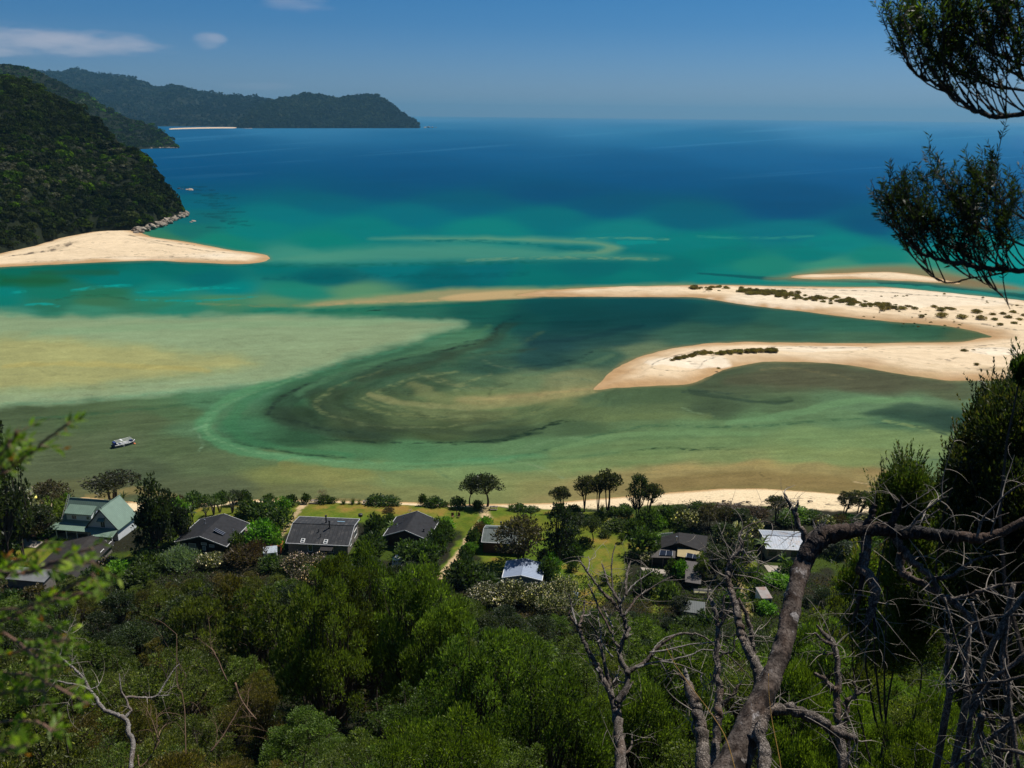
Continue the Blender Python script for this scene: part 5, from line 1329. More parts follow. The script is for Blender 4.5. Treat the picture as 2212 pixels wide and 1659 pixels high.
    b.build('barge_board', DARKTRIM, roof)
    # ladder lying up the left roof edge
    L = MB(); A = Vector((-10.15, 1.2, 2.9)); Bq = Vector((-10.15, 4.9, 7.7)); o = Vector((0.42, 0, 0))
    L.tube([A, Bq], 0.035, 5); L.tube([A + o, Bq + o], 0.035, 5)
    for k in range(15):
        q = A + (Bq - A) * (k + 0.5) / 15; L.tube([q, q + o], 0.02, 4)
    m = root.matrix_basis.copy()
    root_m = Matrix.Translation((p.x, p.y, p.z)) @ Matrix.Rotation(RAD(-8), 4, 'Z')
    lo = L.build('ladder', GUTTER); lo.matrix_world = root_m
    tag(lo, 'grey ladder lying up the left edge of the sage green roof', 'ladder')
green_house()

# --- 2. long dark roofed house, front left
h2 = House('dark_roofed_house', 'long low house with weathered dark roof in front of the green roofed house', (118, 1233), (198, 1157), 5.6, 4.5, 3.7, 2.3, 2.3, DARKR, GREYWALL, DARKTRIM)
dish(h2.roof, (h2.L / 2 - 2.4, -2.6, h2.rz(-2.6)), 0.45, 0.9, 0.5)
h2.window('R', 3, 1.3, 1.4, 1.0); h2.window('R', 6.5, 1.3, 1.2, 1.0); h2.window('B', -2.5, 1.4, 1.2, 1.0)
# its pale lean-to
q = T(*z1(420, 1500)); lr = empty('lean_to', (q.x, q.y, q.z), RAD(-8), 'pale grey corrugated lean-to roof below the long dark roofed house', 'shed')
mb = MB(); mb.slab([(-4.2, -2.0, 2.4), (3.6, -2.0, 2.4), (3.6, 1.6, 3.0), (-4.2, 1.6, 3.0)], 0.08); mb.build('roof', plain('weathered_sheet', (0.17, 0.175, 0.175), 0.6, 0.2, 1.0, ribs=('X', 0.4), spec=0.2), lr)
mb = MB(); mb.box((-0.3, -0.2, 0.9), (7.2, 3.2, 2.9)); mb.build('wall', GREYWALL, lr)

# --- 3. black house with low gable
h3 = House('black_house', 'black timber house with low charcoal gable roof and raised solar panel', z2b(465, 775), z2b(775, 490), 5.7, 5.7, 4.3, 2.5, 2.5, BLACKR, BLACKW, GUTTER, ov=0.8)
for t, z, w_, h_, fr in ((4.0, 1.7, 0.9, 0.5, WHITE), (2.2, 1.5, 1.5, 1.1, WHITE), (-0.4, 2.2, 1.1, 0.45, WHITE), (-0.4, 1.2, 0.6, 0.8, WHITE), (-2.1, 1.9, 1.0, 0.5, WHITE)):
    h3.window('F', t, z, w_, h_, fr, pane=plain('curtained_glass', (0.30, 0.30, 0.27), 0.4))
h3.flue(1.6, 2.4, 0.8, 0.10)
h3.panel(-1.9, -2.6, 1.0, 2.1, 0.25, tilt=0.5, n=2)
h3.flue(0.6, -4.4, 0.25, 0.06)
h3.window('R', 3.0, 1.4, 1.6, 1.3); h3.window('R', 0.2, 1.4, 1.2, 1.0)
# slatted bench frames stacked beside it
q = T(*z2b(1035, 720)); st = empty('stacked_benches', (q.x, q.y, q.z), RAD(-38), 'grey timber benches stacked against the right side of the black house', 'bench')
for k in range(4):
    mb = MB(); mb.box((0, -0.9 + 0.6 * k, 0.75 + 0.12 * (k % 2)), (3.2, 0.32, 0.07)); mb.build('seat', WOOD, st)
    for sx in (-1.2, 1.2):
        mb = MB(); mb.box((sx, -0.9 + 0.6 * k, 0.34), (0.12, 0.28, 0.75 + 0.2 * (k % 2))); mb.build('leg', WOOD, st)

# --- 4. grey house with two flues
h4 = House('grey_roofed_house', 'long house with grey corrugated two pitch roof, two black flues and roof lights', z2(600, 537), z2(1128, 560), 4.6, 5.0, 4.5, 3.9, 2.45, GREYR, GREYWALL, GUTTER, ov=0.35, ext=(0, 0.4))
for x in (0.4, 1.1): pass
h4.flue(0.25, 1.2, 1.5, 0.15, DARKTRIM); h4.flue(1.5, -0.8, 1.5, 0.15, DARKTRIM); h4.flue(-0.5, -1.9, 0.4, 0.08, DARKTRIM); h4.flue(0.2, -3.2, 0.6, 0.06, DARKTRIM)
def skylight(h, x, y, w_, d_):
    mb = MB(); z = h.rz; mb.slab([(x - w_ / 2, y - d_ / 2, z(y - d_ / 2) + 0.14), (x + w_ / 2, y - d_ / 2, z(y - d_ / 2) + 0.14), (x + w_ / 2, y + d_ / 2, z(y + d_ / 2) + 0.14), (x - w_ / 2, y + d_ / 2, z(y + d_ / 2) + 0.14)], 0.15)
    o = mb.build('skylight', WHITE, h.roof)
    mb = MB()
    for k in (-1, 1):
        a, b = y + k * d_ * 0.23 - d_ * 0.17, y + k * d_ * 0.23 + d_ * 0.17
        mb.add([(x - w_ * .35, a, z(a) + .147), (x + w_ * .35, a, z(a) + .147), (x + w_ * .35, b, z(b) + .147), (x - w_ * .35, b, z(b) + .147)], [(0, 1, 2, 3)])
    mb.build('pane', GLASS, o)
skylight(h4, -3.2, -4.35, 0.8, 1.0); skylight(h4, 1.6, -4.35, 0.8, 1.0)
mb = MB(); mb.slab([(2.4, 2.0, h4.rz(2.0) + .1), (4.0, 2.0, h4.rz(2.0) + .1), (4.0, 2.3, h4.rz(2.3) + .1), (2.4, 2.3, h4.rz(2.3) + .1)], 0.06); mb.build('roof_light', plain('blue_light', (0.25, 0.4, 0.5), 0.3), h4.roof)
for t, w_, h_ in ((2.8, 0.9, 1.5), (-1.6, 0.9, 1.5)): h4.window('R', t, 1.35, w_, h_)
h4.window('B', 1.8, 1.9, 2.2, 1.4, bars=2); h4.window('B', -2.2, 1.7, 1.2, 1.2, bars=1)
mb = MB(); mb.slab([(0.8, -6.6, 1.9), (3.4, -6.6, 1.9), (3.4, -4.65, 2.1), (0.8, -4.65, 2.1)], 0.08); mb.build('porch_roof', DARKR, h4.root)

# --- 5. black roof with dish and aerial
h5 = House('dish_house', 'dark red timber house with black gable roof carrying a white dish and aerials', z2(1590, 598), z2(1700, 430), 4.7, 4.9, 4.3, 2.5, 2.5, BLACKR, DARKW, GUTTER, ov=0.5)
dish(h5.roof, (0.4, 1.9, h5.rz(1.9)), 0.35, 0.9, 0.5)
mb = MB(); mb.tube([(2.4, 0.9, h5.rz(.9)), (2.4, 0.9, h5.rz(.9) + 1.6)], 0.03, 5)
for k in range(4): mb.tube([(2.4 - 0.5 + 0.3 * k, 0.45, h5.rz(.9) + 1.5), (2.4 - 0.5 + 0.3 * k, 1.35, h5.rz(.9) + 1.5)], 0.02, 4)
mb.tube([(1.9, 0.9, h5.rz(.9) + 1.5), (3.3, 0.9, h5.rz(.9) + 1.5)], 0.02, 4); mb.build('aerial', STEEL, h5.roof)
h5.flue(-1.5, 2.6, 0.35, 0.08, STEEL); h5.flue(-2.2, -3.4, 0.5, 0.12, DARKTRIM)
for t in (-2.6, 0.4, 3.0): h5.window('R', t, 1.4, 1.3, 1.2, GUTTER)
h5.window('F', -2.0, 1.5, 1.0, 0.9, DARKTRIM)

# --- 6. brick house
h6 = House('brick_house', 'brick house with grey green roof half hidden by the brown leaved tree', z3(300, 580), z3(690, 600), 3.8, 4.0, 3.9, 2.7, 2.7, GREENG, BRICK, GUTTER, ov=0.3)
h6.window('R', -h6.L / 2 + 5.6 - 0.3 + 0.0, 1.75, 1.1, 1.0); h6.window('R', 1.6, 1.75, 1.4, 1.0)
h6.flue(-h6.L / 2 + 3.6, 0.2, 1.4, 0.14, DARKTRIM)
mb = MB(); zz = h6.rz(-1.6); mb.box((-h6.L / 2 + 3.1, -1.5, zz + 0.3), (0.6, 0.6, 0.6)); mb.tube([(-h6.L / 2 + 3.1, -1.5, zz + .5), (-h6.L / 2 + 3.1, -1.5, zz + 1.0)], .14, 8); mb.build('cowl', DARKTRIM, h6.roof)
mb = MB(); mb.slab([(-h6.L / 2 + .9, 0.5, h6.rz(.5) + .15), (-h6.L / 2 + 3.4, .5, h6.rz(.5) + .15), (-h6.L / 2 + 3.4, .9, h6.rz(.9) + .15), (-h6.L / 2 + .9, .9, h6.rz(.9) + .15)], .07); mb.build('roof_light', DARKTRIM, h6.roof)

# --- 7. silver shed
h7 = House('silver_shed', 'small shed with bright metal gable roof between the dark bushes', z3(628, 998), z3(662, 850), 3.6, 4.0, 3.2, 2.4, 2.4, SILVER2, plain('shed_wall', (0.22, 0.24, 0.24), 0.6, 0.1), WHITE, ov=0.2, cat='shed')

# --- 8. dark house of several roofs
def complex_house():
    q = T(*z5(690, 830)); root = empty('dark_roofed_house', (q.x, q.y, q.z), RAD(-4), 'rambling dark house with low gable, straw coloured canopy and rows of solar panels', 'house')
    def at(x, y, z):
        p_ = G(z5(x, y)[0], z5(x, y)[1], q.z + z); v = p_ - Vector((q.x, q.y, q.z)); a = -RAD(-4)
        return (v.x * math.cos(a) - v.y * math.sin(a), v.x * math.sin(a) + v.y * math.cos(a), z)
    def plate(name, c, m, t=0.12):
        mb_ = MB(); mb_.slab([at(*k) for k in c], t); return mb_.build(name, m, root)
    m = plain('warm_charcoal_roof', (0.026, 0.024, 0.023), 0.75, 0.2, 1.0, spec=0.12)
    g1 = MB()
    R0, R1 = at(690, 505, 4.2), at(685, 330, 4.2); LL0, LL1 = at(395, 590, 2.9), at(390, 405, 2.9); RR0, RR1 = at(1140, 665, 2.5), at(1165, 390, 2.5)
    g1.slab([LL0, R0, R1, LL1], 0.14); g1.slab([R0, RR0, RR1, R1], 0.14); g = g1.build('gable_roof', m, root)
    # walls under the gable
    w = MB(); y0, y1 = R0[1] + 0.35, R1[1] - 0.3
    w.add([(LL0[0] + .5, y0, -1), (RR0[0] - .5, y0, -1), (RR0[0] - .5, y0, 2.3), (R0[0], y0, 3.98), (LL0[0] + .5, y0, 2.75)] + [(LL0[0] + .5, y1, -1), (RR0[0] - .5, y1, -1), (RR0[0] - .5, y1, 2.3), (R0[0], y1, 3.98), (LL0[0] + .5, y1, 2.75)],
          [(0, 1, 2, 3, 4), (9, 8, 7, 6, 5)] + [(i + 5, (i + 1) % 5 + 5, (i + 1) % 5, i) for i in range(5)]); w.build('wall', BLACKW, root)
    f = MB(); z = 4.0; p_ = at(645, 500, 4.0); f.tube([(p_[0], p_[1], 3.7), (p_[0], p_[1], 5.2)], 0.12, 8); f.tube([(p_[0], p_[1], 5.15), (p_[0], p_[1], 5.4)], 0.19, 8); f.build('flue', STEEL, g)
    # left lean-to wing
    a = plate('lean_to_roof', [(215, 745, 2.2), (625, 755, 2.2), (635, 622, 2.75), (385, 592, 2.75)], plain('brown_grey_roof', (0.075, 0.065, 0.058), 0.7, 0.2, 1.0, ribs=('X', .5), spec=.2))
    mb_ = MB(); c0, c1 = at(240, 760, 2.0), at(610, 760, 2.0); mb_.box(((c0[0] + c1[0]) / 2, c0[1] + 1.9, 0.4), (c1[0] - c0[0], 2.4, 3.1)); mb_.build('wing_wall', BLACKW, root)
    for x in (250, 430, 615):
        p_ = at(x, 752, 2.1); mb_ = MB(); mb_.box((p_[0], p_[1] + 0.15, 0.3), (0.14, 0.14, 3.4)); mb_.build('post', GREYWALL, root)
    def solar(c, n, lift=0.14):
        o = plate('solar_panel', [(x, y, z + lift) for x, y, z in c], SOLAR, 0.06); A = [Vector(at(x, y, z + lift + .012)) for x, y, z in c]
        fr = MB()
        for k in range(n + 1):
            t = k / n; b0 = A[0].lerp(A[1], t); b1 = A[3].lerp(A[2], t); dx = Vector((0.035, 0, 0)); fr.add([b0 - dx, b0 + dx, b1 + dx, b1 - dx], [(0, 1, 2, 3)])
        fr.build('panel_frame', STEEL, o)
    solar([(362, 708, 2.35), (578, 715, 2.35), (586, 642, 2.62), (380, 622, 2.62)], 2)
    plate('canopy', [(658, 725, 2.75), (800, 745, 2.75), (1100, 745, 2.75), (1145, 705, 2.85), (1145, 668, 2.9), (668, 580, 3.05)], STRAWR, 0.07)
    plate('rear_canopy', [(800, 365, 3.0), (940, 415, 2.9), (942, 372, 3.0), (810, 350, 3.05)], STRAWR, 0.07)
    solar([(805, 742, 3.0), (1225, 800, 2.8), (1235, 745, 3.05), (825, 668, 3.25)], 4, 0.2)
    lowr = plate('flat_roof', [(790, 1150, 2.6), (1055, 1190, 2.6), (1075, 830, 2.75), (795, 795, 2.75)], plain('flat_grey_roof', (0.095, 0.085, 0.078), 0.7, 0.12, 1.0, ribs=('X', .35), spec=.2), 0.16)
    c0, c1, c2 = at(800, 1140, 2.4), at(1045, 1175, 2.4), at(800, 800, 2.4); mb_ = MB(); mb_.box(((c0[0] + c1[0]) / 2, (c0[1] + c2[1]) / 2 + 0.1, 0.6), (c1[0] - c0[0] - 0.5, c2[1] - c0[1] - 0.8, 3.6)); mb_.build('flat_roof_wall', BLACKW, root)
    mb_ = MB(); p_ = at(1005, 950, 2.7); mb_.tube([(p_[0], p_[1], 2.6), (p_[0], p_[1], 3.2)], 0.1, 8); mb_.tube([(p_[0], p_[1], 3.15), (p_[0], p_[1], 3.35)], 0.28, 8); mb_.build('roof_vent', WHITE, lowr)
    plate('porch_roof', [(930, 1340, 1.5), (1262, 1360, 1.5), (1265, 1290, 2.1), (935, 1265, 2.1)], plain('grey_sheet', (0.12, 0.115, 0.10), .7, .1), 0.1)
    plate('fascia', [(945, 1330, 1.75), (1262, 1352, 1.75), (1262, 1330, 1.95), (945, 1302, 1.95)], plain('pale_yellow_fascia', (0.42, 0.38, 0.18), .6, .1), 0.08)
    c0, c1 = at(940, 1330, 1.5), at(1255, 1350, 1.5); mb_ = MB(); mb_.box(((c0[0] + c1[0]) / 2, c0[1] + 1.3, 0.0), (c1[0] - c0[0], 1.4, 2.6)); mb_.build('porch_wall', GREYWALL, root)
complex_house()

# --- 9. beige house with galvanised roof
h9 = House('beige_house', 'beige house with rust stained galvanised roof behind the leaning dead trunk', (1647, 1156), (1742, 1160.5), 3.9, 4.4, 3.5, 2.8, 2.7, SILVER, CREAMW, WHITE, ov=0.25)
h9.window('R', -3.0, 1.6, 1.5, 1.1, DARKTRIM, bars=2); h9.window('R', 1.6, 1.6, 1.6, 1.1, DARKTRIM, bars=2)

# --- small sheds
def small_shed(name, px, py, w_, d_, h_, rz, roofm, wallm, label, pitch=0.25):
    p = T(px, py); root = empty(name, p, rz, label, 'shed')
    mb = MB(); mb.box((0, 0, h_ / 2 - 0.3), (w_ - 0.2, d_ - 0.2, h_ + 0.5)); mb.build('wall', wallm, root)
    mb = MB(); mb.slab([(-w_ / 2, -d_ / 2, h_ + .02), (w_ / 2, -d_ / 2, h_ + .02), (w_ / 2, d_ / 2, h_ + pitch + .1), (-w_ / 2, d_ / 2, h_ + pitch + .1)], 0.07); mb.build('roof', roofm, root)
    mb = MB(); mb.box((w_ * 0.2, -d_ / 2 + 0.07, h_ * 0.42), (0.75, 0.06, h_ * 0.84)); mb.build('door', DARKTRIM, root)
    return root
small_shed('garden_shed', 600.5, 1191, 2.3, 1.7, 1.7, RAD(-8), plain('orange_sheet', (0.50, 0.16, 0.04), 0.6, 0.1, ribs=('X', .3)), plain('orange_wall', (0.35, 0.10, 0.035), .7), 'small garden shed with bright orange roof beside the grey roofed house')
small_shed('utility_shed', 585, 1207, 2.8, 2.4, 1.9, RAD(14), plain('pale_blue_sheet', (0.36, 0.40, 0.43), 0.4, 0.15, stain=(0.12, 0.10, 0.09)), WHITE, 'small white shed with leaf littered pale roof below the orange one')
small_shed('tool_shed', 1494, 1338, 4.2, 3.0, 2.2, RAD(-12), plain('ribbed_grey_sheet', (0.075, 0.085, 0.08), 0.6, 0.15, ribs=('X', .3)), GREYWALL, 'small shed with ribbed grey roof half buried in bushes right of the forked dead tree', 0.5)
small_shed('rusty_shed', 1648, 1302, 2.0, 3.4, 1.9, RAD(6), plain('rusty_white_sheet', (0.24, 0.21, 0.19), 0.6, 0.2, 1.3, stain=(0.22, 0.09, 0.05)), WHITE, 'small shed with white and rusty roof between the two leaning dead trunks', 0.3)

# --- picket fence
def fence():
    A = G(*z5(350, 395), 3.3); B = G(*z5(585, 372), 3.3); n = 15
    za = tzf(A.x, A.y); root = empty('picket_fence', (A.x, A.y, za), math.atan2(B.y - A.y, B.x - A.x), 'short white picket fence behind the rambling dark house', 'fence')
    L = (B - A).length
    for k in range(n):
        mb = MB(); x = L * k / (n - 1); mb.box((x, 0, 0.5), (0.13, 0.03, 1.3)); mb.build('picket', WHITE, root)
    mb = MB(); mb.box((L / 2, 0.045, 0.35), (L, 0.05, 0.09)); mb.box((L / 2, 0.045, 0.95), (L, 0.05, 0.09)); mb.build('rail', WHITE, root)
fence()

# --- picnic tables on the lawn by the shore
def picnic(px, py, rz, label):
    p = T(px, py); root = empty('picnic_table', p, rz, label, 'picnic table', 'picnic tables along the shore lawn')
    mb = MB(); mb.box((0, 0, 0.78), (1.9, 0.8, 0.07)); mb.build('tabletop', WOOD, root)
    for sy in (-1, 1):
        mb = MB(); mb.box((0, sy * 0.75, 0.45), (1.9, 0.28, 0.06)); mb.build('seat', WOOD, root)
    for sx in (-1, 1):
        mb = MB(); mb.tube([(sx * 0.7, -0.8, 0), (sx * 0.7, -0.25, 0.76)], 0.05, 4); mb.tube([(sx * 0.7, 0.8, 0), (sx * 0.7, 0.25, 0.76)], 0.05, 4); mb.box((sx * 0.7, 0, 0.41), (0.06, 1.7, 0.08)); mb.build('leg', WOOD, root)
picnic(*z2(792, 362), RAD(-5), 'weathered picnic table on the shore lawn beside the narrow path to the beach')
picnic(*z2(1255, 368), RAD(2), 'weathered picnic table on the lawn edge beside the large dark shore bush')
picnic(*z2(1822, 382), RAD(-3), 'weathered picnic table in the shade of shore bushes behind the dish house')
picnic(*z3(385, 418), RAD(0), 'weathered picnic table just right of the pair of round crowned trees')
# posts and small garden things
def post(px, py, h_, label):
    p = T(px, py); mb = MB(); mb.tube([(0, 0, -0.1), (0, 0, h_ - 0.15)], 0.09, 7); mb.tube([(0, 0, h_ - 0.15), (0, 0, h_)], [0.12, 0.03], 7)
    o = mb.build('post', DARKTRIM, None, loc=p); tag(o, label, 'post')
post(*z3(60, 470), 1.7, 'dark post on the lawn left of the track under the round crowned trees')
post(*z3(1440 / 1, 1) if False else z2(612, 530), 1.6, 'thin post beside the path left of the grey roofed house')
p = T(*z2(1200, 505)); mb = MB(); mb.tube([(0, 0, 0), (0, 0, 0.75)], 0.05, 6); mb.tube([(0, 0, 0.75), (0, 0, 0.8), (0, 0, 1.35), (0, 0, 1.45)], [0.3, 0.5, 0.5, 0.25], 14)
tag(mb.build('kettle_barbecue', DARKTRIM, None, loc=p), 'round dark kettle barbecue on the lawn behind the grey roofed house', 'barbecue')
p = T(*z2(1525, 905)); mb = MB(); mb.tube([(0, 0, 0), (0, 0, 1.6), (0, 0, 1.75), (0, 0, 1.95)], [1.0, 1.0, 0.9, 0.3], 20)
tag(mb.build('water_tank', WHITE, None, smooth=False, loc=p), 'white round water tank glimpsed between trees below the dish house', 'water tank')
p = T(1124 / 1 + 516, 0 + 1222) if False else T(*z3(1100, 1205)); mb = MB(); mb.tube([(0, 0, 0), (0, 0, 1.3), (0, 0, 1.5)], [0.7, 0.7, 0.2], 16)
tag(mb.build('water_tank', plain('pale_blue_plastic', (0.45, 0.55, 0.65), .4), None, loc=p), 'small pale blue tank at the lower end of the right lawn', 'water tank')
# outdoor chairs in front of the brick house side
def garden_chair(px, py, rz, label):
    p = T(px, py); root = empty('garden_chair', p, rz, label, 'chair', 'garden chairs on the lawn'); m = plain('brown_timber', (0.16, 0.07, 0.035), .7, .2)
    mb = MB(); mb.box((0, 0, 0.42), (0.6, 0.55, 0.06)); mb.build('seat', m, root)
    mb = MB(); mb.box((0, 0.28, 0.8), (0.6, 0.06, 0.75)); mb.build('backrest', m, root)
    for sx in (-1, 1):
        for sy in (-1, 1):
            mb = MB(); mb.box((sx * 0.26, sy * 0.24, 0.2), (0.06, 0.06, 0.4)); mb.build('leg', m, root)
garden_chair(*z3(25, 490), 0.3, 'brown garden chair on the lawn left of the sandy track')
garden_chair(*z3(75, 488), -0.5, 'brown garden chair nearest to the sandy track')
# driveway and terrace slabs
def pad(name, pts, m, h_=0.06):
    P_ = [T(a, b) for a, b in pts]; z = max(p_.z for p_ in P_) + h_
    mb = MB(); mb.slab([(p_.x, p_.y, z) for p_ in P_], 0.5); tag(mb.build(name, m), kind='structure')
pad('driveway', [z1(190, 1005), z1(430, 1032), z1(520, 965), z1(300, 925), z1(195, 940)], CONC)
pad('pavement', [z1(330, 880), z1(520, 925), z1(650, 880), z1(520, 835), z1(400, 838)], plain('red_paving', (0.26, 0.14, 0.09), 0.9, 0.15))
pad('pavement', [(1378 + 5, 1228), (1378 + 78, 1236), (1378 + 84, 1247), (1378 + 18, 1243)], CONC)
pad('pavement', [(1650, 1222), (1712, 1226), (1722, 1238), (1660, 1236)], CONC)

# --- the moored boat
def boat():
    A = G(*(lambda x, y: (2.2123 * 0 + (420 + x * 160 / 2212) * 0.54, (1720 + y * 160 / 2212) * 0.54))(430, 1000))
    B = G((420 + 1700 * 160 / 2212) * 0.54, (1720 + 700 * 160 / 2212) * 0.54)
    d = B - A; ang = math.atan2(d.y, d.x); c = (A + B) / 2
    root = empty('pontoon_boat', (c.x, c.y, 0), ang, 'grey pontoon water taxi with white canopy rails moored in the green shallows', 'boat'); k_ = d.length / 7.9; root.scale = (k_, k_, k_)
    hullm = plain('grey_hull', (0.10, 0.11, 0.125), 0.5, 0.15); navy = plain('navy_paint', (0.02, 0.035, 0.16), 0.4); 
    prof = [(-3.5, 1.05, 0), (-1.5, 1.2, 0), (1.2, 1.2, 0.0), (2.8, 0.85, 0.12), (3.7, 0.1, 0.35)]
    vs, fs = [], []
    for x, hw, rise in prof: vs += [(x, -hw, 0.85 + rise), (x, -hw * 0.85, -0.15), (x, 0, -0.3 + rise), (x, hw * 0.85, -0.15), (x, hw, 0.85 + rise)]
    for i in range(4):
        for k in range(4): fs.append((i * 5 + k, i * 5 + k + 1, i * 5 + k + 6, i * 5 + k + 5))
    fs += [(0, 1, 2, 3, 4), (20, 24, 23, 22, 21)]
    mb = MB(); mb.add(vs, fs); mb.build('hull', hullm, root)
    mb = MB(); mb.slab([(x, -hw * 0.93, 0.55 + r_ * .8) for x, hw, r_ in prof] + [(x, hw * 0.93, 0.55 + r_ * .8) for x, hw, r_ in prof[::-1]], 0.06); mb.build('deck', DARKTRIM, root)
    for sy in (-1, 1):
        mb = MB(); mb.tube([(x, sy * hw, 0.92 + r_) for x, hw, r_ in prof], 0.10, 6); mb.build('gunwale', WHITE, root)
        mb = MB(); mb.box((-0.2, sy * 0.55, 0.95), (4.4, 0.42, 0.35)); mb.build('seat', WHITE, root)
    for y in (-1.0, 0.0, 1.0):
        mb = MB(); mb.tube([(-3.0, y, 2.1), (2.7, y, 2.15)], 0.07, 6); mb.build('canopy_rail', WHITE, root)
    for x in (-2.9, -0.8, 1.2, 2.6):
        for sy in (-1, 1):
            mb = MB(); mb.tube([(x, sy * 1.0, 0.85), (x, sy * 1.0, 2.1)], 0.035, 5); mb.build('canopy_post', WHITE, root)
    mb = MB(); mb.box((-0.9, 0, 2.2), (0.55, 2.0, 0.12)); mb.build('roof_rack', WHITE, root)
    mb = MB(); mb.box((-3.3, 0, 1.25), (0.7, 1.9, 1.5)); mb.build('stern_cover', navy, root)
    mb = MB(); mb.box((2.3, 0, 1.2), (0.5, 1.3, 0.9)); mb.build('console', navy, root)
    mb = MB(); mb.box((-4.0, 0.35, 0.7), (0.45, 0.4, 0.7)); mb.box((-4.05, 0.35, 0.1), (0.15, 0.12, 0.9)); mo = mb.build('outboard_motor', DARKTRIM, root)
    mb = MB(); mb.box((-4.0, 0.35, 1.07), (0.40, 0.34, 0.05)); mb.build('motor_cover', WHITE, mo)
    mb = MB()
    for k in range(4): mb.box((-0.7, -1.33, 0.75 - 0.28 * k), (0.55, 0.12, 0.06))
    mb.tube([(-0.95, -1.33, 0.9), (-0.95, -1.33, -0.2)], .03, 4); mb.tube([(-0.45, -1.33, 0.9), (-0.45, -1.33, -0.2)], .03, 4); mb.build('ladder', WHITE, root)
    q_ = root.matrix_basis
    bx = Vector((c.x, c.y, 0)) + Vector((math.cos(ang) * 3.1 * k_ + math.sin(ang) * 1.1 * k_, math.sin(ang) * 3.1 * k_ - math.cos(ang) * 1.1 * k_, 0.05))
    import bmesh
    bm = bmesh.new(); bmesh.ops.create_icosphere(bm, subdivisions=3, radius=0.32); me = bpy.data.meshes.new('buoy'); bm.to_mesh(me); bm.free(); me.materials.append(plain('orange_plastic', (0.75, 0.20, 0.04), .4))
    tag(link('mooring_buoy', me, None, bx), 'round orange mooring buoy beside the bow of the pontoon boat', 'buoy')
boat()
# ================================================================== TREES AND BUSHES OF THE VILLAGE
TG = 'trees along the shore'
for a in [
 ('shore_tree','round',1017,1093,1026,44,'dark round crowned tree at the shore, the smaller left one of the close pair', TG),
 ('shore_tree','round',1052,1094,1023,62,'largest dark round crowned tree at the shore, right one of the close pair', TG),
 ('shore_tree','umbrella',1212,1108,1053,44,'small bushy shore tree left of the tall many stemmed clump', TG),
 ('shore_tree','umbrella',1262,1106,1030,50,'tall many stemmed shore tree, left one of the tall clump before the sand', TG),
 ('shore_tree','umbrella',1292,1110,1026,40,'tall thin stemmed shore tree in the middle of the tall clump', TG),
 ('shore_tree','umbrella',1311,1110,1017,54,'tallest umbrella crowned shore tree with bare stems before the sand', TG),
 ('shore_tree','dark',1376,1118,1026,46,'ragged dark shore tree with a narrow tall crown left of the open beach', TG),
 ('shore_tree','umbrella',1403,1118,1046,46,'lower leaning half of the ragged shore tree beside the open beach', TG),
 ('shore_tree','umbrella',248,1088,1026,102,'wide flat topped tree behind the green roofed house', TG),
 ('shore_tree','umbrella',1675,1133,1071,46,'small dark domed tree alone at the back of the beach', TG),
 ('shore_tree','umbrella',1826,1124,1064,48,'flat crowned many stemmed tree at the beach, left half', TG),
 ('shore_tree','umbrella',1858,1124,1062,52,'flat crowned many stemmed tree at the beach, right half beside the bright leafy tree', TG),
 ('garden_tree','densedark',338,1205,1028,70,'very dark tall tree touching the right end of the green roofed house', 'garden trees'),
 ('garden_tree','densedark',372,1175,1056,52,'dark bulky tree between the tall dark tree and the yellow green bush', 'garden trees'),
 ('garden_tree','brown',1126,1218,1113,100,'broad brown leaved tree in front of the brick house', 'garden trees'),
 ('garden_tree','dark',1206,1215,1092,66,'tall blackish green tree right of the brown leaved tree', 'garden trees'),
 ('garden_tree','dark',1228,1190,1110,50,'dark tree close behind the tall blackish one', 'garden trees'),
 ('garden_tree','round',1278,1174,1113,38,'small round topped tree standing on the lawn', 'garden trees'),
 ('garden_tree','dark',1248,1145,1110,34,'small dark tree in the shade behind the small lawn tree', 'garden trees'),
 ('garden_tree','kanuka',1343,1172,1150,15,'slender sapling with a wispy crown on the right lawn', 'garden trees'),
 ('garden_tree','round',509,1090,1058,30,'small bushy tree on the lawn near the flowering cabbage tree', 'garden trees'),
 ('garden_tree','dark',398,1175,1098,46,'dark shrubby tree below the yellow green bush', 'garden trees'),
]: tree(*a)
# left edge woods
WG = 'dark trees at the left edge'
for k, (px, b, t, w_, kk, l) in enumerate([
 (20,1230,896,88,'dark','tallest black green tree at the left edge against the water'), (52,1210,960,60,'dark','black green tree leaning out over the water at the left edge'), (-25,1260,905,90,'dark','huge dark tree cut by the left edge of the view'),
 (112,1120,1036,78,'brown','brownish wide crowned tree behind the left house garden'), (30,1160,1048,92,'flower','pale flowered dark tree at the left edge above the driveway'), (-20,1190,1060,90,'dark','dark low tree cut by the left edge above the driveway'),
 (150,1118,1060,36,'brightbush','bright green bush behind the ladder end of the green roof'), (122,1140,1072,60,'bright','bright green small tree left of the sage green roof'), (92,1160,1092,70,'dark','dark bush mass left of the veranda'),
 (60,1170,1105,60,'brown','brown green bush above the driveway'), (8,1215,1130,60,'bush','leafy bush at the left edge beside the grass'), (40,1232,1200,46,'bush','clipped round bush on the grass below the driveway'),
 (100,1158,1138,26,'brightbush','small bright bush in the bed beside the driveway'), (68,1150,1120,40,'barebrush','thin brown shrub among the bushes left of the veranda')]):
    tree('leafy_tree' if kk in KINDS and KINDS[kk]['stems'] else 'bush', kk, px, b, t, w_, l, WG, 'tree' if KINDS[kk]['stems'] else 'bush')
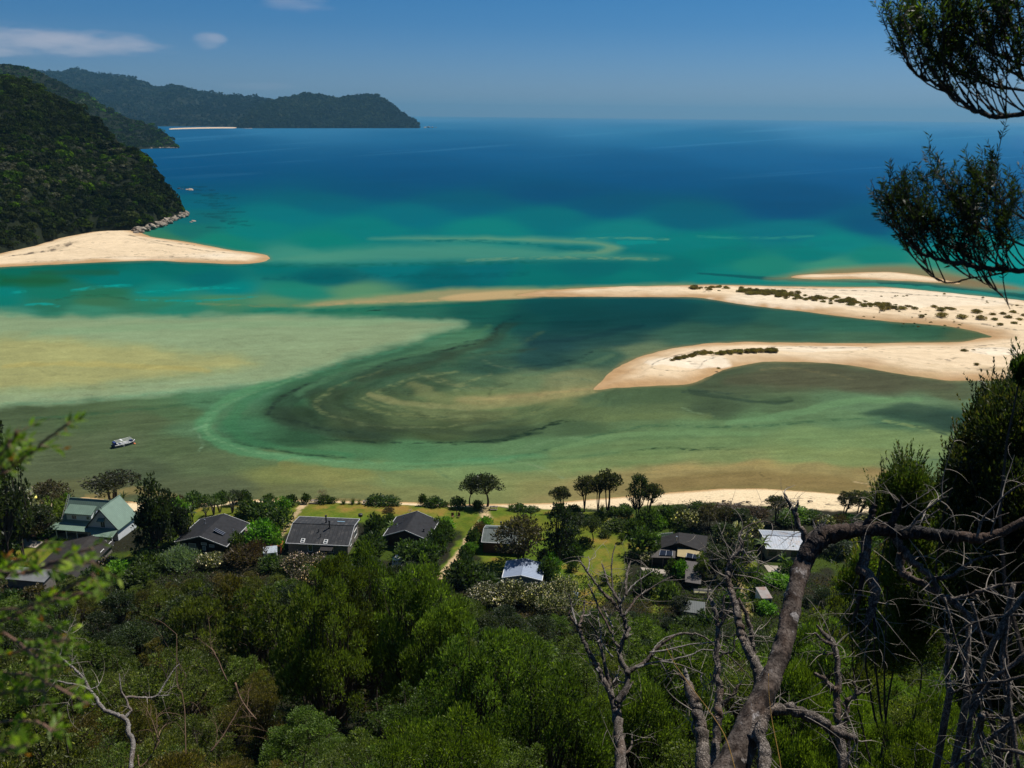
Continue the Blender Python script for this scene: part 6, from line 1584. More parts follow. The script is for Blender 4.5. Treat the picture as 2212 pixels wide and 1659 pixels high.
for (kk, px, b, t, w_, l) in [('bush',30,1318,1272,64,'dark bush in front of the pale lean-to, left one'), ('bronze',75,1322,1268,64,'bronze tinted bush in front of the pale lean-to'), ('bush',122,1312,1266,56,'dark bush at the right corner of the pale lean-to'), ('olive',165,1290,1248,60,'olive bush below the weathered dark roof'), ('bush',205,1262,1225,50,'green bush at the right side of the weathered dark roof'), ('pinkflower',232,1230,1200,40,'small pale flowered bush at the corner of the weathered dark roof'), ('brightbush',255,1240,1205,44,'light green bush between the dark roof and the feathery grey bush'), ('bush',320,1235,1195,60,'dark green hedge bush left of the feathery grey bush'), ('bush',300,1262,1222,60,'low green bush below the hedge near the feathery grey bush')]:
    tree('small_tree' if KINDS[kk]['stems'] else 'bush', kk, px, b, t, w_, l, 'bushes round the left houses', 'bush')
# garden bushes
BG = 'garden bushes'
for (kk, px, b, t, w_, l) in [
 ('brightbush',384,1140,1069,50,'yellow green domed bush beside the very dark tall tree'), ('brightbush',402,1118,1082,38,'smaller yellow green bush on the seaward side of the dark trees'),
 ('greybush',383,1225,1180,76,'grey green feathery bush in front of the black house'), ('flower',462,1222,1190,58,'white flowered bush in front of the black house gable'), ('brownbush',520,1222,1176,72,'dull brown bush between the black house and the orange roofed shed'),
 ('brownbush',555,1210,1160,52,'reddish brown bush left of the orange roofed shed'), ('brightbush',567,1178,1116,60,'large bright green bush right of the black house'), ('brightbush',590,1172,1126,34,'light green shrub beside the large bright bush'),
 ('bush',572,1128,1084,66,'dark domed bush behind the large bright green bush'), ('bush',604,1140,1098,48,'mid green bush along the narrow path'), ('bush',535,1112,1078,44,'dark bush by the path end of the left lawn'), ('brightbush',612,1102,1070,34,'green shrub at the shore end of the narrow path'),
 ('bush',580,1088,1066,30,'dark shore bush left of the path opening'), ('bush',628,1092,1067,30,'upright dark shrub beside the path opening'), ('bush',515,1190,1150,40,'green shrub tucked behind the stacked benches'), ('brightbush',603,1190,1150,26,'small green shrub at the left end of the grey roofed house'),
 ('bush',418,1092,1062,46,'dark shore bush behind the left lawn, widest of its row'), ('brownbush',388,1088,1068,24,'reddish shore bush beside the widest dark one'), ('bush',446,1092,1070,30,'dark low shore bush right of the widest one'), ('bush',482,1086,1060,28,'dark shore bush between the cabbage trees'), ('bush',527,1086,1058,36,'dark angular shore bush right of the cabbage trees'), ('bush',470,1088,1066,34,'low dark shore bush behind the tall cabbage tree'),
 ('bush',661,1088,1065,20,'upright little shrub standing in the sandy path opening'), ('bush',700,1086,1070,34,'dark bush behind the leftmost picnic table'), ('barebrush',700,1084,1060,34,'thin leafless shrub behind the leftmost picnic table'), ('bush',715,1086,1074,24,'small dark shore bush right of the thin shrub'),
 ('bush',812,1089,1069,46,'large dark domed shore bush, left half, beside the second picnic table'), ('bush',842,1090,1072,46,'large dark domed shore bush, right half'), ('bush',913,1092,1066,18,'upright dark shrub left of the shaded picnic table'), ('bush',938,1094,1074,38,'dull green shore bush over the shaded picnic table'), ('bush',960,1094,1084,24,'low dark shore bush right of the shaded picnic table'),
 ('bush',988,1098,1073,34,'rounded dark bush left of the round crowned pair'), ('bush',1032,1100,1080,26,'dark bush between the trunks of the round crowned pair'), ('bush',1122,1102,1088,34,'low green bush at the shore right of the round crowned pair'), ('bush',1150,1104,1094,30,'low dark bush at the lawn edge by the sand'),
 ('bush',812,1155,1110,46,'round dark green bush between the grey and the dish house'), ('brownbush',840,1110,1095,26,'brown bush behind the left corner of the dish house'), ('bush',842,1130,1108,24,'greyish bush at the left corner of the dish house'), ('bush',800,1195,1150,60,'leafy bush left of the tree ferns'), ('brightbush',822,1175,1158,22,'small yellow flowered shrub left of the tree ferns'),
 ('bush',945,1150,1118,34,'dark hedge shrub left of the track, nearest the lawn'), ('bush',960,1165,1125,40,'dark hedge shrub left of the track beside the dish house'), ('bush',945,1190,1140,46,'dark hedge bush left of the track below the dish house'), ('brightbush',965,1140,1114,36,'mid green hedge shrub left of the track'), ('bush',925,1215,1165,56,'dense bush below the dish house'), ('bush',880,1215,1170,60,'dense dark bush below the tree ferns'), 
 ('brightbush',1050,1140,1112,30,'pale green shrub right of the track at the brick house corner'), ('brownbush',1036,1160,1122,28,'brownish shrub right of the track beside the brick house'), ('bush',1022,1180,1140,34,'dark clipped bush right of the track beside the brick wall'), ('brightbush',1018,1195,1168,32,'bright green round bush right of the track'), ('bush',1005,1215,1180,36,'dark bush right of the track below the bright round one'),
 ('bush',1000,1262,1208,72,'large dark bush right of the lower end of the track'), ('bush',1050,1268,1236,70,'olive dark bush left of the silver shed'), ('bush',1175,1220,1185,36,'dark bush behind the right side of the silver shed'), ('brightbush',1192,1240,1192,40,'leafy green shrub right of the silver shed'), ('bush',1182,1250,1205,40,'dark shrub touching the silver shed on the right'),
 ('bush',1214,1200,1172,40,'dark bush at the foot of the blackish tall tree'), ('bush',1238,1205,1172,44,'green bush on the left edge of the right lawn'), ('bush',1262,1180,1160,34,'low dark bush under the small lawn tree'), ('bush',1306,1158,1143,26,'small rounded bush right of the small lawn tree'), ('bush',1330,1142,1122,46,'dark cluster of bush on the upper right lawn'), ('bush',1305,1262,1238,18,'little dark bush on the lower right lawn'), ('bush',1236,1232,1210,26,'upright green bush on the lower right lawn'),
 ('bush',1392,1200,1138,62,'tall dark bush left of the rambling dark house'), ('bush',1372,1155,1118,40,'dark bush at the right edge of the lawn'), ('brightbush',1420,1140,1110,36,'mid green bush by the cabbage tree clump'), ('bush',1398,1140,1098,50,'dark leafy bush under the ragged shore tree'), ('bush',1440,1128,1090,44,'dark leafy bush behind the cabbage tree clump'), ('flower',1398,1215,1192,34,'small flowered bush at the left end of the rambling dark house'),
 ('brightbush',1416,1166,1148,24,'bright yellow green fern like bush beside the lean-to wing'), ('bush',1350,1108,1090,40,'green shore bush behind the tall clump of trees'), ('bush',1325,1112,1094,30,'low shore bush at the foot of the tallest tree'), ('bush',1240,1112,1090,34,'low bush at the foot of the tall clump'), ('bush',1295,1128,1104,30,'dark shaded bush on the lawn behind the tall clump'),
 ('dark',1468,1335,1290,44,'dark small tree half covering the left side of the ribbed roof shed'), ('bush',1522,1350,1318,44,'dark bush right of the ribbed roof shed'), ('bush',1490,1352,1330,50,'dark bush in front of the ribbed roof shed'), ('bush',1640,1318,1292,30,'dark bush covering the left of the rusty shed'), ('bush',1452,1245,1206,30,'olive bush growing against the rambling dark house'), ('brightbush',1470,1250,1205,34,'green bush left of the flat grey roof'), ('kanuka',1512,1260,1192,30,'small conical tree right of the flat grey roof'), ('bush',1440,1300,1255,46,'green bush on the small lower lawn'), ('bush',1400,1275,1230,60,'dark bush below the lean-to wing'),
 ('bush',1628,1255,1225,40,'shaded dark bush left of the pale terrace'), ('brightbush',1680,1262,1236,50,'bright bush below the pale terrace of the beige house'), ('bush',1640,1285,1250,40,'leafy bush beside the right path'), ('bush',1705,1245,1210,40,'leafy bush in front of the beige house'), ('brightbush',1655,1325,1296,40,'bright bush below the rusty shed'), ('bush',1585,1260,1200,44,'dark bush left of the right path'), ('bush',1580,1320,1270,50,'dark bush left of the lower right path')]:
    st_ = KINDS[kk]['stems']
    tree('small_tree' if st_ else 'bush', kk, px, b, t, w_, l, BG, 'tree' if st_ else 'bush')
# belt of domed trees between the dark house and the beach
for k, (kk, px, b, t, w_, l) in enumerate([
 ('flower',1486,1138,1094,56,'pale flowered domed tree behind the picket fence'), ('brown',1530,1140,1088,52,'wide dark domed tree behind the rambling dark house'), ('brown',1565,1142,1090,50,'dark tree with bare trunks visible, seaward of the dark house'), ('dark',1600,1150,1100,50,'dark domed tree left of the beige house'), ('flower',1620,1160,1112,44,'pale flowered tree left of the beige house'),
 ('dark',1560,1215,1135,70,'very dark big tree right of the rambling dark house'), ('flower',1588,1200,1128,60,'cream flowered big tree between the two right houses'), ('dark',1545,1250,1180,56,'black green tree over the right side of the flat grey roof'), ('dark',1600,1235,1170,50,'black green tree left of the beige house wall'),
 ('bush',1510,1102,1084,40,'low green bush at the beach behind the domed trees'), ('brownbush',1580,1108,1090,70,'reddish brown low scrub at the back of the beach'), ('brownbush',1630,1112,1094,60,'brown low scrub left of the small dark beach tree'), ('brightbush',1720,1118,1098,60,'bright green low scrub right of the small dark beach tree'), ('bush',1752,1122,1102,50,'dark green low scrub above the beige house roof'), ('brownbush',1782,1134,1116,50,'brown low scrub at the beach left of the flat crowned tree'), ('bush',1700,1130,1108,50,'dark low scrub behind the beige house'),
 ('bush',1470,1104,1092,30,'low green scrub at the left end of the right beach'), ('bush',1800,1140,1118,50,'dark scrub under the flat crowned tree'), ('bush',1880,1145,1120,60,'dark scrub between the flat crowned tree and the bright leafy tree')]):
    st_ = KINDS[kk]['stems']
    tree('small_tree' if st_ else 'bush', kk, px, b, t, w_, l, 'belt of trees behind the beach', 'tree' if st_ else 'bush')
# flowering thickets on the near side
for k, (kk, px, b, t, w_, l) in enumerate([
 ('pinkflower',640,1235,1196,70,'pinkish flowering bush left of the grey house front'), ('pinkflower',680,1240,1196,70,'pinkish flowering bush in front of the grey roofed house'), ('pinkflower',655,1270,1225,60,'lower pinkish flowering bush below the grey roofed house'),
 ('flower',1050,1300,1262,80,'cream flowering bush, left one of the thicket below the silver shed'), ('flower',1105,1308,1258,90,'cream flowering bush, largest of the thicket below the silver shed'), ('flower',1160,1312,1262,80,'cream flowering bush, right of the largest in the thicket below the silver shed'), ('flower',1205,1335,1275,80,'cream flowering bush at the right end of the thicket, lowest down'), ('flower',1180,1290,1258,50,'small cream flowering bush touching the lower edge of the silver shed'),
 ('flower',1215,1300,1240,60,'dark flowered tree right of the silver shed above the forked dead tree')]):
    tree('flowering_bush', kk, px, b, t, w_, l, 'flowering bushes', 'bush', 2)
tree('bush', 'bush', 583, 1232, 1198, 44, 'dark bush in front of the small white shed', 'bushes round the left houses', 'bush')
# cabbage trees, palm, ferns, flax
cabbage(502,1108,1062,26,'cabbage tree with a full pale flowered head on the left lawn', heads=4)
cabbage(462,1112,1070,28,'cabbage tree with several pale heads beside the black house', heads=4)
cabbage(475,1108,1080,24,'shorter cabbage tree between the two taller ones', heads=3)
cabbage(446,1120,1092,24,'low cabbage tree nearest the black house roof', heads=3)
for k, (px, b, t) in enumerate([(1428,1128,1096), (1436,1130,1093), (1420,1126,1102), (1444,1128,1100)]):
    cabbage(px, b, t, 20, ['light green cabbage tree, second from the left in the tight clump', 'tallest light green cabbage tree of the tight clump', 'leftmost light green cabbage tree of the tight clump', 'rightmost light green cabbage tree of the tight clump'][k], 'clump of cabbage trees by the picket fence', 1, (0.10, 0.16, 0.03))
fern(272,1126,1062,30,'slender palm casting its shadow on the sage green gable roof', 'palms', (0.045, 0.070, 0.025), 'palm_tree', 16, 0.9, 0.35, 0.07)
fern(418,1134,1100,30,'dark drooping tree fern left of the black house', col=(0.045, 0.06, 0.025))
fern(850,1160,1134,34,'bright green tree fern in front of the dish house, highest of the three')
fern(872,1170,1150,30,'bright green tree fern in the middle of the three below the dish house')
fern(893,1174,1158,26,'lowest right tree fern of the three below the dish house')
fern(955,1140,1124,24,'yellow green tree fern at the right corner of the dish house')
fern(1643,1222,1166,40,'bright green tree fern left of the beige house wall')
fern(1690,1232,1204,32,'tree fern before the windows of the beige house')
fern(1718,1205,1182,26,'small tree fern at the right window of the beige house')
fern(1416,1172,1150,24,'yellow green fern beside the lean-to wing')
flax(762,1089,1074,26,'dark green flax clump on the shore between the thin shrub and the second table'); flax(742,1089,1077,24,'flax clump left of the dark green one on the shore'); flax(776,1089,1077,20,'smaller flax clump right of the dark green one')
flax(1102,1102,1086,26,'spiky flax clump at the shore right of the round crowned pair'); flax(1046 - 16,1102,1078,34,'dark flax clump under the round crowned pair'); flax(1300,1106,1086,26,'flax clump in front of the sand between the tall trees'); flax(1622,1180,1160,24,'flax clump beside the right path top')
flax(425,1098,1080,30,'flax clump in the left row of shore bushes'); flax(520,1098,1086,22,'small flax clump near the cabbage trees'); flax(1345,1110,1094,26,'flax clump at the right end of the tall trees')

# scrub on the flat right of the beige house
_sc = random.Random(12); _o = ['first', 'second', 'third', 'fourth', 'fifth', 'sixth', 'seventh', 'eighth', 'ninth', 'tenth', 'eleventh', 'twelfth', 'thirteenth', 'fourteenth', 'fifteenth', 'sixteenth', 'seventeenth', 'eighteenth', 'nineteenth', 'twentieth']
for row, (x0, x1, yb, nn, txt) in enumerate([(1780, 2160, 1142, 18, 'beach side row'), (1765, 2180, 1168, 18, 'middle row'), (1770, 2190, 1200, 16, 'slope side row')]):
    for k in range(nn):
        px = x0 + (x1 - x0) * (k + 0.5) / nn + _sc.uniform(-4, 4); kk = _sc.choice(['bush', 'bush', 'dark', 'brownbush', 'brightbush', 'flower'])
        tree('bush' if not KINDS[kk]['stems'] else 'small_tree', kk, px, yb + _sc.uniform(-5, 5), yb - _sc.uniform(22, 38), _sc.uniform(34, 50), '%s scrub bush from the left, %s right of the beige house' % (_o[k], txt), 'scrub right of the beige house', 'bush')
# --- dune shrubs on the sand bars
def on_sand(px, py): 
    p = G(px, py, 1.2); return (p.x, p.y, 1.0)
dr_ = random.Random(8)
pr_ = [get_proto('duneshrub', 3, v) for v in range(4)]
def dune(px, py, w_px, label, group, dark=False):
    p = on_sand(px, py); wm = w_px * (Vector(p) - CAM_P).length / FPX
    o = link('dune_bush', dr_.choice(pr_)['crown']); o.location = p; s = wm / 3.2; o.scale = (s, s, s * dr_.uniform(0.75, 1.15)); o.rotation_euler = (0, 0, dr_.uniform(0, 6.28))
    return tag(o, label, 'bush', group)
def belt(cx0, cx1, cy, hh, n, wr_, label, group):
    for k in range(n):
        t = dr_.random(); px = cx0 + (cx1 - cx0) * t; y0 = cy(t)
        py = y0 + dr_.gauss(0, hh * 0.5)
        dune(px, py, dr_.uniform(*wr_), label, group)
belt(1490, 1575, lambda t: 622 + 2 * t, 4, 30, (7, 15), 'brown dune bush in the leftmost patch on the long sand bar', 'leftmost patch of dune bushes')
belt(1596, 1700, lambda t: 631 + 7 * t, 6, 62, (9, 19), 'brown dune bush in the densest part of the long sand bar scrub', 'densest part of the dune scrub')
belt(1690, 1860, lambda t: 638 + 16 * t, 8, 66, (8, 18), 'brown dune bush in the middle of the long sand bar scrub', 'middle of the dune scrub')
belt(1855, 1935, lambda t: 659 + 4 * t, 7, 34, (8, 17), 'brown dune bush right of the middle scrub on the long sand bar', 'right part of the dune scrub')
for k, (a, b, w_) in enumerate([(1948,668,22),(1962,664,18),(1975,668,16),(2018,664,14),(2032,671,20),(2046,667,14),(2056,669,18),(2034,684,24),(2078,687,22),(2108,676,24),(2120,690,22),(2144,681,14),(2148,692,14),(2166,680,14),(2178,688,18),(2188,677,16),(2202,692,16),(2160,702,14),(2190,700,14),(2214,684,16),(1990,684,14)]):
    dune(a, b, w_, ['larger', 'lone', 'rounded', 'low'][k % 4] + ' brown dune bush, number ' + ['one', 'two', 'three', 'four', 'five', 'six', 'seven', 'eight', 'nine', 'ten', 'eleven', 'twelve', 'thirteen', 'fourteen', 'fifteen', 'sixteen', 'seventeen', 'eighteen', 'nineteen', 'twenty', 'twenty one'][k] + ' from the left among the scattered ones', 'scattered dune bushes')
for k in range(60):
    dune(dr_.uniform(1860, 2230), dr_.uniform(634, 706), dr_.uniform(3.0, 7.0), 'tiny dune plant scattered on the pale right part of the long bar', 'tiny dune plants')
belt(1452, 1500, lambda t: 776 - 7 * t, 2.4, 24, (9, 15), 'dark low bush in the left half of the hooked bar scrub', 'left half of the hooked bar scrub')
belt(1495, 1680, lambda t: 767 - 14 * t + 4 * t * t, 3.2, 62, (10, 19), 'dark low bush in the right half of the hooked bar scrub', 'right half of the hooked bar scrub')
dune(2082, 759, 17, 'dark rounded hummock bush alone on the wide sand flat', 'lone bushes of the sand flat'); dune(2103, 757, 9, 'small dark bush right of the rounded hummock', 'lone bushes of the sand flat'); dune(2109, 788, 11, 'small dark bush low on the wide sand flat', 'lone bushes of the sand flat'); dune(1552, 796, 9, 'tiny dark bush at the water edge of the hooked bar', 'lone bushes of the sand flat')
# driftwood on the near beach
DW = plain('driftwood', (0.15, 0.12, 0.095), 0.9, 0.3, 3.0)
for k, (a, b, c, d, l) in enumerate([(1588,1092,1608,1086,'grey driftwood log slanting on the beach, longest of the logs'), (1612,1085,1622,1088,'short driftwood branch beyond the long log'), (1496,1090,1506,1092,'driftwood stick at the left end of the beach'), (1560,1083,1568,1084,'thin driftwood stick left of the long log'), (1745,1084,1756,1086,'driftwood stick far right on the beach')]):
    A = T(a, b) + Vector((0, 0, .15)); B = T(c, d) + Vector((0, 0, .35)); mb = MB(); mb.tube(bend(A, B, np.random.default_rng(k), .05, 6), np.linspace(.22, .09, 6), 6); tag(mb.build('driftwood', DW), l, 'driftwood', 'driftwood on the beach')
print('counts', COUNT)
# ================================================================== THE WOODED SLOPE BELOW THE LOOKOUT
SKY_X = [-200, 0, 60, 150, 260, 300, 350, 400, 480, 540, 600, 640, 690, 720, 760, 800, 850, 900, 945, 1000, 1080, 1150, 1210, 1250, 1300, 1350, 1400, 1450, 1520, 1600, 1660, 1720, 1780, 1850, 1930, 2000, 2080, 2212, 2400]
SKY_Y = [1270, 1285, 1290, 1275, 1262, 1250, 1246, 1240, 1236, 1232, 1228, 1215, 1190, 1166, 1172, 1186, 1184, 1188, 1236, 1268, 1306, 1318, 1335, 1300, 1310, 1322, 1310, 1330, 1352, 1372, 1345, 1285, 1240, 1215, 1180, 1160, 1140, 1120, 1100]
def skyline(px): return float(np.interp(px, SKY_X, SKY_Y))
ANCH = [('green roofed house', 160, 1190), ('pale lean-to', 75, 1270), ('black house', 450, 1230), ('orange garden shed', 590, 1225), ('grey roofed house', 690, 1240), ('dish house', 880, 1210), ('lower end of the sandy track', 950, 1275),
        ('cream flowering thicket', 1110, 1320), ('forked dead tree', 1330, 1400), ('ribbed roof shed', 1495, 1345), ('white tipped snag', 1490, 1530), ('tall crooked dead trunk', 1590, 1400), ('thick leaning dead trunk', 1700, 1400),
        ('grey stump', 1830, 1450), ('hanging dead branches', 1880, 1290), ('arched dead limb', 2010, 1180), ('heap of fallen twigs', 2120, 1530), ('bleached thin dead tree', 270, 1500), ('leafless brown brush', 540, 1420), ('middle of the bottom edge', 1000, 1640), ('dark hollow in the middle of the slope', 800, 1420), ('bottom left corner', 60, 1620)]
ORD = ['', 'second ', 'third ', 'fourth ', 'fifth ', 'sixth ', 'seventh ', 'eighth ', 'ninth ', 'tenth ', 'eleventh ', 'twelfth ', 'thirteenth ', 'fourteenth ', 'fifteenth ', 'sixteenth ', 'seventeenth ', 'eighteenth ', 'nineteenth ', 'twentieth ']
LOOK = {'kanuka': ('deep green fine leaved tree', 'kanuka_tree'), 'olive': ('olive green fine leaved tree', 'kanuka_tree'), 'bronze': ('bronze tinted shrubby tree', 'shrubby_tree'), 'bright': ('fresh bright green shrubby tree', 'shrubby_tree'), 'dark': ('blackish green dense tree', 'dense_tree'), 'brown': ('brownish broad crowned tree', 'dense_tree'), 'barebrush': ('thin brown leafless brush', 'bare_bush')}
srnd = random.Random(2024)
plan = []
def plan_tree(kk, x, y, h, wd, force=False):
    z = tzf(x, y); d = math.sqrt(x * x + y * y + (CAM_Z - z) ** 2)
    px, py = project(x, y, z + h); pxb, pyb = project(x, y, z)
    if px < -160 or px > 2372 or py > 1760: return False
    if not force:
        hw = wd * 0.35 * FPX / d
        lim = max(skyline(px - hw), skyline(px), skyline(px + hw)) + srnd.uniform(-4, 9)
        if py < lim:
            # lower the tree until it no longer hides the village
            for k in range(30):
                h *= 0.93
                px, py = project(x, y, z + h)
                if py >= lim: break
            if h < 1.7: return False
            wd = min(wd, h * 0.85 + 0.8)
    plan.append([kk, x, y, z, h, wd, px, (py * 0.65 + pyb * 0.35), d])
    return True
placed = []
def free(x, y, rad):
    for a, b, c in placed:
        if (a - x) ** 2 + (b - y) ** 2 < ((rad + c) * 0.5) ** 2: return False
    return True
# trees one can pick out, set by hand: (kind, px of the crown top, py of the top, distance on the ground, height, width)
for kk, px, py, yy, wd in [('kanuka', 722, 1166, 62, 5.5), ('kanuka', 690, 1215, 55, 5.2), ('kanuka', 800, 1188, 66, 5.0), ('kanuka', 872, 1184, 60, 5.6), ('kanuka', 930, 1240, 56, 4.6), ('olive', 640, 1235, 70, 5.5), ('kanuka', 560, 1250, 84, 6.0), ('bronze', 500, 1245, 96, 5.0), ('olive', 420, 1255, 92, 5.5),
                           ('bright', 965, 1500, 22, 4.0), ('bright', 860, 1560, 19, 3.6), ('kanuka', 1010, 1330, 40, 5.0), ('kanuka', 1120, 1345, 44, 5.2), ('kanuka', 1180, 1400, 33, 4.6), ('bright', 2030, 1480, 19, 2.6), ('bright', 1965, 1560, 16, 2.2), ('bright', 1880, 1440, 24, 2.6), ('bright', 1770, 1430, 26, 2.8), ('kanuka', 1440, 1330, 50, 6.0), ('kanuka', 1390, 1420, 36, 4.2), ('olive', 1820, 1260, 62, 6.0), ('kanuka', 1790, 1330, 44, 5.0)]:
    r_ = ray(px, py); x = r_.x / r_.y * yy; zt = CAM_Z + r_.z / r_.y * yy
    h = zt - tzf(x, yy); wd *= 1.3
    if h < 1.5: continue
    plan_tree(kk, x, yy, h, wd, True); placed.append((x, yy, wd))
n_try = 0
while n_try < 16000 and len(plan) < 430:
    n_try += 1
    y = 11 + 141 * srnd.random() ** 0.74
    x = srnd.uniform(-0.68, 0.70) * math.sqrt(y * y + 400) * 1.0
    z = tzf(x, y)
    if z < 3.55: continue
    px, py = project(x, y, z + 4)
    if y < 15 and px > 1300: continue
    n1 = float(fbm(np.array([x / 16.0]), np.array([y / 16.0]), 70, 3)[0]) + srnd.uniform(-0.25, 0.25)
    if px > 1650: kk = 'bright' if n1 > 0.22 else ('olive' if n1 > 0.0 else ('kanuka' if n1 > -0.25 else 'dark'))
    elif px < 620: kk = 'bronze' if n1 > 0.2 else ('olive' if n1 > -0.1 else ('kanuka' if n1 > -0.3 else 'dark'))
    else: kk = 'olive' if n1 > 0.22 else ('kanuka' if n1 > -0.30 else 'dark')
    if 1600 > px > 1200 and y < 60 and srnd.random() < 0.35: kk = 'bright'
    if srnd.random() < 0.045 and y < 70: kk = 'barebrush'
    h = srnd.uniform(4.6, 8.2) * (0.75 if kk in ('bronze', 'bright') else 1) * (0.62 if y < 26 else (0.8 if y < 45 else (1.12 if y > 95 else 1))); wd = h * (srnd.uniform(0.95, 1.25) if kk in ('kanuka', 'olive') else srnd.uniform(0.8, 1.0))
    if not free(x, y, wd * 0.80): continue
    if plan_tree(kk, x, y, h, wd): placed.append((x, y, wd))
groups = {}
for t in plan:
    kk, x, y, z, h, wd, px, py, d = t
    a = min(ANCH, key=lambda q: (q[1] - px) ** 2 + ((q[2] - py) * 1.4) ** 2)
    size = 'tall' if h > 6.3 else ('small' if h < 3.8 else 'middling')
    dx, dy = px - a[1], (py - a[2]) * 1.4
    side = ('left of' if dx < 0 else 'right of') if abs(dx) > abs(dy) else ('behind' if dy < 0 else 'below')
    groups.setdefault((kk, size, a[0], side), []).append((dx * dx + dy * dy, t))
for (kk, size, an, side), L in groups.items():
    L.sort(key=lambda q: q[0])
    for i, (_, t) in enumerate(L):
        _, x, y, z, h, wd, px, py, d = t
        lod = 0 if d < 42 else (1 if d < 85 else 2)
        o_ = '%snearest' % ORD[min(i, 19)]
        lab = '%s %s, %s %s the %s' % (size, LOOK[kk][0], o_, side, an)
        if len(lab.split()) > 16: lab = '%s %s, %s %s the %s' % (size, LOOK[kk][0].replace('fine leaved ', '').replace('broad crowned ', ''), o_, side, an)
        if len(lab.split()) > 16: lab = lab.replace('middle of the slope', 'slope')
        put_plant(LOOK[kk][1], kk, (x, y, z - 0.1), h, wd, lab, LOOK[kk][0] + 's of the slope', 'tree', lod, 3, lean=0.07)
print('slope trees', len(plan))

# --- undergrowth between them
def undergrowth(n=230000):
    r = np.random.default_rng(4)
    y = 6 + 150 * r.uniform(size=n) ** 0.8; x = r.uniform(-0.72, 0.74, n) * np.sqrt(y * y + 500)
    z = tz(x, y); d = np.sqrt(x * x + y * y + (90 - z) ** 2)
    h = (0.25 + 1.1 * vnoise(x / 2.2, y / 2.2, 90)) * r.uniform(0.1, 1.0, n) * (0.55 + 0.5 * (z > 7))
    keep = (z > 3.4)
    px, py = project(x, y, z + h)
    keep &= ~((py < np.interp(px, SKY_X, SKY_Y)) & (z < 9) & (py < 1235))
    x, y, z, h, d = x[keep], y[keep], z[keep], h[keep], d[keep]; n = len(x)
    s = np.clip(d * 0.0012, 0.03, 0.16) * r.uniform(0.7, 1.4, n) * 1.5
    P = np.stack([x, y, z + h], 1); N = rnd_unit(r, n) + np.array([0, 0, .6]); U = rnd_unit(r, n) * 0.7 + np.array([0, 0, 0.8])
    V, F = quads(P, N, U, s, s * 0.42)
    k = vnoise(x / 5, y / 5, 91)[:, None]
    c = (1 - k) * np.array([0.030, 0.044, 0.012]) + k * np.array([0.060, 0.085, 0.018])
    br = (vnoise(x / 7, y / 7, 92) > 0.72)[:, None]; c = np.where(br, np.array([0.075, 0.058, 0.03]), c) * r.uniform(0.6, 1.4, (n, 1))
    o = link('undergrowth', npmesh('undergrowth', V, F, LEAF, np.repeat(c, 4, 0)))
    tag(o, 'low leafy undergrowth covering the slope between the trees', 'undergrowth', kind='stuff')
undergrowth()
# --- low growth and hedging between the houses
def lowgrowth(n=42000):
    r = np.random.default_rng(14)
    x = r.uniform(-125, 125, n); y = r.uniform(139, 202, n); z = tz(x, y); s_ = shore_y(x) - y
    px, py = project(x, y, z)
    k = fbm(x / 9, y / 9, 95, 4)
    ok = (k > -0.05) & (s_ > 4.5) & (z < 7.5)
    for L in LAWNS:
        Lw = np.array([[T(a, b).x, T(a, b).y] for a, b in L]); dd, _ = seg_dist(x, y, Lw, True); ok &= ~(inside(x, y, Lw) | (dd < 0.6))
    wdt = np.interp(x, [-120, -90, -62, -50, -20, 0, 8, 20, 36, 50, 62, 75, 90, 110], [10, 9, 4, 2.6, 3.2, 4.0, 6, 9, 11, 14, 17, 17, 14, 14]); ok &= s_ > wdt
    for hq in bpy.data.objects:
        if hq.parent is None and hq.type == 'EMPTY' and hq.get('category') in ('house', 'shed'):
            m = hq.matrix_basis.inverted(); R_ = 4.6 if hq['category'] == 'shed' else 9.0
            ok &= ((x - hq.location.x) ** 2 + (y - hq.location.y) ** 2) > (R_ * 0.62) ** 2
    x, y, z, k = x[ok], y[ok], z[ok], k[ok]; n = len(x)
    h = (0.2 + 1.2 * sstep(-0.05, 0.5, k)) * r.uniform(0.05, 1.0, n)
    P = np.stack([x, y, z + h], 1); s = r.uniform(0.10, 0.2, n)
    V, F = quads(P, rnd_unit(r, n) + np.array([0, 0, .6]), rnd_unit(r, n), s, s * 0.6)
    q = vnoise(x / 4, y / 4, 96)[:, None]; c = ((1 - q) * np.array([0.026, 0.036, 0.012]) + q * np.array([0.055, 0.09, 0.02])) * r.uniform(0.6, 1.4, (n, 1))
    tag(link('ground_cover', npmesh('ground_cover', V, F, LEAF, np.repeat(c, 4, 0))), 'low leafy ground cover between the gardens of the village', 'ground cover', kind='stuff')
lowgrowth()
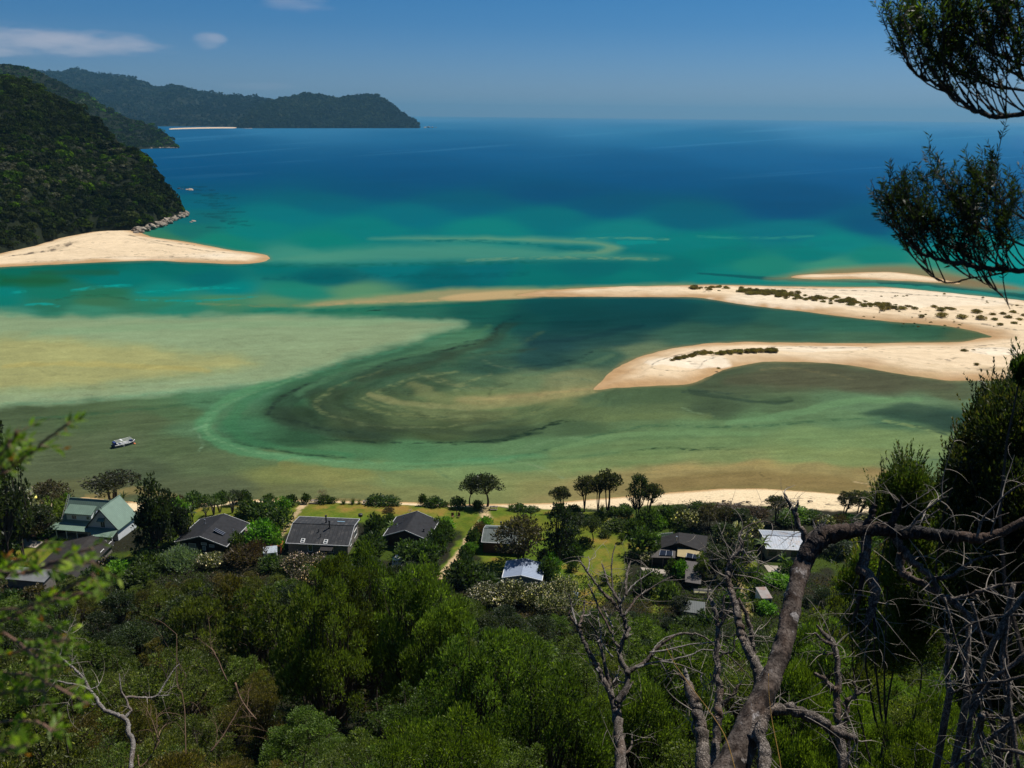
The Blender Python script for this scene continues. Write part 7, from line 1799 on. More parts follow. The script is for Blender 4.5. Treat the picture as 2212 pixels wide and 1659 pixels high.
# ================================================================== DEAD TREES AND NEAR BRANCHES
def dead_bark(name, pale, dark, scale=9.0, smooth=False):
    m, t, b = newmat(name)
    tcn = t.nodes.new('ShaderNodeTexCoord')
    n = noise_node(t, scale, 6, 0.7, tcn.outputs['Object'], (1, 1, 0.35)); n2 = noise_node(t, scale * 0.16, 4, 0.6)
    v = t.nodes.new('ShaderNodeTexVoronoi'); v.inputs['Scale'].default_value = scale * 3.4; v.feature = 'DISTANCE_TO_EDGE'
    mp = t.nodes.new('ShaderNodeMapping'); mp.inputs['Scale'].default_value = (1, 1, 0.4); t.links.new(tcn.outputs['Object'], mp.inputs[0])
    nd = noise_node(t, scale * 1.5, 3, 0.6); vm = t.nodes.new('ShaderNodeVectorMath'); vm.operation = 'MULTIPLY_ADD'; t.links.new(nd.outputs['Color'], vm.inputs[0]); vm.inputs[1].default_value = (0.09, 0.09, 0.09); t.links.new(mp.outputs[0], vm.inputs[2]); t.links.new(vm.outputs[0], v.inputs['Vector'])
    c = mixc(t, ramp(t, n.outputs[0], 0, 1, 0.35, 0.66), dark, pale)
    c = mixc(t, ramp(t, v.outputs['Distance'], 0.85 if not smooth else 0.15, 0, 0.0, 0.22), c, tuple(x * 0.45 for x in dark))
    c = mixc(t, ramp(t, n2.outputs[0], 0, 0.55, 0.5, 0.7), c, (0.16, 0.095, 0.06))
    if smooth:
        n4 = noise_node(t, 2.6, 5, 0.65, tcn.outputs['Object'], (1, 1, 0.5)); c = mixc(t, ramp(t, n4.outputs[0], 0, 1, 0.52, 0.60), c, (0.018, 0.014, 0.012))
        n5 = noise_node(t, 4.0, 6, 0.7, tcn.outputs['Object'], (1.3, 1.3, 0.5)); c = mixc(t, ramp(t, n5.outputs[0], 0, 1, 0.60, 0.66), c, (0.33, 0.30, 0.28))
        n6 = noise_node(t, 38.0, 4, 0.7, tcn.outputs['Object'], (1, 1, 0.25)); c = mixc(t, ramp(t, n6.outputs[0], 0, 0.8, 0.5, 0.62), c, (0.02, 0.013, 0.01))
    t.links.new(c, b.inputs['Base Color']); b.inputs['Roughness'].default_value = 0.92; b.inputs['Specular IOR Level'].default_value = 0.12
    ad = t.nodes.new('ShaderNodeMath'); ad.operation = 'MULTIPLY_ADD'; t.links.new(v.outputs['Distance'], ad.inputs[0]); ad.inputs[1].default_value = 1.5; t.links.new(n.outputs[0], ad.inputs[2])
    bump(t, b, ad.outputs[0], 0.7 if not smooth else 0.35, 0.02)
    return m
TWIG = plain('weathered_twig', (0.29, 0.25, 0.205), 0.9, 0.3, 4.0, spec=0.1)
DEAD = dead_bark('dead_bark', (0.32, 0.275, 0.235), (0.055, 0.044, 0.035))
DEADB = dead_bark('worn_dead_bark', (0.19, 0.155, 0.13), (0.028, 0.019, 0.014), 7.0, True)
BLEACH = dead_bark('bleached_wood', (0.50, 0.47, 0.43), (0.20, 0.17, 0.15), 14.0)
CHAR = dead_bark('blackened_bark', (0.085, 0.075, 0.07), (0.02, 0.018, 0.017), 7.0)

def limb3(pts, D, wpx, n=5, wig=0.0, seed=0):
    """a limb seen along pts; D: distances; wpx: apparent widths -> smooth 3D points and radii"""
    r = np.random.default_rng(seed)
    m = len(pts)
    D = np.interp(np.linspace(0, 1, m), np.linspace(0, 1, len(D)), D) if hasattr(D, '__len__') else np.full(m, float(D))
    wpx = np.interp(np.linspace(0, 1, m), np.linspace(0, 1, len(wpx)), wpx) if hasattr(wpx, '__len__') else np.full(m, float(wpx))
    P = np.array([tuple(PD(a, b, d)) for (a, b), d in zip(pts, D)])
    rad = wpx * 0.5 * D / FPX
    Q = smooth_line(np.concatenate([P, rad[:, None]], 1), n)
    if wig:
        k = np.sin(np.pi * np.linspace(0, 1, len(Q)))[:, None]
        Q[:, :3] += r.normal(size=(len(Q), 3)) * wig * np.maximum(Q[:, 3:4], 0.01) * k
    Q[:, 3] *= 1 + (0.08 if wpx.max() < 20 else 0.008) * r.normal(size=len(Q)) * (1 if len(Q) > 4 else 0)
    return Q[:, :3], np.maximum(Q[:, 3], 0.0015)
def twigs(mb, P, Rr, rng, n, length, r0, up=(0, 0, 0), droop=0.0, kids=2, t0=0.15, sides=4, curl=0.9):
    P = np.array(P); out = []
    for k in range(n):
        t = t0 + (1 - t0) * rng.random(); i = min(int(t * (len(P) - 1)), len(P) - 2); s = P[i] + (P[i + 1] - P[i]) * rng.random()
        ax = P[i + 1] - P[i]; ax = ax / max(np.linalg.norm(ax), 1e-6)
        d = np.array([rng.gauss(0, 1), rng.gauss(0, 1), rng.gauss(0, 1)]); d -= ax * (d @ ax) * 0.7; d = d / np.linalg.norm(d) + ax * 0.5 + np.array(up); d /= np.linalg.norm(d)
        L = length * rng.uniform(0.45, 1.2); m = 7; st = L / m; q = s.copy(); pts = [q.copy()]
        cv = np.array([rng.gauss(0, 1), rng.gauss(0, 1), rng.gauss(0, 1)]) * curl / m
        for j in range(m):
            d = d + cv + np.array([0, 0, -droop / m]) + np.array([rng.gauss(0, .055), rng.gauss(0, .055), rng.gauss(0, .055)]); d /= np.linalg.norm(d); q = q + d * st; pts.append(q.copy())
        rr = np.linspace(r0, r0 * 0.22, m + 1) * rng.uniform(0.6, 1.2)
        mb.tube(pts, rr, sides, False)
        if kids > 0: twigs(mb, pts, rr, rng, kids, length * 0.5, r0 * 0.5, up, droop, kids - 2 if kids > 2 else 0, 0.3, 3, curl)
def rel(P, o): return [(p[0] - o[0], p[1] - o[1], p[2] - o[2]) for p in P]
class Snag:
    def __init__(s, name, label, foot, group=None, seed=1):
        g = tzf(foot[0], foot[1]); s.o = (foot[0], foot[1], g); s.root = empty(name, s.o, 0, label, 'dead tree', group); s.rng = random.Random(seed); s.seed = seed; s.k = 0
    def limb(s, name, pts, D, w, mat=None, wig=0.25, sides=9, foot=False, tw=None, parent=None):
        s.k += 1; P, Rr = limb3(pts, D, w, 5 if sides < 12 else 9, wig, s.seed * 50 + s.k)
        P = [tuple(p) for p in P]; Rr = list(Rr)
        if foot:
            a = P[0]; g = tzf(a[0], a[1]); b = (a[0] * 0.97, a[1] * 0.97, g - 0.4)
            n = 6; pre = [tuple(b[j] + (a[j] - b[j]) * t / n for j in range(3)) for t in range(n)]; P = pre + P; Rr = [Rr[0] * (1.35 - 0.35 * t / n) for t in range(n)] + Rr
        mb = MB(); mb.tube(rel(P, s.o), Rr, sides)
        if sides >= 9:
            V_ = np.array(mb.v); ctr = np.repeat(np.array(rel(P, s.o)), sides, axis=0); kk = np.tile(np.arange(sides), len(P)); ii = np.repeat(np.arange(len(P)), sides)
            ang_ = kk * 2 * np.pi / sides; nn_ = fbm(np.cos(ang_) * 1.6 + 7, np.sin(ang_) * 1.6 + ii * 0.22, s.seed * 3 + s.k, 3) + 0.6 * fbm(kk * 0.9, ii * 0.9, s.seed + 40, 2)
            mb.v = [tuple(v) for v in ctr + (V_ - ctr) * (1 + 0.20 * nn_)[:, None]]
        o = mb.build(name, mat or DEAD, s.root, True)
        if tw:
            tb = MB(); tw = dict(tw); tw['n'] = max(4, int(tw['n'] * 0.95)); tw['length'] *= 1.35; tw['curl'] = tw.get('curl', 0.9) * 0.75
            twigs(tb, rel(P, s.o), Rr, s.rng, **tw)
            if tb.v: tb.build('twigs', TWIG, o, True)
        return o
zs = lambda x, y: (1134 + x * 0.3165, 1134 + y * 0.3165)
zr_ = lambda x, y: (1620 + x * 0.3816, 1026 + y * 0.3816)
zb = lambda x, y: (x * 0.2838, 1188 + y * 0.2838)
M = lambda f, L: [f(a, b) for a, b in L]
# --- the thick leaning trunk and its long broken limb
f0 = PD(1560, 1700, 10.8)
sn = Snag('dead_tree', 'thick leaning dead trunk with a long arched limb reaching right across the view', (f0.x * .97, f0.y * .97), seed=3)
sn.limb('trunk', [(1556,1700),(1585,1650),(1618,1570),(1650,1500),(1672,1450),(1690,1400),(1702,1350),(1712,1300),(1724,1250),(1740,1205),(1762,1168),(1785,1142)], (10.8, 12.6), [68,61,52,43,39,37,36,35,35,38,38,26], DEADB, 0.0, 22, True)
sn.limb('branch', [(1738,1212),(1756,1180),(1782,1158),(1815,1149),(1860,1144),(1915,1146),(1970,1150),(2020,1154),(2070,1158),(2120,1164),(2160,1152),(2212,1124),(2270,1095),(2340,1080)], (12.2, 12.8), [34,36,35,31,28,26,25,23,21,19,17,14,12,9], CHAR, 0.14, 12, tw=dict(n=9, length=0.5, r0=0.009, droop=0.5, kids=2))
for k, (L, D, w_) in enumerate([
  ([(1748,1190),(1738,1160),(1726,1130),(1716,1106),(1702,1082),(1694,1066)], 12.3, (16, 5)), ([(1714,1108),(1722,1092),(1724,1080)], 12.3, (8, 3)),
  ([(1868,1146),(1878,1120),(1886,1098),(1890,1090)], 12.4, (15, 11)), ([(1920,1146),(1932,1116),(1944,1090),(1950,1074)], 12.4, (17, 6)),
  ([(1868,1150),(1872,1180),(1868,1205),(1862,1225),(1875,1245),(1888,1262),(1890,1290),(1884,1320),(1870,1350)], 12.4, (22, 20, 22, 18, 12)),
  ([(1888,1270),(1885,1310),(1872,1340),(1858,1375)], 12.4, (15, 5)), ([(1890,1275),(1889,1330),(1889,1375)], 12.4, (9, 4)), ([(1862,1240),(1856,1290),(1846,1330),(1832,1352)], 12.35, (10, 3)),
  ([(1925,1150),(1945,1180),(1960,1200),(1985,1225),(2010,1245),(2030,1280)], 12.5, (17, 10)),
  ([(1948,1195),(1944,1225),(1960,1245),(1995,1262),(2030,1285),(2060,1300),(2090,1330),(2112,1360),(2140,1372),(2180,1380)], 12.6, (18, 14, 12, 6)),
  ([(2000,1250),(2050,1245),(2090,1218),(2120,1205),(2150,1200)], 12.6, (9, 3)), ([(2040,1295),(2080,1290),(2130,1272),(2180,1262),(2240,1258)], 12.7, (9, 4)),
  ([(1940,1150),(1995,1122),(2030,1100)], 12.2, (6, 2)), ([(1960,1148),(1990,1110),(2030,1080),(2046,1072)], 12.0, (6, 2)),
  ([(2110,1160),(2124,1120),(2150,1092),(2180,1062),(2212,1044),(2250,1030)], 12.0, (5, 3)), ([(2140,1156),(2152,1120),(2180,1108)], 12.0, (4, 1.5))]):
    sn.limb('branch', L, D, w_, CHAR if k in (2, 3, 5, 6, 7) else DEAD, 0.3, 7, tw=dict(n=[3,0,2,2,10,3,2,3,7,12,7,8,4,4,5,3][k], length=0.50, r0=0.0075, droop=0.6, kids=2, curl=1.2))
# splintered top
rs = random.Random(4); mb = MB()
for k in range(16):
    a = PD(1775 + rs.uniform(-16, 12), 1150 + rs.uniform(-8, 10), 12.5); b = a + Vector((rs.uniform(-.10, .10), rs.uniform(-.05, .05), rs.uniform(.05, .2))); mb.tube(rel([a, b], sn.o), [0.018, 0.003], 4)
mb.build('splintered_wood', BLEACH, sn.root)
sn.limb('branch', M(zr_, [(0,1500),(60,1380),(120,1330),(200,1325),(290,1350),(400,1400),(500,1455),(545,1478),(590,1485),(604,1510)]), (11.0, 12.0), (34, 22, 20, 16, 8), DEAD, 0.3, 9, tw=dict(n=14, length=0.4, r0=0.009, kids=2))
sn.limb('branch', M(zr_, [(60,1400),(70,1500),(80,1600),(70,1720)]), (11.0, 10.6), (24, 26), DEAD, 0.3, 8, tw=dict(n=8, length=0.35, r0=0.008, kids=2))

# --- broken grey stump to its right
f1 = PD(*zr_(520, 1700), 13.5)
s2 = Snag('dead_tree', 'broken grey stump with short stubby arms right of the thick leaning trunk', (f1.x * .97, f1.y * .97), seed=5)
s2.limb('trunk', M(zr_, [(530,1700),(520,1560),(510,1460),(492,1370),(490,1250),(500,1120),(490,1000),(462,940),(420,900),(378,850)]), (13.5, 13.8), [20,18,16,14,13,12,12,13,8,3], DEAD, 0.3, 9, True, tw=dict(n=18, length=0.45, r0=0.008, kids=2))
for L, w_ in [([(480,1215),(450,1190),(415,1150),(362,1122)], (12, 7)), ([(530,1310),(560,1270),(600,1245),(640,1228)], (11, 5)), ([(600,1240),(600,1200),(580,1165)], (8, 4)), ([(540,1440),(545,1380),(550,1310)], (9, 9)), ([(460,960),(420,940),(375,900),(350,905)], (8, 3)), ([(470,1010),(430,1015),(370,1005)], (4, 2)), ([(560,1490),(560,1560),(555,1640)], (8, 5))]:
    s2.limb('branch', M(zr_, L), 13.6, w_, DEAD, 0.3, 7, tw=dict(n=3, length=0.3, r0=0.006, kids=0))

# --- forked dead tree
f2 = PD(*zs(650, 1700), 20)
s3 = Snag('dead_tree', 'tall grey dead tree with many forked bare limbs in front of the lawn', (f2.x * .97, f2.y * .97), seed=7)
s3.limb('trunk', M(zs, [(650,1720),(655,1600),(650,1480),(640,1380),(628,1300),(620,1240)]), (19.5, 20.5), (22, 20, 17), DEAD, 0.2, 9, True, tw=dict(n=5, length=0.8, r0=0.012, kids=2))
for L, w_ in [
 ([(612,1250),(590,1180),(560,1100),(530,1040),(500,980),(465,920),(440,870),(410,810),(390,770),(370,720),(350,680),(320,640),(300,605),(318,560),(300,470)], (12, 11, 9, 7, 2.5)),
 ([(606,1240),(590,1120),(560,1000),(540,930),(520,860),(500,790),(470,710),(410,620)], (9, 7, 5, 2)), ([(600,1180),(580,1090),(545,950),(525,860),(515,800)], (9, 5)),
 ([(632,1240),(670,1180),(700,1130),(738,1068)], (10, 3)), ([(625,1210),(690,1110),(700,1010),(660,930),(645,860),(670,780),(690,720),(680,650),(650,590),(600,530),(520,450),(470,380),(425,320),(385,260),(355,215)], (13, 11, 9, 8, 5, 3.2)),
 ([(425,320),(440,260),(432,215)], (3.5, 1.5)), ([(700,1015),(740,980),(800,950),(850,905),(890,850),(940,805),(1000,770),(1070,738),(1140,742),(1200,755),(1260,790),(1300,830),(1400,900),(1500,1000),(1590,1112)], (9, 8, 6, 4, 3, 1.8)),
 ([(870,890),(880,850),(900,820),(960,770),(1070,735)], (3, 2)), ([(850,870),(950,855),(1050,832),(1150,812),(1290,805),(1390,840)], (4, 2)), ([(760,975),(850,945),(920,930),(1050,912),(1150,880),(1210,852),(1320,862),(1400,900),(1440,962)], (5, 3, 1.8)),
 ([(880,900),(940,920),(1000,925)], (3, 2)), ([(920,930),(1000,940),(1080,962),(1150,990),(1210,1015),(1280,1090)], (3.5, 1.5)), ([(925,935),(980,1030),(1020,1110),(1060,1170)], (3, 1.5)),
 ([(675,640),(650,560),(620,480),(600,420),(590,340),(592,260),(602,190),(618,135)], (6, 4, 2)), ([(640,560),(680,490),(720,430),(760,390),(820,350),(885,308)], (4, 1.6)), ([(675,620),(720,560),(760,500),(800,470),(860,430),(930,390),(1005,352)], (6, 4, 1.8)),
 ([(800,470),(795,490),(775,490)], (4, 2)), ([(650,530),(610,470),(575,410),(550,340),(540,300),(525,265)], (6, 5, 3)), ([(690,480),(688,420),(692,360),(705,300),(722,248)], (6, 5, 3)), ([(590,740),(550,650),(510,580),(490,530),(468,480),(432,402)], (6, 5, 3)), ([(370,700),(385,640),(400,580),(405,512)], (7, 3)), ([(400,620),(440,610),(460,560)], (3, 1.5)), ([(350,680),(330,600),(322,560)], (5, 3)),
 ([(600,1080),(640,1000),(640,960)], (3, 1.5)), ([(680,1080),(640,1060),(615,1000)], (3, 1.5)), ([(500,1000),(470,960),(440,930)], (4, 2)), ([(570,1140),(540,1100),(495,1065)], (3, 1.5)), ([(600,900),(540,830),(510,770)], (4, 2)), ([(690,760),(740,740)], (3, 1.5)), ([(690,770),(710,710),(712,700)], (8, 5)), ([(655,620),(655,540),(640,470)], (3, 1.5)), ([(640,830),(600,780),(600,720)], (6, 3)), ([(600,700),(560,620),(540,560)], (4, 2)), ([(495,800),(520,760),(500,640),(505,580)], (4, 2)), ([(650,1570),(700,1545),(728,1500),(730,1425)], (6, 3))]:
    s3.limb('branch', M(zs, L), (20, 20.6), w_, DEAD if w_[0] > 5 else BLEACH, 0.35, 7 if w_[0] > 5 else 5, tw=dict(n=3, length=0.55, r0=0.008, kids=1))
# --- white tipped snag
f3 = PD(*zs(1215, 1700), 12)
s4 = Snag('dead_tree', 'rough barked snag with a white broken tip left of the thick leaning trunk', (f3.x * .97, f3.y * .97), seed=9)
s4.limb('trunk', M(zs, [(1220,1720),(1210,1620),(1212,1520),(1205,1420),(1185,1320),(1160,1230),(1130,1140),(1108,1080)]), (11.8, 12.3), (30, 26, 22, 18), DEAD, 0.2, 11, True, tw=dict(n=8, length=0.45, r0=0.01, kids=2))
s4.limb('broken_tip', M(zs, [(1112,1090),(1100,1040),(1095,1000),(1092,975)]), 12.3, (13, 10, 3), BLEACH, 0.2, 8)
s4.limb('branch', M(zs, [(1100,1060),(1050,1020),(1010,990)]), 12.3, (7, 3), DEAD, 0.3, 7, tw=dict(n=5, length=0.2, r0=0.006, kids=0))
s4.limb('branch', M(zs, [(1200,1480),(1160,1430),(1140,1380),(1165,1300)]), 12.1, (6, 3), BLEACH, 0.3, 6)
# --- tall crooked dead trunk, several stems
f4 = PD(*zs(1270, 1700), 13.5)
s5 = Snag('dead_tree', 'tall crooked dead tree of several stems reaching up past the rambling dark house', (f4.x * .97, f4.y * .97), seed=11)
s5.limb('trunk', M(zs, [(1270,1720),(1290,1580),(1305,1480),(1310,1380),(1322,1280),(1325,1180),(1318,1080),(1312,980),(1308,880),(1315,780),(1318,700),(1305,620),(1290,560),(1268,510),(1250,490),(1250,440)]), (13.5, 14.2), (18, 17, 16, 13, 10, 9, 3), DEAD, 0.25, 9, True, tw=dict(n=12, length=0.5, r0=0.009, kids=2))
s5.limb('trunk', M(zs, [(1560,1240),(1600,1120),(1592,1020),(1570,940),(1535,880),(1500,810),(1478,740),(1465,670),(1448,600),(1432,530),(1415,470),(1395,420),(1385,350),(1392,290),(1410,230),(1450,180),(1480,130),(1462,80),(1470,50),(1510,15),(1560,-10),(1640,-25),(1700,0)]), (13.0, 14.6), (24, 22, 18, 14, 12, 9, 6, 3, 2), DEAD, 0.25, 9, False, tw=dict(n=22, length=0.5, r0=0.009, kids=2))
for L, w_ in [([(1565,1240),(1590,1300),(1570,1420)], (22, 18)), ([(1590,1000),(1560,900),(1550,820),(1540,720),(1520,640),(1490,570),(1455,500)], (15, 10, 7)), ([(1410,300),(1390,240),(1368,165)], (7, 2.5)), ([(1405,235),(1440,210),(1475,165),(1490,120)], (7, 4)), ([(1330,640),(1355,560),(1358,475)], (8, 4)),
              ([(1325,700),(1370,620),(1410,520),(1440,440),(1470,400)], (6, 4, 2)), ([(1315,780),(1330,700),(1360,620),(1420,595)], (5, 2)), ([(1320,1260),(1370,1200),(1430,1150),(1455,1100),(1480,1080)], (9, 5, 2.5)), ([(1420,1160),(1440,1110),(1450,1095)], (5, 2)), ([(1340,1240),(1390,1190),(1395,1110)], (6, 2)), ([(1430,1220),(1470,1190)], (4, 2)),
              ([(1310,920),(1350,880),(1420,860),(1430,760),(1440,740)], (5, 2)), ([(1400,290),(1440,310),(1510,325),(1590,320)], (2.5, 1.5)), ([(1480,180),(1540,210),(1600,260),(1640,300)], (2.5, 1.2)), ([(1460,110),(1500,180),(1540,190)], (3, 1.5)), ([(1385,420),(1372,330),(1378,290)], (4, 2)), ([(1210,1010),(1200,1060),(1240,1130)], (3, 2)), ([(1265,1010),(1280,1090),(1290,1150)], (3, 2)), ([(1320,1330),(1260,1280),(1200,1275)], (3, 1.5))]:
    s5.limb('branch', M(zs, L), 13.9, w_, DEAD if w_[0] > 4 else BLEACH, 0.3, 7, tw=dict(n=4, length=0.4, r0=0.007, kids=1))
# --- bleached thin dead tree, lower left
f5 = PD(*zb(1000, 1700), 13)
s6 = Snag('dead_tree', 'bleached thin dead tree with snaking white limbs at the lower left', (f5.x * .97, f5.y * .97), seed=13)
s6.limb('trunk', M(zb, [(1000,1720),(998,1620),(1010,1520),(1008,1440),(975,1390),(975,1320),(945,1285),(880,1250),(800,1220),(755,1170),(715,1100),(680,1065),(650,1000),(610,950),(560,900),(510,860),(450,810),(400,785),(340,770)]), (13, 13.6), (9, 9, 7.5, 7, 5, 4, 2), BLEACH, 0.15, 8, True)
for L, w_ in [([(945,1282),(985,1240),(1000,1222),(975,1190),(968,1150),(945,1110),(925,1075),(915,1020),(908,940)], (6, 5, 3.5, 2)), ([(955,1130),(985,1118),(1080,1125),(1190,1112),(1240,1040),(1290,960),(1330,900),(1368,868)], (5, 3.5, 1.6)), ([(1190,1112),(1290,1105)], (2.5, 1.5)), ([(680,1065),(610,1030),(520,1015),(400,990),(320,970),(250,962)], (4, 3, 1.5)), ([(690,1060),(740,1040),(758,1010)], (3, 1.5)),
              ([(450,812),(465,770),(485,700),(520,640),(545,598)], (3, 1.5)), ([(430,800),(425,750),(400,730)], (2, 1)), ([(610,1030),(560,1090),(510,1170)], (2.5, 1)), ([(540,885),(560,830),(590,790)], (2, 1)), ([(660,1010),(640,960),(620,930)], (2, 1)), ([(510,640),(505,620)], (1.5, 1)), ([(750,1170),(700,1180)], (2, 1))]:
    s6.limb('branch', M(zb, L), 13.3, w_, BLEACH, 0.2, 6, tw=dict(n=3, length=0.28, r0=0.0045, kids=1))
# --- orange brown dead stems in the brush, lower left
for k, (L, D, w_, lab) in enumerate([([(1415,1720),(1410,1350),(1400,1180),(1380,1080),(1350,1040),(1345,880),(1345,640)], 17, (2.4, 1.8, 1.2), 'orange brown dead stem standing in the brush right of the bleached tree'),
                                     ([(1600,1540),(1680,1440),(1750,1330),(1800,1240),(1830,1190)], 18, (3, 2), 'slanting brown dead stem in the brush, lower left of the middle'), ([(1050,1560),(1065,1650),(1140,1580),(1215,1450)], 12, (2.5, 1.5), 'short brown forked dead stick at the bottom left'),
                                     ([(1730,1000),(1640,800),(1600,745)], 20, (3, 2), 'thin brown dead branch leaning left in the brush'), ([(1790,1010),(1840,1150),(1950,1290)], 19, (4, 3), 'dark dead stem leaning right in the brush')]):
    P, Rr = limb3(M(zb, L), D, w_, 4, 0.2, k); o_ = P[0]; mb = MB(); mb.tube(rel(P, o_), Rr, 6); twigs(mb, rel(P, o_), Rr, random.Random(k), 7, 0.8, 0.006, up=(0, 0, .6), kids=2)
    tag(mb.build('dead_sapling', plain('dead_stem_wood', (0.17, 0.105, 0.065), 0.9, 0.3), None, True, loc=tuple(o_)), lab, 'dead sapling', 'dead saplings in the brush')
# --- heap of fallen twigs, lower right
f6 = PD(2130, 1620, 11.5); g6 = tzf(f6.x, f6.y)
s7 = Snag('fallen_tree', 'grey fallen dead crown, a heap of tangled bare twigs in the lower right corner', (f6.x, f6.y), seed=17)
heap = [([(2260,1240),(2200,1300),(2150,1380),(2120,1450),(2100,1530),(2090,1640),(2085,1720)], (11, 7)), ([(2240,1400),(2180,1440),(2120,1500),(2080,1600),(2050,1690)], (10, 5)), ([(2260,1520),(2190,1560),(2130,1600),(2060,1660),(2010,1690)], (10, 5)), ([(2120,1560),(2125,1540),(2150,1548),(2200,1556),(2260,1560)], (9, 9)), ([(2120,1545),(2112,1600),(2108,1680)], (14, 14)),
        ([(2190,1260),(2170,1380),(2180,1500),(2200,1660)], (9, 7)), ([(2100,1300),(2130,1400),(2190,1500),(2260,1580)], (6, 3)), ([(2230,1330),(2150,1330),(2080,1360),(2040,1400)], (6, 2.5)), ([(2250,1450),(2170,1470),(2100,1480),(2050,1500)], (6, 3)), ([(2250,1640),(2170,1620),(2100,1640),(2040,1650)], (8, 3)), ([(2040,1290),(2070,1400),(2100,1500)], (5, 3))]
for k, (L, w_) in enumerate(heap):
    s7.limb('branch', L, (11.4 + 0.15 * (k % 4), 11.9 - 0.1 * (k % 3)), w_, DEAD, 0.35, 7, tw=dict(n=6, length=0.42, r0=0.008, droop=0.5, kids=2, curl=1.3))
# --- thin dead trees behind the hanging branches
for k, (L, D, w_, lab) in enumerate([([(2090,1500),(2085,1440),(2092,1380),(2085,1330),(2060,1290)], 17, (13, 5), 'grey bare stem in the shade behind the hanging branches, left one'), ([(2052,1495),(2045,1440),(2050,1400),(2040,1350)], 17.5, (12, 5), 'grey bare stem in the deep shade left of the first shaded stem'), ([(2180,1520),(2165,1420),(2180,1350),(2190,1290)], 16, (12, 5), 'grey bare stem in the shade close to the right edge')]):
    f_ = PD(*L[0], D); s_ = Snag('dead_tree', lab, (f_.x * .98, f_.y * .98), 'grey stems in the shade at the right', 30 + k); s_.limb('trunk', L, D, w_, DEAD, 0.25, 7, True, tw=dict(n=16, length=0.6, r0=0.008, kids=2))
# yellow grass stalks close to the lookout
for k, (L, D, lab) in enumerate([([(1597,1700),(1570,1600),(1535,1540),(1490,1480),(1462,1440),(1440,1400)], 6.0, 'long yellow orange grass stalk crossing the snags, left one'), ([(1694,1700),(1680,1620),(1668,1560),(1661,1500),(1660,1455)], 6.5, 'long yellow orange grass stalk in front of the thick leaning trunk, right one')]):
    P, Rr = limb3(L, D, (2.2, 1.0), 5, 0, k); o_ = P[0]; mb = MB(); mb.tube(rel(P, o_), Rr, 5)
    g_ = tzf(o_[0], o_[1]); mb.tube([(0, 0, 0), (o_[0] * -0.02, o_[1] * -0.02, g_ - o_[2])], Rr[0], 5)
    tag(mb.build('grass_stalk', plain('dry_grass', (0.42, 0.24, 0.05), 0.7, 0.2), None, True, loc=tuple(o_)), lab, 'grass stalk', 'grass stalks')

# ------------------------------------------------------------------ big kanuka at the right edge and the bright one beside it
LEAFN = leaf_material('near_leaf', 0.42, 0.45, 0.0, 1.0, 0.0)
def traced_tree(name, label, clumps, D, foot_px, leafL, leafW, n, col, up, seed, stems, tipcol=None, cat='tree', depth=1.0):
    """clumps: (px, py, radius px) as they stand against the bay; depth spreads them towards and away from us"""
    r = np.random.default_rng(seed); f_ = PD(foot_px[0], foot_px[1], D); g_ = tzf(f_.x, f_.y); o_ = (f_.x, f_.y, g_)
    root = empty(name, o_, 0, label, cat); cs, rs_ = [], []
    for a, b, q in clumps:
        rad = q * D / FPX
        for k in range(2):
            dd = D + r.uniform(-1, 1) * depth * (1 if k else 0.4); p_ = PD(a + r.uniform(-.2, .2) * q, b + r.uniform(-.2, .2) * q, dd); cs.append((p_.x - o_[0], p_.y - o_[1], p_.z - o_[2])); rs_.append(rad * (1.0 if k == 0 else 0.85))
    V, F, C = clump_leaves(r, cs, rs_, n, leafL, leafW, up, 0.95, col, 0.25, 0.35)
    if tipcol is not None:
        k = (r.uniform(size=len(C) // 4) > 0.8); C = np.where(np.repeat(k, 4)[:, None], np.array(tipcol) * r.uniform(.7, 1.3, (len(C), 1)), C)
    SP = [[], [], [], []]
    for k in range(int(n / 170)):
        i = r.integers(len(cs)); dv = rnd_unit(r, 1)[0]; dv[2] = abs(dv[2]) * 0.8 + 0.1; b0 = np.array(cs[i]) + dv * rs_[i] * 0.8; dr = dv * 0.5 + np.array([0, 0, 1.0]) + 0.25 * rnd_unit(r, 1)[0]; dr /= np.linalg.norm(dr)
        ln = r.uniform(0.3, 0.75) * (D / 22.0); m_ = 26; tt = r.uniform(0, 1, m_); of = rnd_unit(r, m_)
        SP[0].append(b0 + dr * (tt * ln)[:, None] + of * 0.035 * (1.3 - tt)[:, None]); SP[1].append(of); SP[2].append(dr * 0.9 + of * 0.7); SP[3].append(np.repeat([np.array(tipcol if tipcol is not None and r.uniform() > .6 else col) * r.uniform(.8, 1.5)], m_ * 4, 0))
    V2, F2 = quads(np.concatenate(SP[0]), np.concatenate(SP[1]), np.concatenate(SP[2]), np.full(len(SP[0]) * 26, leafL * 0.9), np.full(len(SP[0]) * 26, leafW * 0.8))
    F = np.concatenate([F, F2 + len(V)]); V = np.concatenate([V, V2]); C = np.concatenate([C, np.concatenate(SP[3])])
    link('crown', npmesh('crown', V, F, LEAFN, C), root)
    mb = MB(); fork = (0, 0, max(0.8, np.mean([c[2] for c in cs]) * 0.45))
    mb.tube([(0, 0, -0.4), (0.03, 0, fork[2] * .5), fork], [0.16, 0.13, 0.11], 8)
    for c, q in list(zip(cs, rs_))[::13]:
        mb.tube(bend(fork, c, r, 0.08, 6), np.linspace(0.04, 0.010, 6), 5, False)
        for k in range(stems):
            e = np.array(c) + rnd_unit(r, 1)[0] * q * 0.95 + np.array([0, 0, q * 0.25]); mb.tube(bend(np.array(fork) * .25 + np.array(c) * .75, e, r, 0.08, 5), np.linspace(0.014, 0.004, 5), 3, False)
    mb.build('trunk', BARK, root)
    return root
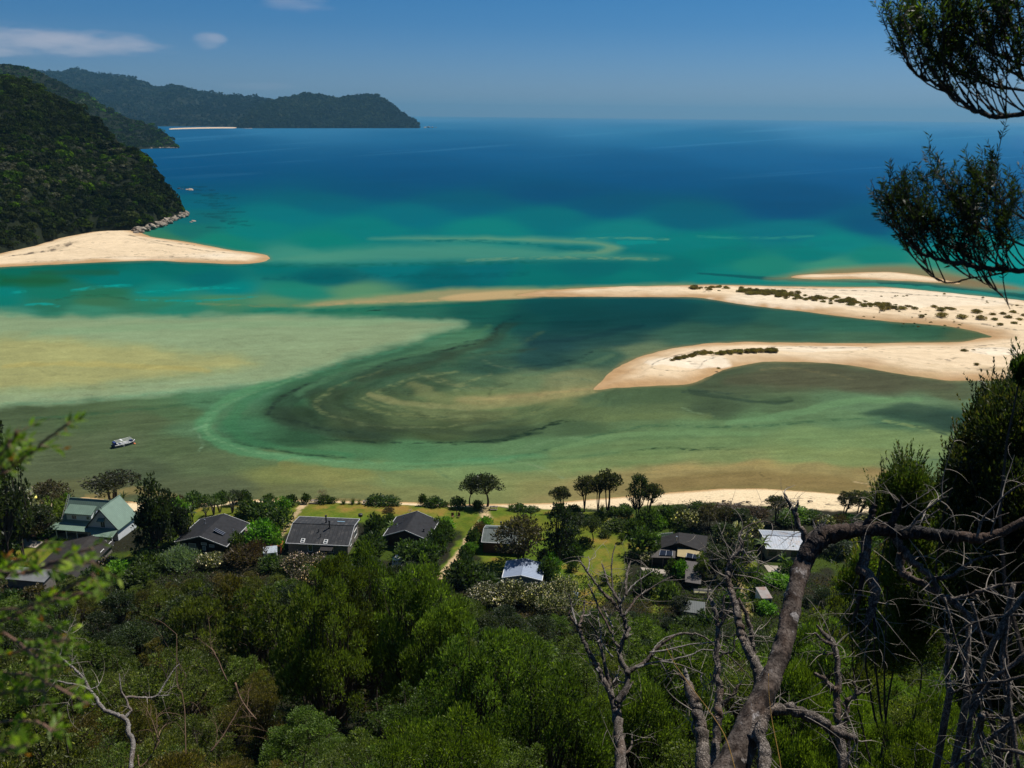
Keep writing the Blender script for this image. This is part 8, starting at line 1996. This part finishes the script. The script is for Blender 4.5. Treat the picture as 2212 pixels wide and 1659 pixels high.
traced_tree('kanuka_tree', 'big dark fine leaved tree rising against the lagoon at the right edge', [
 (2200,880,60),(2150,870,42),(2120,900,36),(2240,900,60),(2180,930,60),(2110,960,50),(2080,985,30),(2150,990,60),(2230,980,70),(2090,1030,48),(2060,1010,24),(2140,1050,60),(2210,1050,70),(2050,1050,26),(2100,1080,46),(2170,1110,66),(2240,1120,70),(2065,1100,34),(2110,1140,50),(2180,1170,66),(2240,1200,70),(2050,1150,34),(2120,1210,60),(2190,1250,70),(2060,1200,36),(2130,1290,56),(2240,1290,60),(2080,1260,40),(2140,1370,50),(2200,1350,60),(2100,1340,44),(2085,1420,40),(2150,1440,50),(2210,1430,60),(2115,1500,44),(2190,1510,60),(2040,1330,34)],
 20.0, (2180,1700), 0.050, 0.018, 95000, (0.020, 0.028, 0.009), 0.9, 51, 1, (0.075, 0.070, 0.022), depth=2.2)
traced_tree('kanuka_tree', 'sunlit bushy green tree with upright sprays below the big dark right tree', [
 (1960,1035,40),(1935,1060,36),(1985,1060,40),(1915,1085,30),(1955,1085,44),(2000,1095,40),(1930,1115,36),(1975,1125,46),(2015,1130,34),(1945,1150,36),(1990,1165,44),(1900,1105,20),(1965,1015,22),(1950,1020,18),(1950,1200,42),(1995,1215,42),(1960,1255,46),(2005,1285,42),(1955,1310,44),(1990,1350,46),(1950,1390,44),(2010,1400,40)],
 27.0, (1970,1400), 0.055, 0.019, 62000, (0.036, 0.056, 0.011), 1.1, 52, 1, (0.085, 0.095, 0.02), depth=1.2)
traced_tree('shrubby_tree', 'yellow flecked green shrub just under the arched dead limb at the right', [
 (1985,1200,34),(1950,1220,34),(1940,1260,30),(1990,1250,34),(1900,1240,30),(1860,1215,30),(1840,1260,34),(1880,1290,34),(1860,1340,38),(1910,1345,38),(1890,1400,40),(1940,1420,38)], 30.0, (1930,1500), 0.06, 0.022, 30000, (0.055, 0.085, 0.014), 0.8, 53, 2, (0.14, 0.13, 0.02), depth=1.0)
traced_tree('kanuka_tree', 'small twig of dark foliage poking in at the right edge beside the sand flat', [(2208,795,20),(2222,775,18),(2205,812,14),(2235,820,26)], 14.0, (2290,1500), 0.045, 0.012, 2600, (0.030, 0.05, 0.012), 1.0, 54, 2, depth=0.3)

# ------------------------------------------------------------------ branches hanging into the picture
def leafy_twig(mb, LV, rng, s, d, L, r0, nl, lL, lW, curve, col, tip=None, t0=0.25):
    """a twig from s in direction d with narrow leaves; adds leaves to LV = [P, N, U, L, W, C]"""
    m = 7; st = L / m; q = np.array(s, float); d = np.array(d, float); d /= np.linalg.norm(d); pts = [q.copy()]; ds = [d.copy()]
    for j in range(m):
        d = d + np.array(curve) / m + np.array([rng.gauss(0, .05), rng.gauss(0, .05), rng.gauss(0, .05)]); d /= np.linalg.norm(d); q = q + d * st; pts.append(q.copy()); ds.append(d.copy())
    mb.tube(pts, np.linspace(r0, r0 * 0.3, m + 1), 4, False)
    for k in range(nl):
        t = t0 + (1 - t0) * (k + rng.random()) / nl; i = min(int(t * m), m - 1); fr = t * m - i
        p = pts[i] * (1 - fr) + pts[i + 1] * fr; a = ds[i]
        o = np.array([rng.gauss(0, 1) for _ in range(3)]); o -= a * (o @ a); o /= max(np.linalg.norm(o), 1e-6)
        u = a * rng.uniform(0.5, 1.1) + o * 0.8; u /= np.linalg.norm(u); l = lL * rng.uniform(0.7, 1.2)
        LV[0].append(p + u * l * 0.9); LV[1].append(np.cross(u, o) + 0.4 * o); LV[2].append(u); LV[3].append(l); LV[4].append(lW * rng.uniform(.8, 1.2))
        c = np.array(col) * rng.uniform(0.7, 1.35)
        if tip is not None and (t > 0.82 and rng.random() < 0.5 or rng.random() < 0.06): c = np.array(tip) * rng.uniform(.8, 1.2)
        LV[5].append(c)
    return pts
def finish_leaves(name, LV, root, mat):
    P, N, U, L, W, C = [np.array(x) for x in LV]; V, F = quads(P, N, U, L, W)
    link(name, npmesh(name, V, F, mat, np.repeat(C, 4, 0)), root)
IMU = np.array(_up); IMR = np.array(_rt); IMF = np.array(_fw)
def hanging_tree():
    rng = random.Random(61); D = 4.0
    tp = PD(2760, 700, D); foot = (tp.x, tp.y, tzf(tp.x, tp.y)); o_ = np.array(foot)
    root = empty('kanuka_tree', foot, 0, 'near tree whose dark leafy branches hang in from the right edge over the sea', 'tree')
    mb = MB(); tr = [np.array((tp.x, tp.y, foot[2] - .4)), np.array(PD(2740, 1500, D)), np.array(PD(2720, 900, D)), np.array(PD(2700, 400, D)), np.array(PD(2690, -500, D))]
    mb.tube(rel(smooth_line(tr, 5), o_), np.linspace(0.085, 0.010, 21), 9); mb.build('trunk', BARK, root)
    def branch(main, w_, subs, top, name, col, tip, dens):
        mb = MB(); LV = [[], [], [], [], [], []]
        P, Rr = limb3(main, (D, D - 0.1), w_, 8, 0.3, 5); P = np.array(P); mb.tube(rel(P, o_), Rr, 7)
        lines = [(P, Rr)]
        for L, ww in subs:
            Q, R2 = limb3(L, (D, D), ww, 6, 0.2, 6); mb.tube(rel(Q, o_), R2, 6); lines.append((np.array(Q), R2))
        for P, Rr in lines:
            n = int(dens * np.linalg.norm(P[-1] - P[0]))
            for k in range(n):
                i = rng.randrange(2, len(P) - 1); s = P[i] + (P[i + 1] - P[i]) * rng.random() if i + 1 < len(P) else P[i]
                px, py = project(*s); 
                if px < 1965 and rng.random() < .7: continue
                tp_ = np.interp(px + rng.uniform(-30, 10), *zip(*top)) + abs(rng.gauss(0, 1)) * 55
                Ln = max(0.05, (py - tp_) * D / FPX) * rng.uniform(0.5, 1.0)
                if py - tp_ < 12: Ln = 0.10
                d0 = IMU * rng.uniform(0.2, 0.8) - IMR * rng.uniform(0.2, 1.1) + IMF * rng.gauss(0, 0.45)
                pts = leafy_twig(mb, LV, rng, s, d0, Ln, 0.0035, 6, 0.011, 0.0018, IMU * 1.1 + IMR * rng.uniform(-0.1, 0.8), col, tip, 0.6)
                for j in range(2 + int(Ln * 13)):
                    q = pts[rng.randrange(2, len(pts))]
                    dd = IMU * rng.uniform(0.4, 1.2) + IMR * rng.gauss(-0.1, 0.55) + IMF * rng.gauss(0, 0.5)
                    leafy_twig(mb, LV, rng, q, dd, rng.uniform(0.05, 0.13), 0.0018, rng.randrange(14, 23), 0.0150, 0.0024, IMU * 0.5, col, tip, 0.1)
        b = mb.v; mb.v = [(v[0] if i < 0 else v[0], v[1], v[2]) for i, v in enumerate(b)]
        return mb, LV
    def fix(mb, LV, start):
        pass
    low_top = [(1900,450),(1915,425),(1930,390),(1945,350),(1965,365),(1985,360),(2005,350),(2022,312),(2035,380),(2060,385),(2080,360),(2095,332),(2115,325),(2135,360),(2155,375),(2180,330),(2195,318),(2230,340),(2320,330)]
    up_top = [(1900,60),(1930,30),(1950,-10),(2000,-40),(2100,-60),(2320,-60)]
    for nm, main, w_, subs, top, col, tip, dens in (
        ('branch', [(2700,640),(2500,620),(2350,600),(2212,585),(2163,580),(2120,578),(2078,570),(2036,563),(1994,550),(1972,528),(1950,505),(1940,478),(1932,452)], (12, 11, 9, 6, 3),
         [([(2200,582),(2163,590),(2130,598),(2100,600),(2070,608),(2045,610),(2022,600),(2005,580),(1998,556)], (4, 3)), ([(2110,602),(2140,620),(2165,640),(2182,668)], (2.4, 1.2)), ([(2300,560),(2212,530),(2140,500),(2080,460),(2040,420)], (5, 2)), ([(2300,500),(2212,470),(2150,430),(2110,390)], (4, 2)), ([(2130,575),(2070,540),(2010,500),(1970,460),(1940,420)], (4, 2))], low_top, (0.026, 0.040, 0.014), None, 46),
        ('branch', [(2700,330),(2500,280),(2350,255),(2212,246),(2154,252),(2112,241),(2078,224),(2036,190),(1994,169),(1964,144),(1951,106),(1932,60)], (12, 10, 8, 5, 2.5),
         [([(2320,210),(2212,195),(2142,186),(2078,161),(2019,118),(1985,63),(1960,13)], (6, 2.5)), ([(2320,150),(2212,140),(2140,110),(2080,60),(2040,0)], (6, 3)), ([(2320,100),(2230,90),(2160,40),(2130,-20)], (5, 3)), ([(2320,50),(2250,20),(2200,-30)], (5, 3)), ([(2250,200),(2180,150),(2120,90),(2080,20)], (4, 2))], up_top, (0.034, 0.055, 0.014), (0.14, 0.20, 0.02), 48)):
        start_f = len(LV_ := []) 
        mb, LV = branch(main, w_, subs, top, nm, col, tip, dens)
        # limbs were added relative to the foot, twigs in place: bring the twigs over
        v2 = []
        for v in mb.v:
            far = abs(v[0] - o_[0]) + abs(v[1] - o_[1]) + abs(v[2] - o_[2]); near_ = abs(v[0]) + abs(v[1]) + abs(v[2])
            v2.append(v if v[2] < 40 else (v[0] - o_[0], v[1] - o_[1], v[2] - o_[2]))
        mb.v = v2; mb.build(nm, BARK, root)
        LV[0] = [p - o_ for p in LV[0]]
        finish_leaves('foliage', LV, root, LEAFN)
hanging_tree()
def left_tree():
    rng = random.Random(71); D = 1.05
    tp = PD(-330, 1500, 1.5); foot = (tp.x, tp.y, tzf(tp.x, tp.y)); o_ = np.array(foot)
    root = empty('shrub', foot, 0, 'out of focus shrub close at the left with bright green and orange tips', 'shrub')
    mb = MB(); LV = [[], [], [], [], [], []]
    tr = [np.array((tp.x, tp.y, foot[2] - .2)), np.array(PD(-300, 1500, 1.5)), np.array(PD(-280, 1200, 1.45)), np.array(PD(-260, 900, 1.4))]
    mb.tube(rel(smooth_line(tr, 5), o_), np.linspace(0.02, 0.008, 16), 6)
    stems = [[(-280,1150),(-120,1100),(0,1024),(60,984),(100,950),(148,914)], [(-270,1060),(-100,1040),(0,1000),(25,960),(35,930)], [(-280,1350),(-100,1270),(40,1240),(110,1216),(160,1196),(200,1185)], [(-280,1400),(-100,1330),(60,1310),(150,1268),(200,1240)], [(-280,1450),(-100,1400),(30,1330),(110,1300),(190,1280)], [(-290,1500),(-100,1450),(0,1420),(100,1390),(150,1380)],
             [(-290,1510),(-120,1490),(0,1455),(60,1460),(110,1480),(190,1520)], [(-290,1550),(-100,1520),(0,1500),(60,1490),(100,1495)], [(-290,1600),(-100,1580),(0,1560),(80,1560),(110,1580)], [(-280,1300),(-100,1260),(0,1230),(60,1200),(100,1170)], [(-290,1420),(-100,1360),(0,1340),(80,1345),(130,1370)], [(-290,1660),(-100,1640),(0,1620),(60,1610)], [(-270,1100),(-100,1050),(0,985),(20,950)], [(-270,1280),(-80,1230),(50,1240),(130,1215),(200,1215)], [(-280,1380),(-60,1340),(40,1390),(90,1430),(130,1440)]]
    for S in stems:
        D_ = D * rng.uniform(0.85, 1.2); P, Rr = limb3(S, (1.4, D_), (5, 2.2), 6, 0.1, rng.randrange(99)); P = np.array(P) - o_; mb.tube(P, Rr, 5)
        for k in range(12):
            i = rng.randrange(len(P) // 3, len(P)); s = P[i]
            if k > 7 and project(*(s + o_))[0] > 120: continue
            dd = IMU * rng.uniform(-0.4, 0.5) + IMR * rng.uniform(-0.1, 1.0) + IMF * rng.gauss(0, .6)
            leafy_twig(mb, LV, rng, s, dd, rng.uniform(0.012, 0.032), 0.0008, rng.randrange(6, 11), 0.0070, 0.0020, IMU * .1, (0.13, 0.22, 0.018), (0.38, 0.14, 0.02) if rng.random() < .3 else (0.30, 0.40, 0.03), 0.1)
    mb.build('branch', plain('young_bark', (0.20, 0.11, 0.075), .8, .2), root)
    finish_leaves('foliage', LV, root, LEAFN)
left_tree()

# ------------------------------------------------------------------ look-alikes told apart by their order across the bay
def _ordw(n):
    one = ['', 'first', 'second', 'third', 'fourth', 'fifth', 'sixth', 'seventh', 'eighth', 'ninth', 'tenth', 'eleventh', 'twelfth', 'thirteenth', 'fourteenth', 'fifteenth', 'sixteenth', 'seventeenth', 'eighteenth', 'nineteenth']
    tens = ['', '', 'twenty', 'thirty', 'forty', 'fifty', 'sixty', 'seventy', 'eighty', 'ninety']; tth = ['', '', 'twentieth', 'thirtieth', 'fortieth', 'fiftieth', 'sixtieth', 'seventieth', 'eightieth', 'ninetieth']
    pre = ''
    if n >= 100: pre = 'one hundred '; n -= 100
    if n == 0: return 'one hundredth'
    return pre + (one[n] if n < 20 else (tth[n // 10] if n % 10 == 0 else tens[n // 10] + ' ' + one[n % 10]))
BASE = {'boulders at the foot of the near hill': 'pale boulder from the left in the heap under the near hill', 'rocks at the foot of the middle ridge': 'pale rock from the left at the foot of the middle ridge', 'tiny dune plants': 'tiny plant from the left on the pale right part of the bar',
        'leftmost patch of dune bushes': 'brown bush from the left in the leftmost dune patch', 'densest part of the dune scrub': 'brown bush from the left in the densest dune scrub', 'middle of the dune scrub': 'brown bush from the left in the middle dune scrub', 'right part of the dune scrub': 'brown bush from the left right of the middle dune scrub',
        'left half of the hooked bar scrub': 'dark low bush from the left on the hooked bar', 'right half of the hooked bar scrub': 'dark low bush from the left in the longer hooked bar scrub'}
for g, base in BASE.items():
    L = sorted([o for o in bpy.data.objects if o.parent is None and o.get('group') == g], key=lambda o: project(*o.location)[0])
    for i, o in enumerate(L): o['label'] = _ordw(i + 1) + ' ' + base
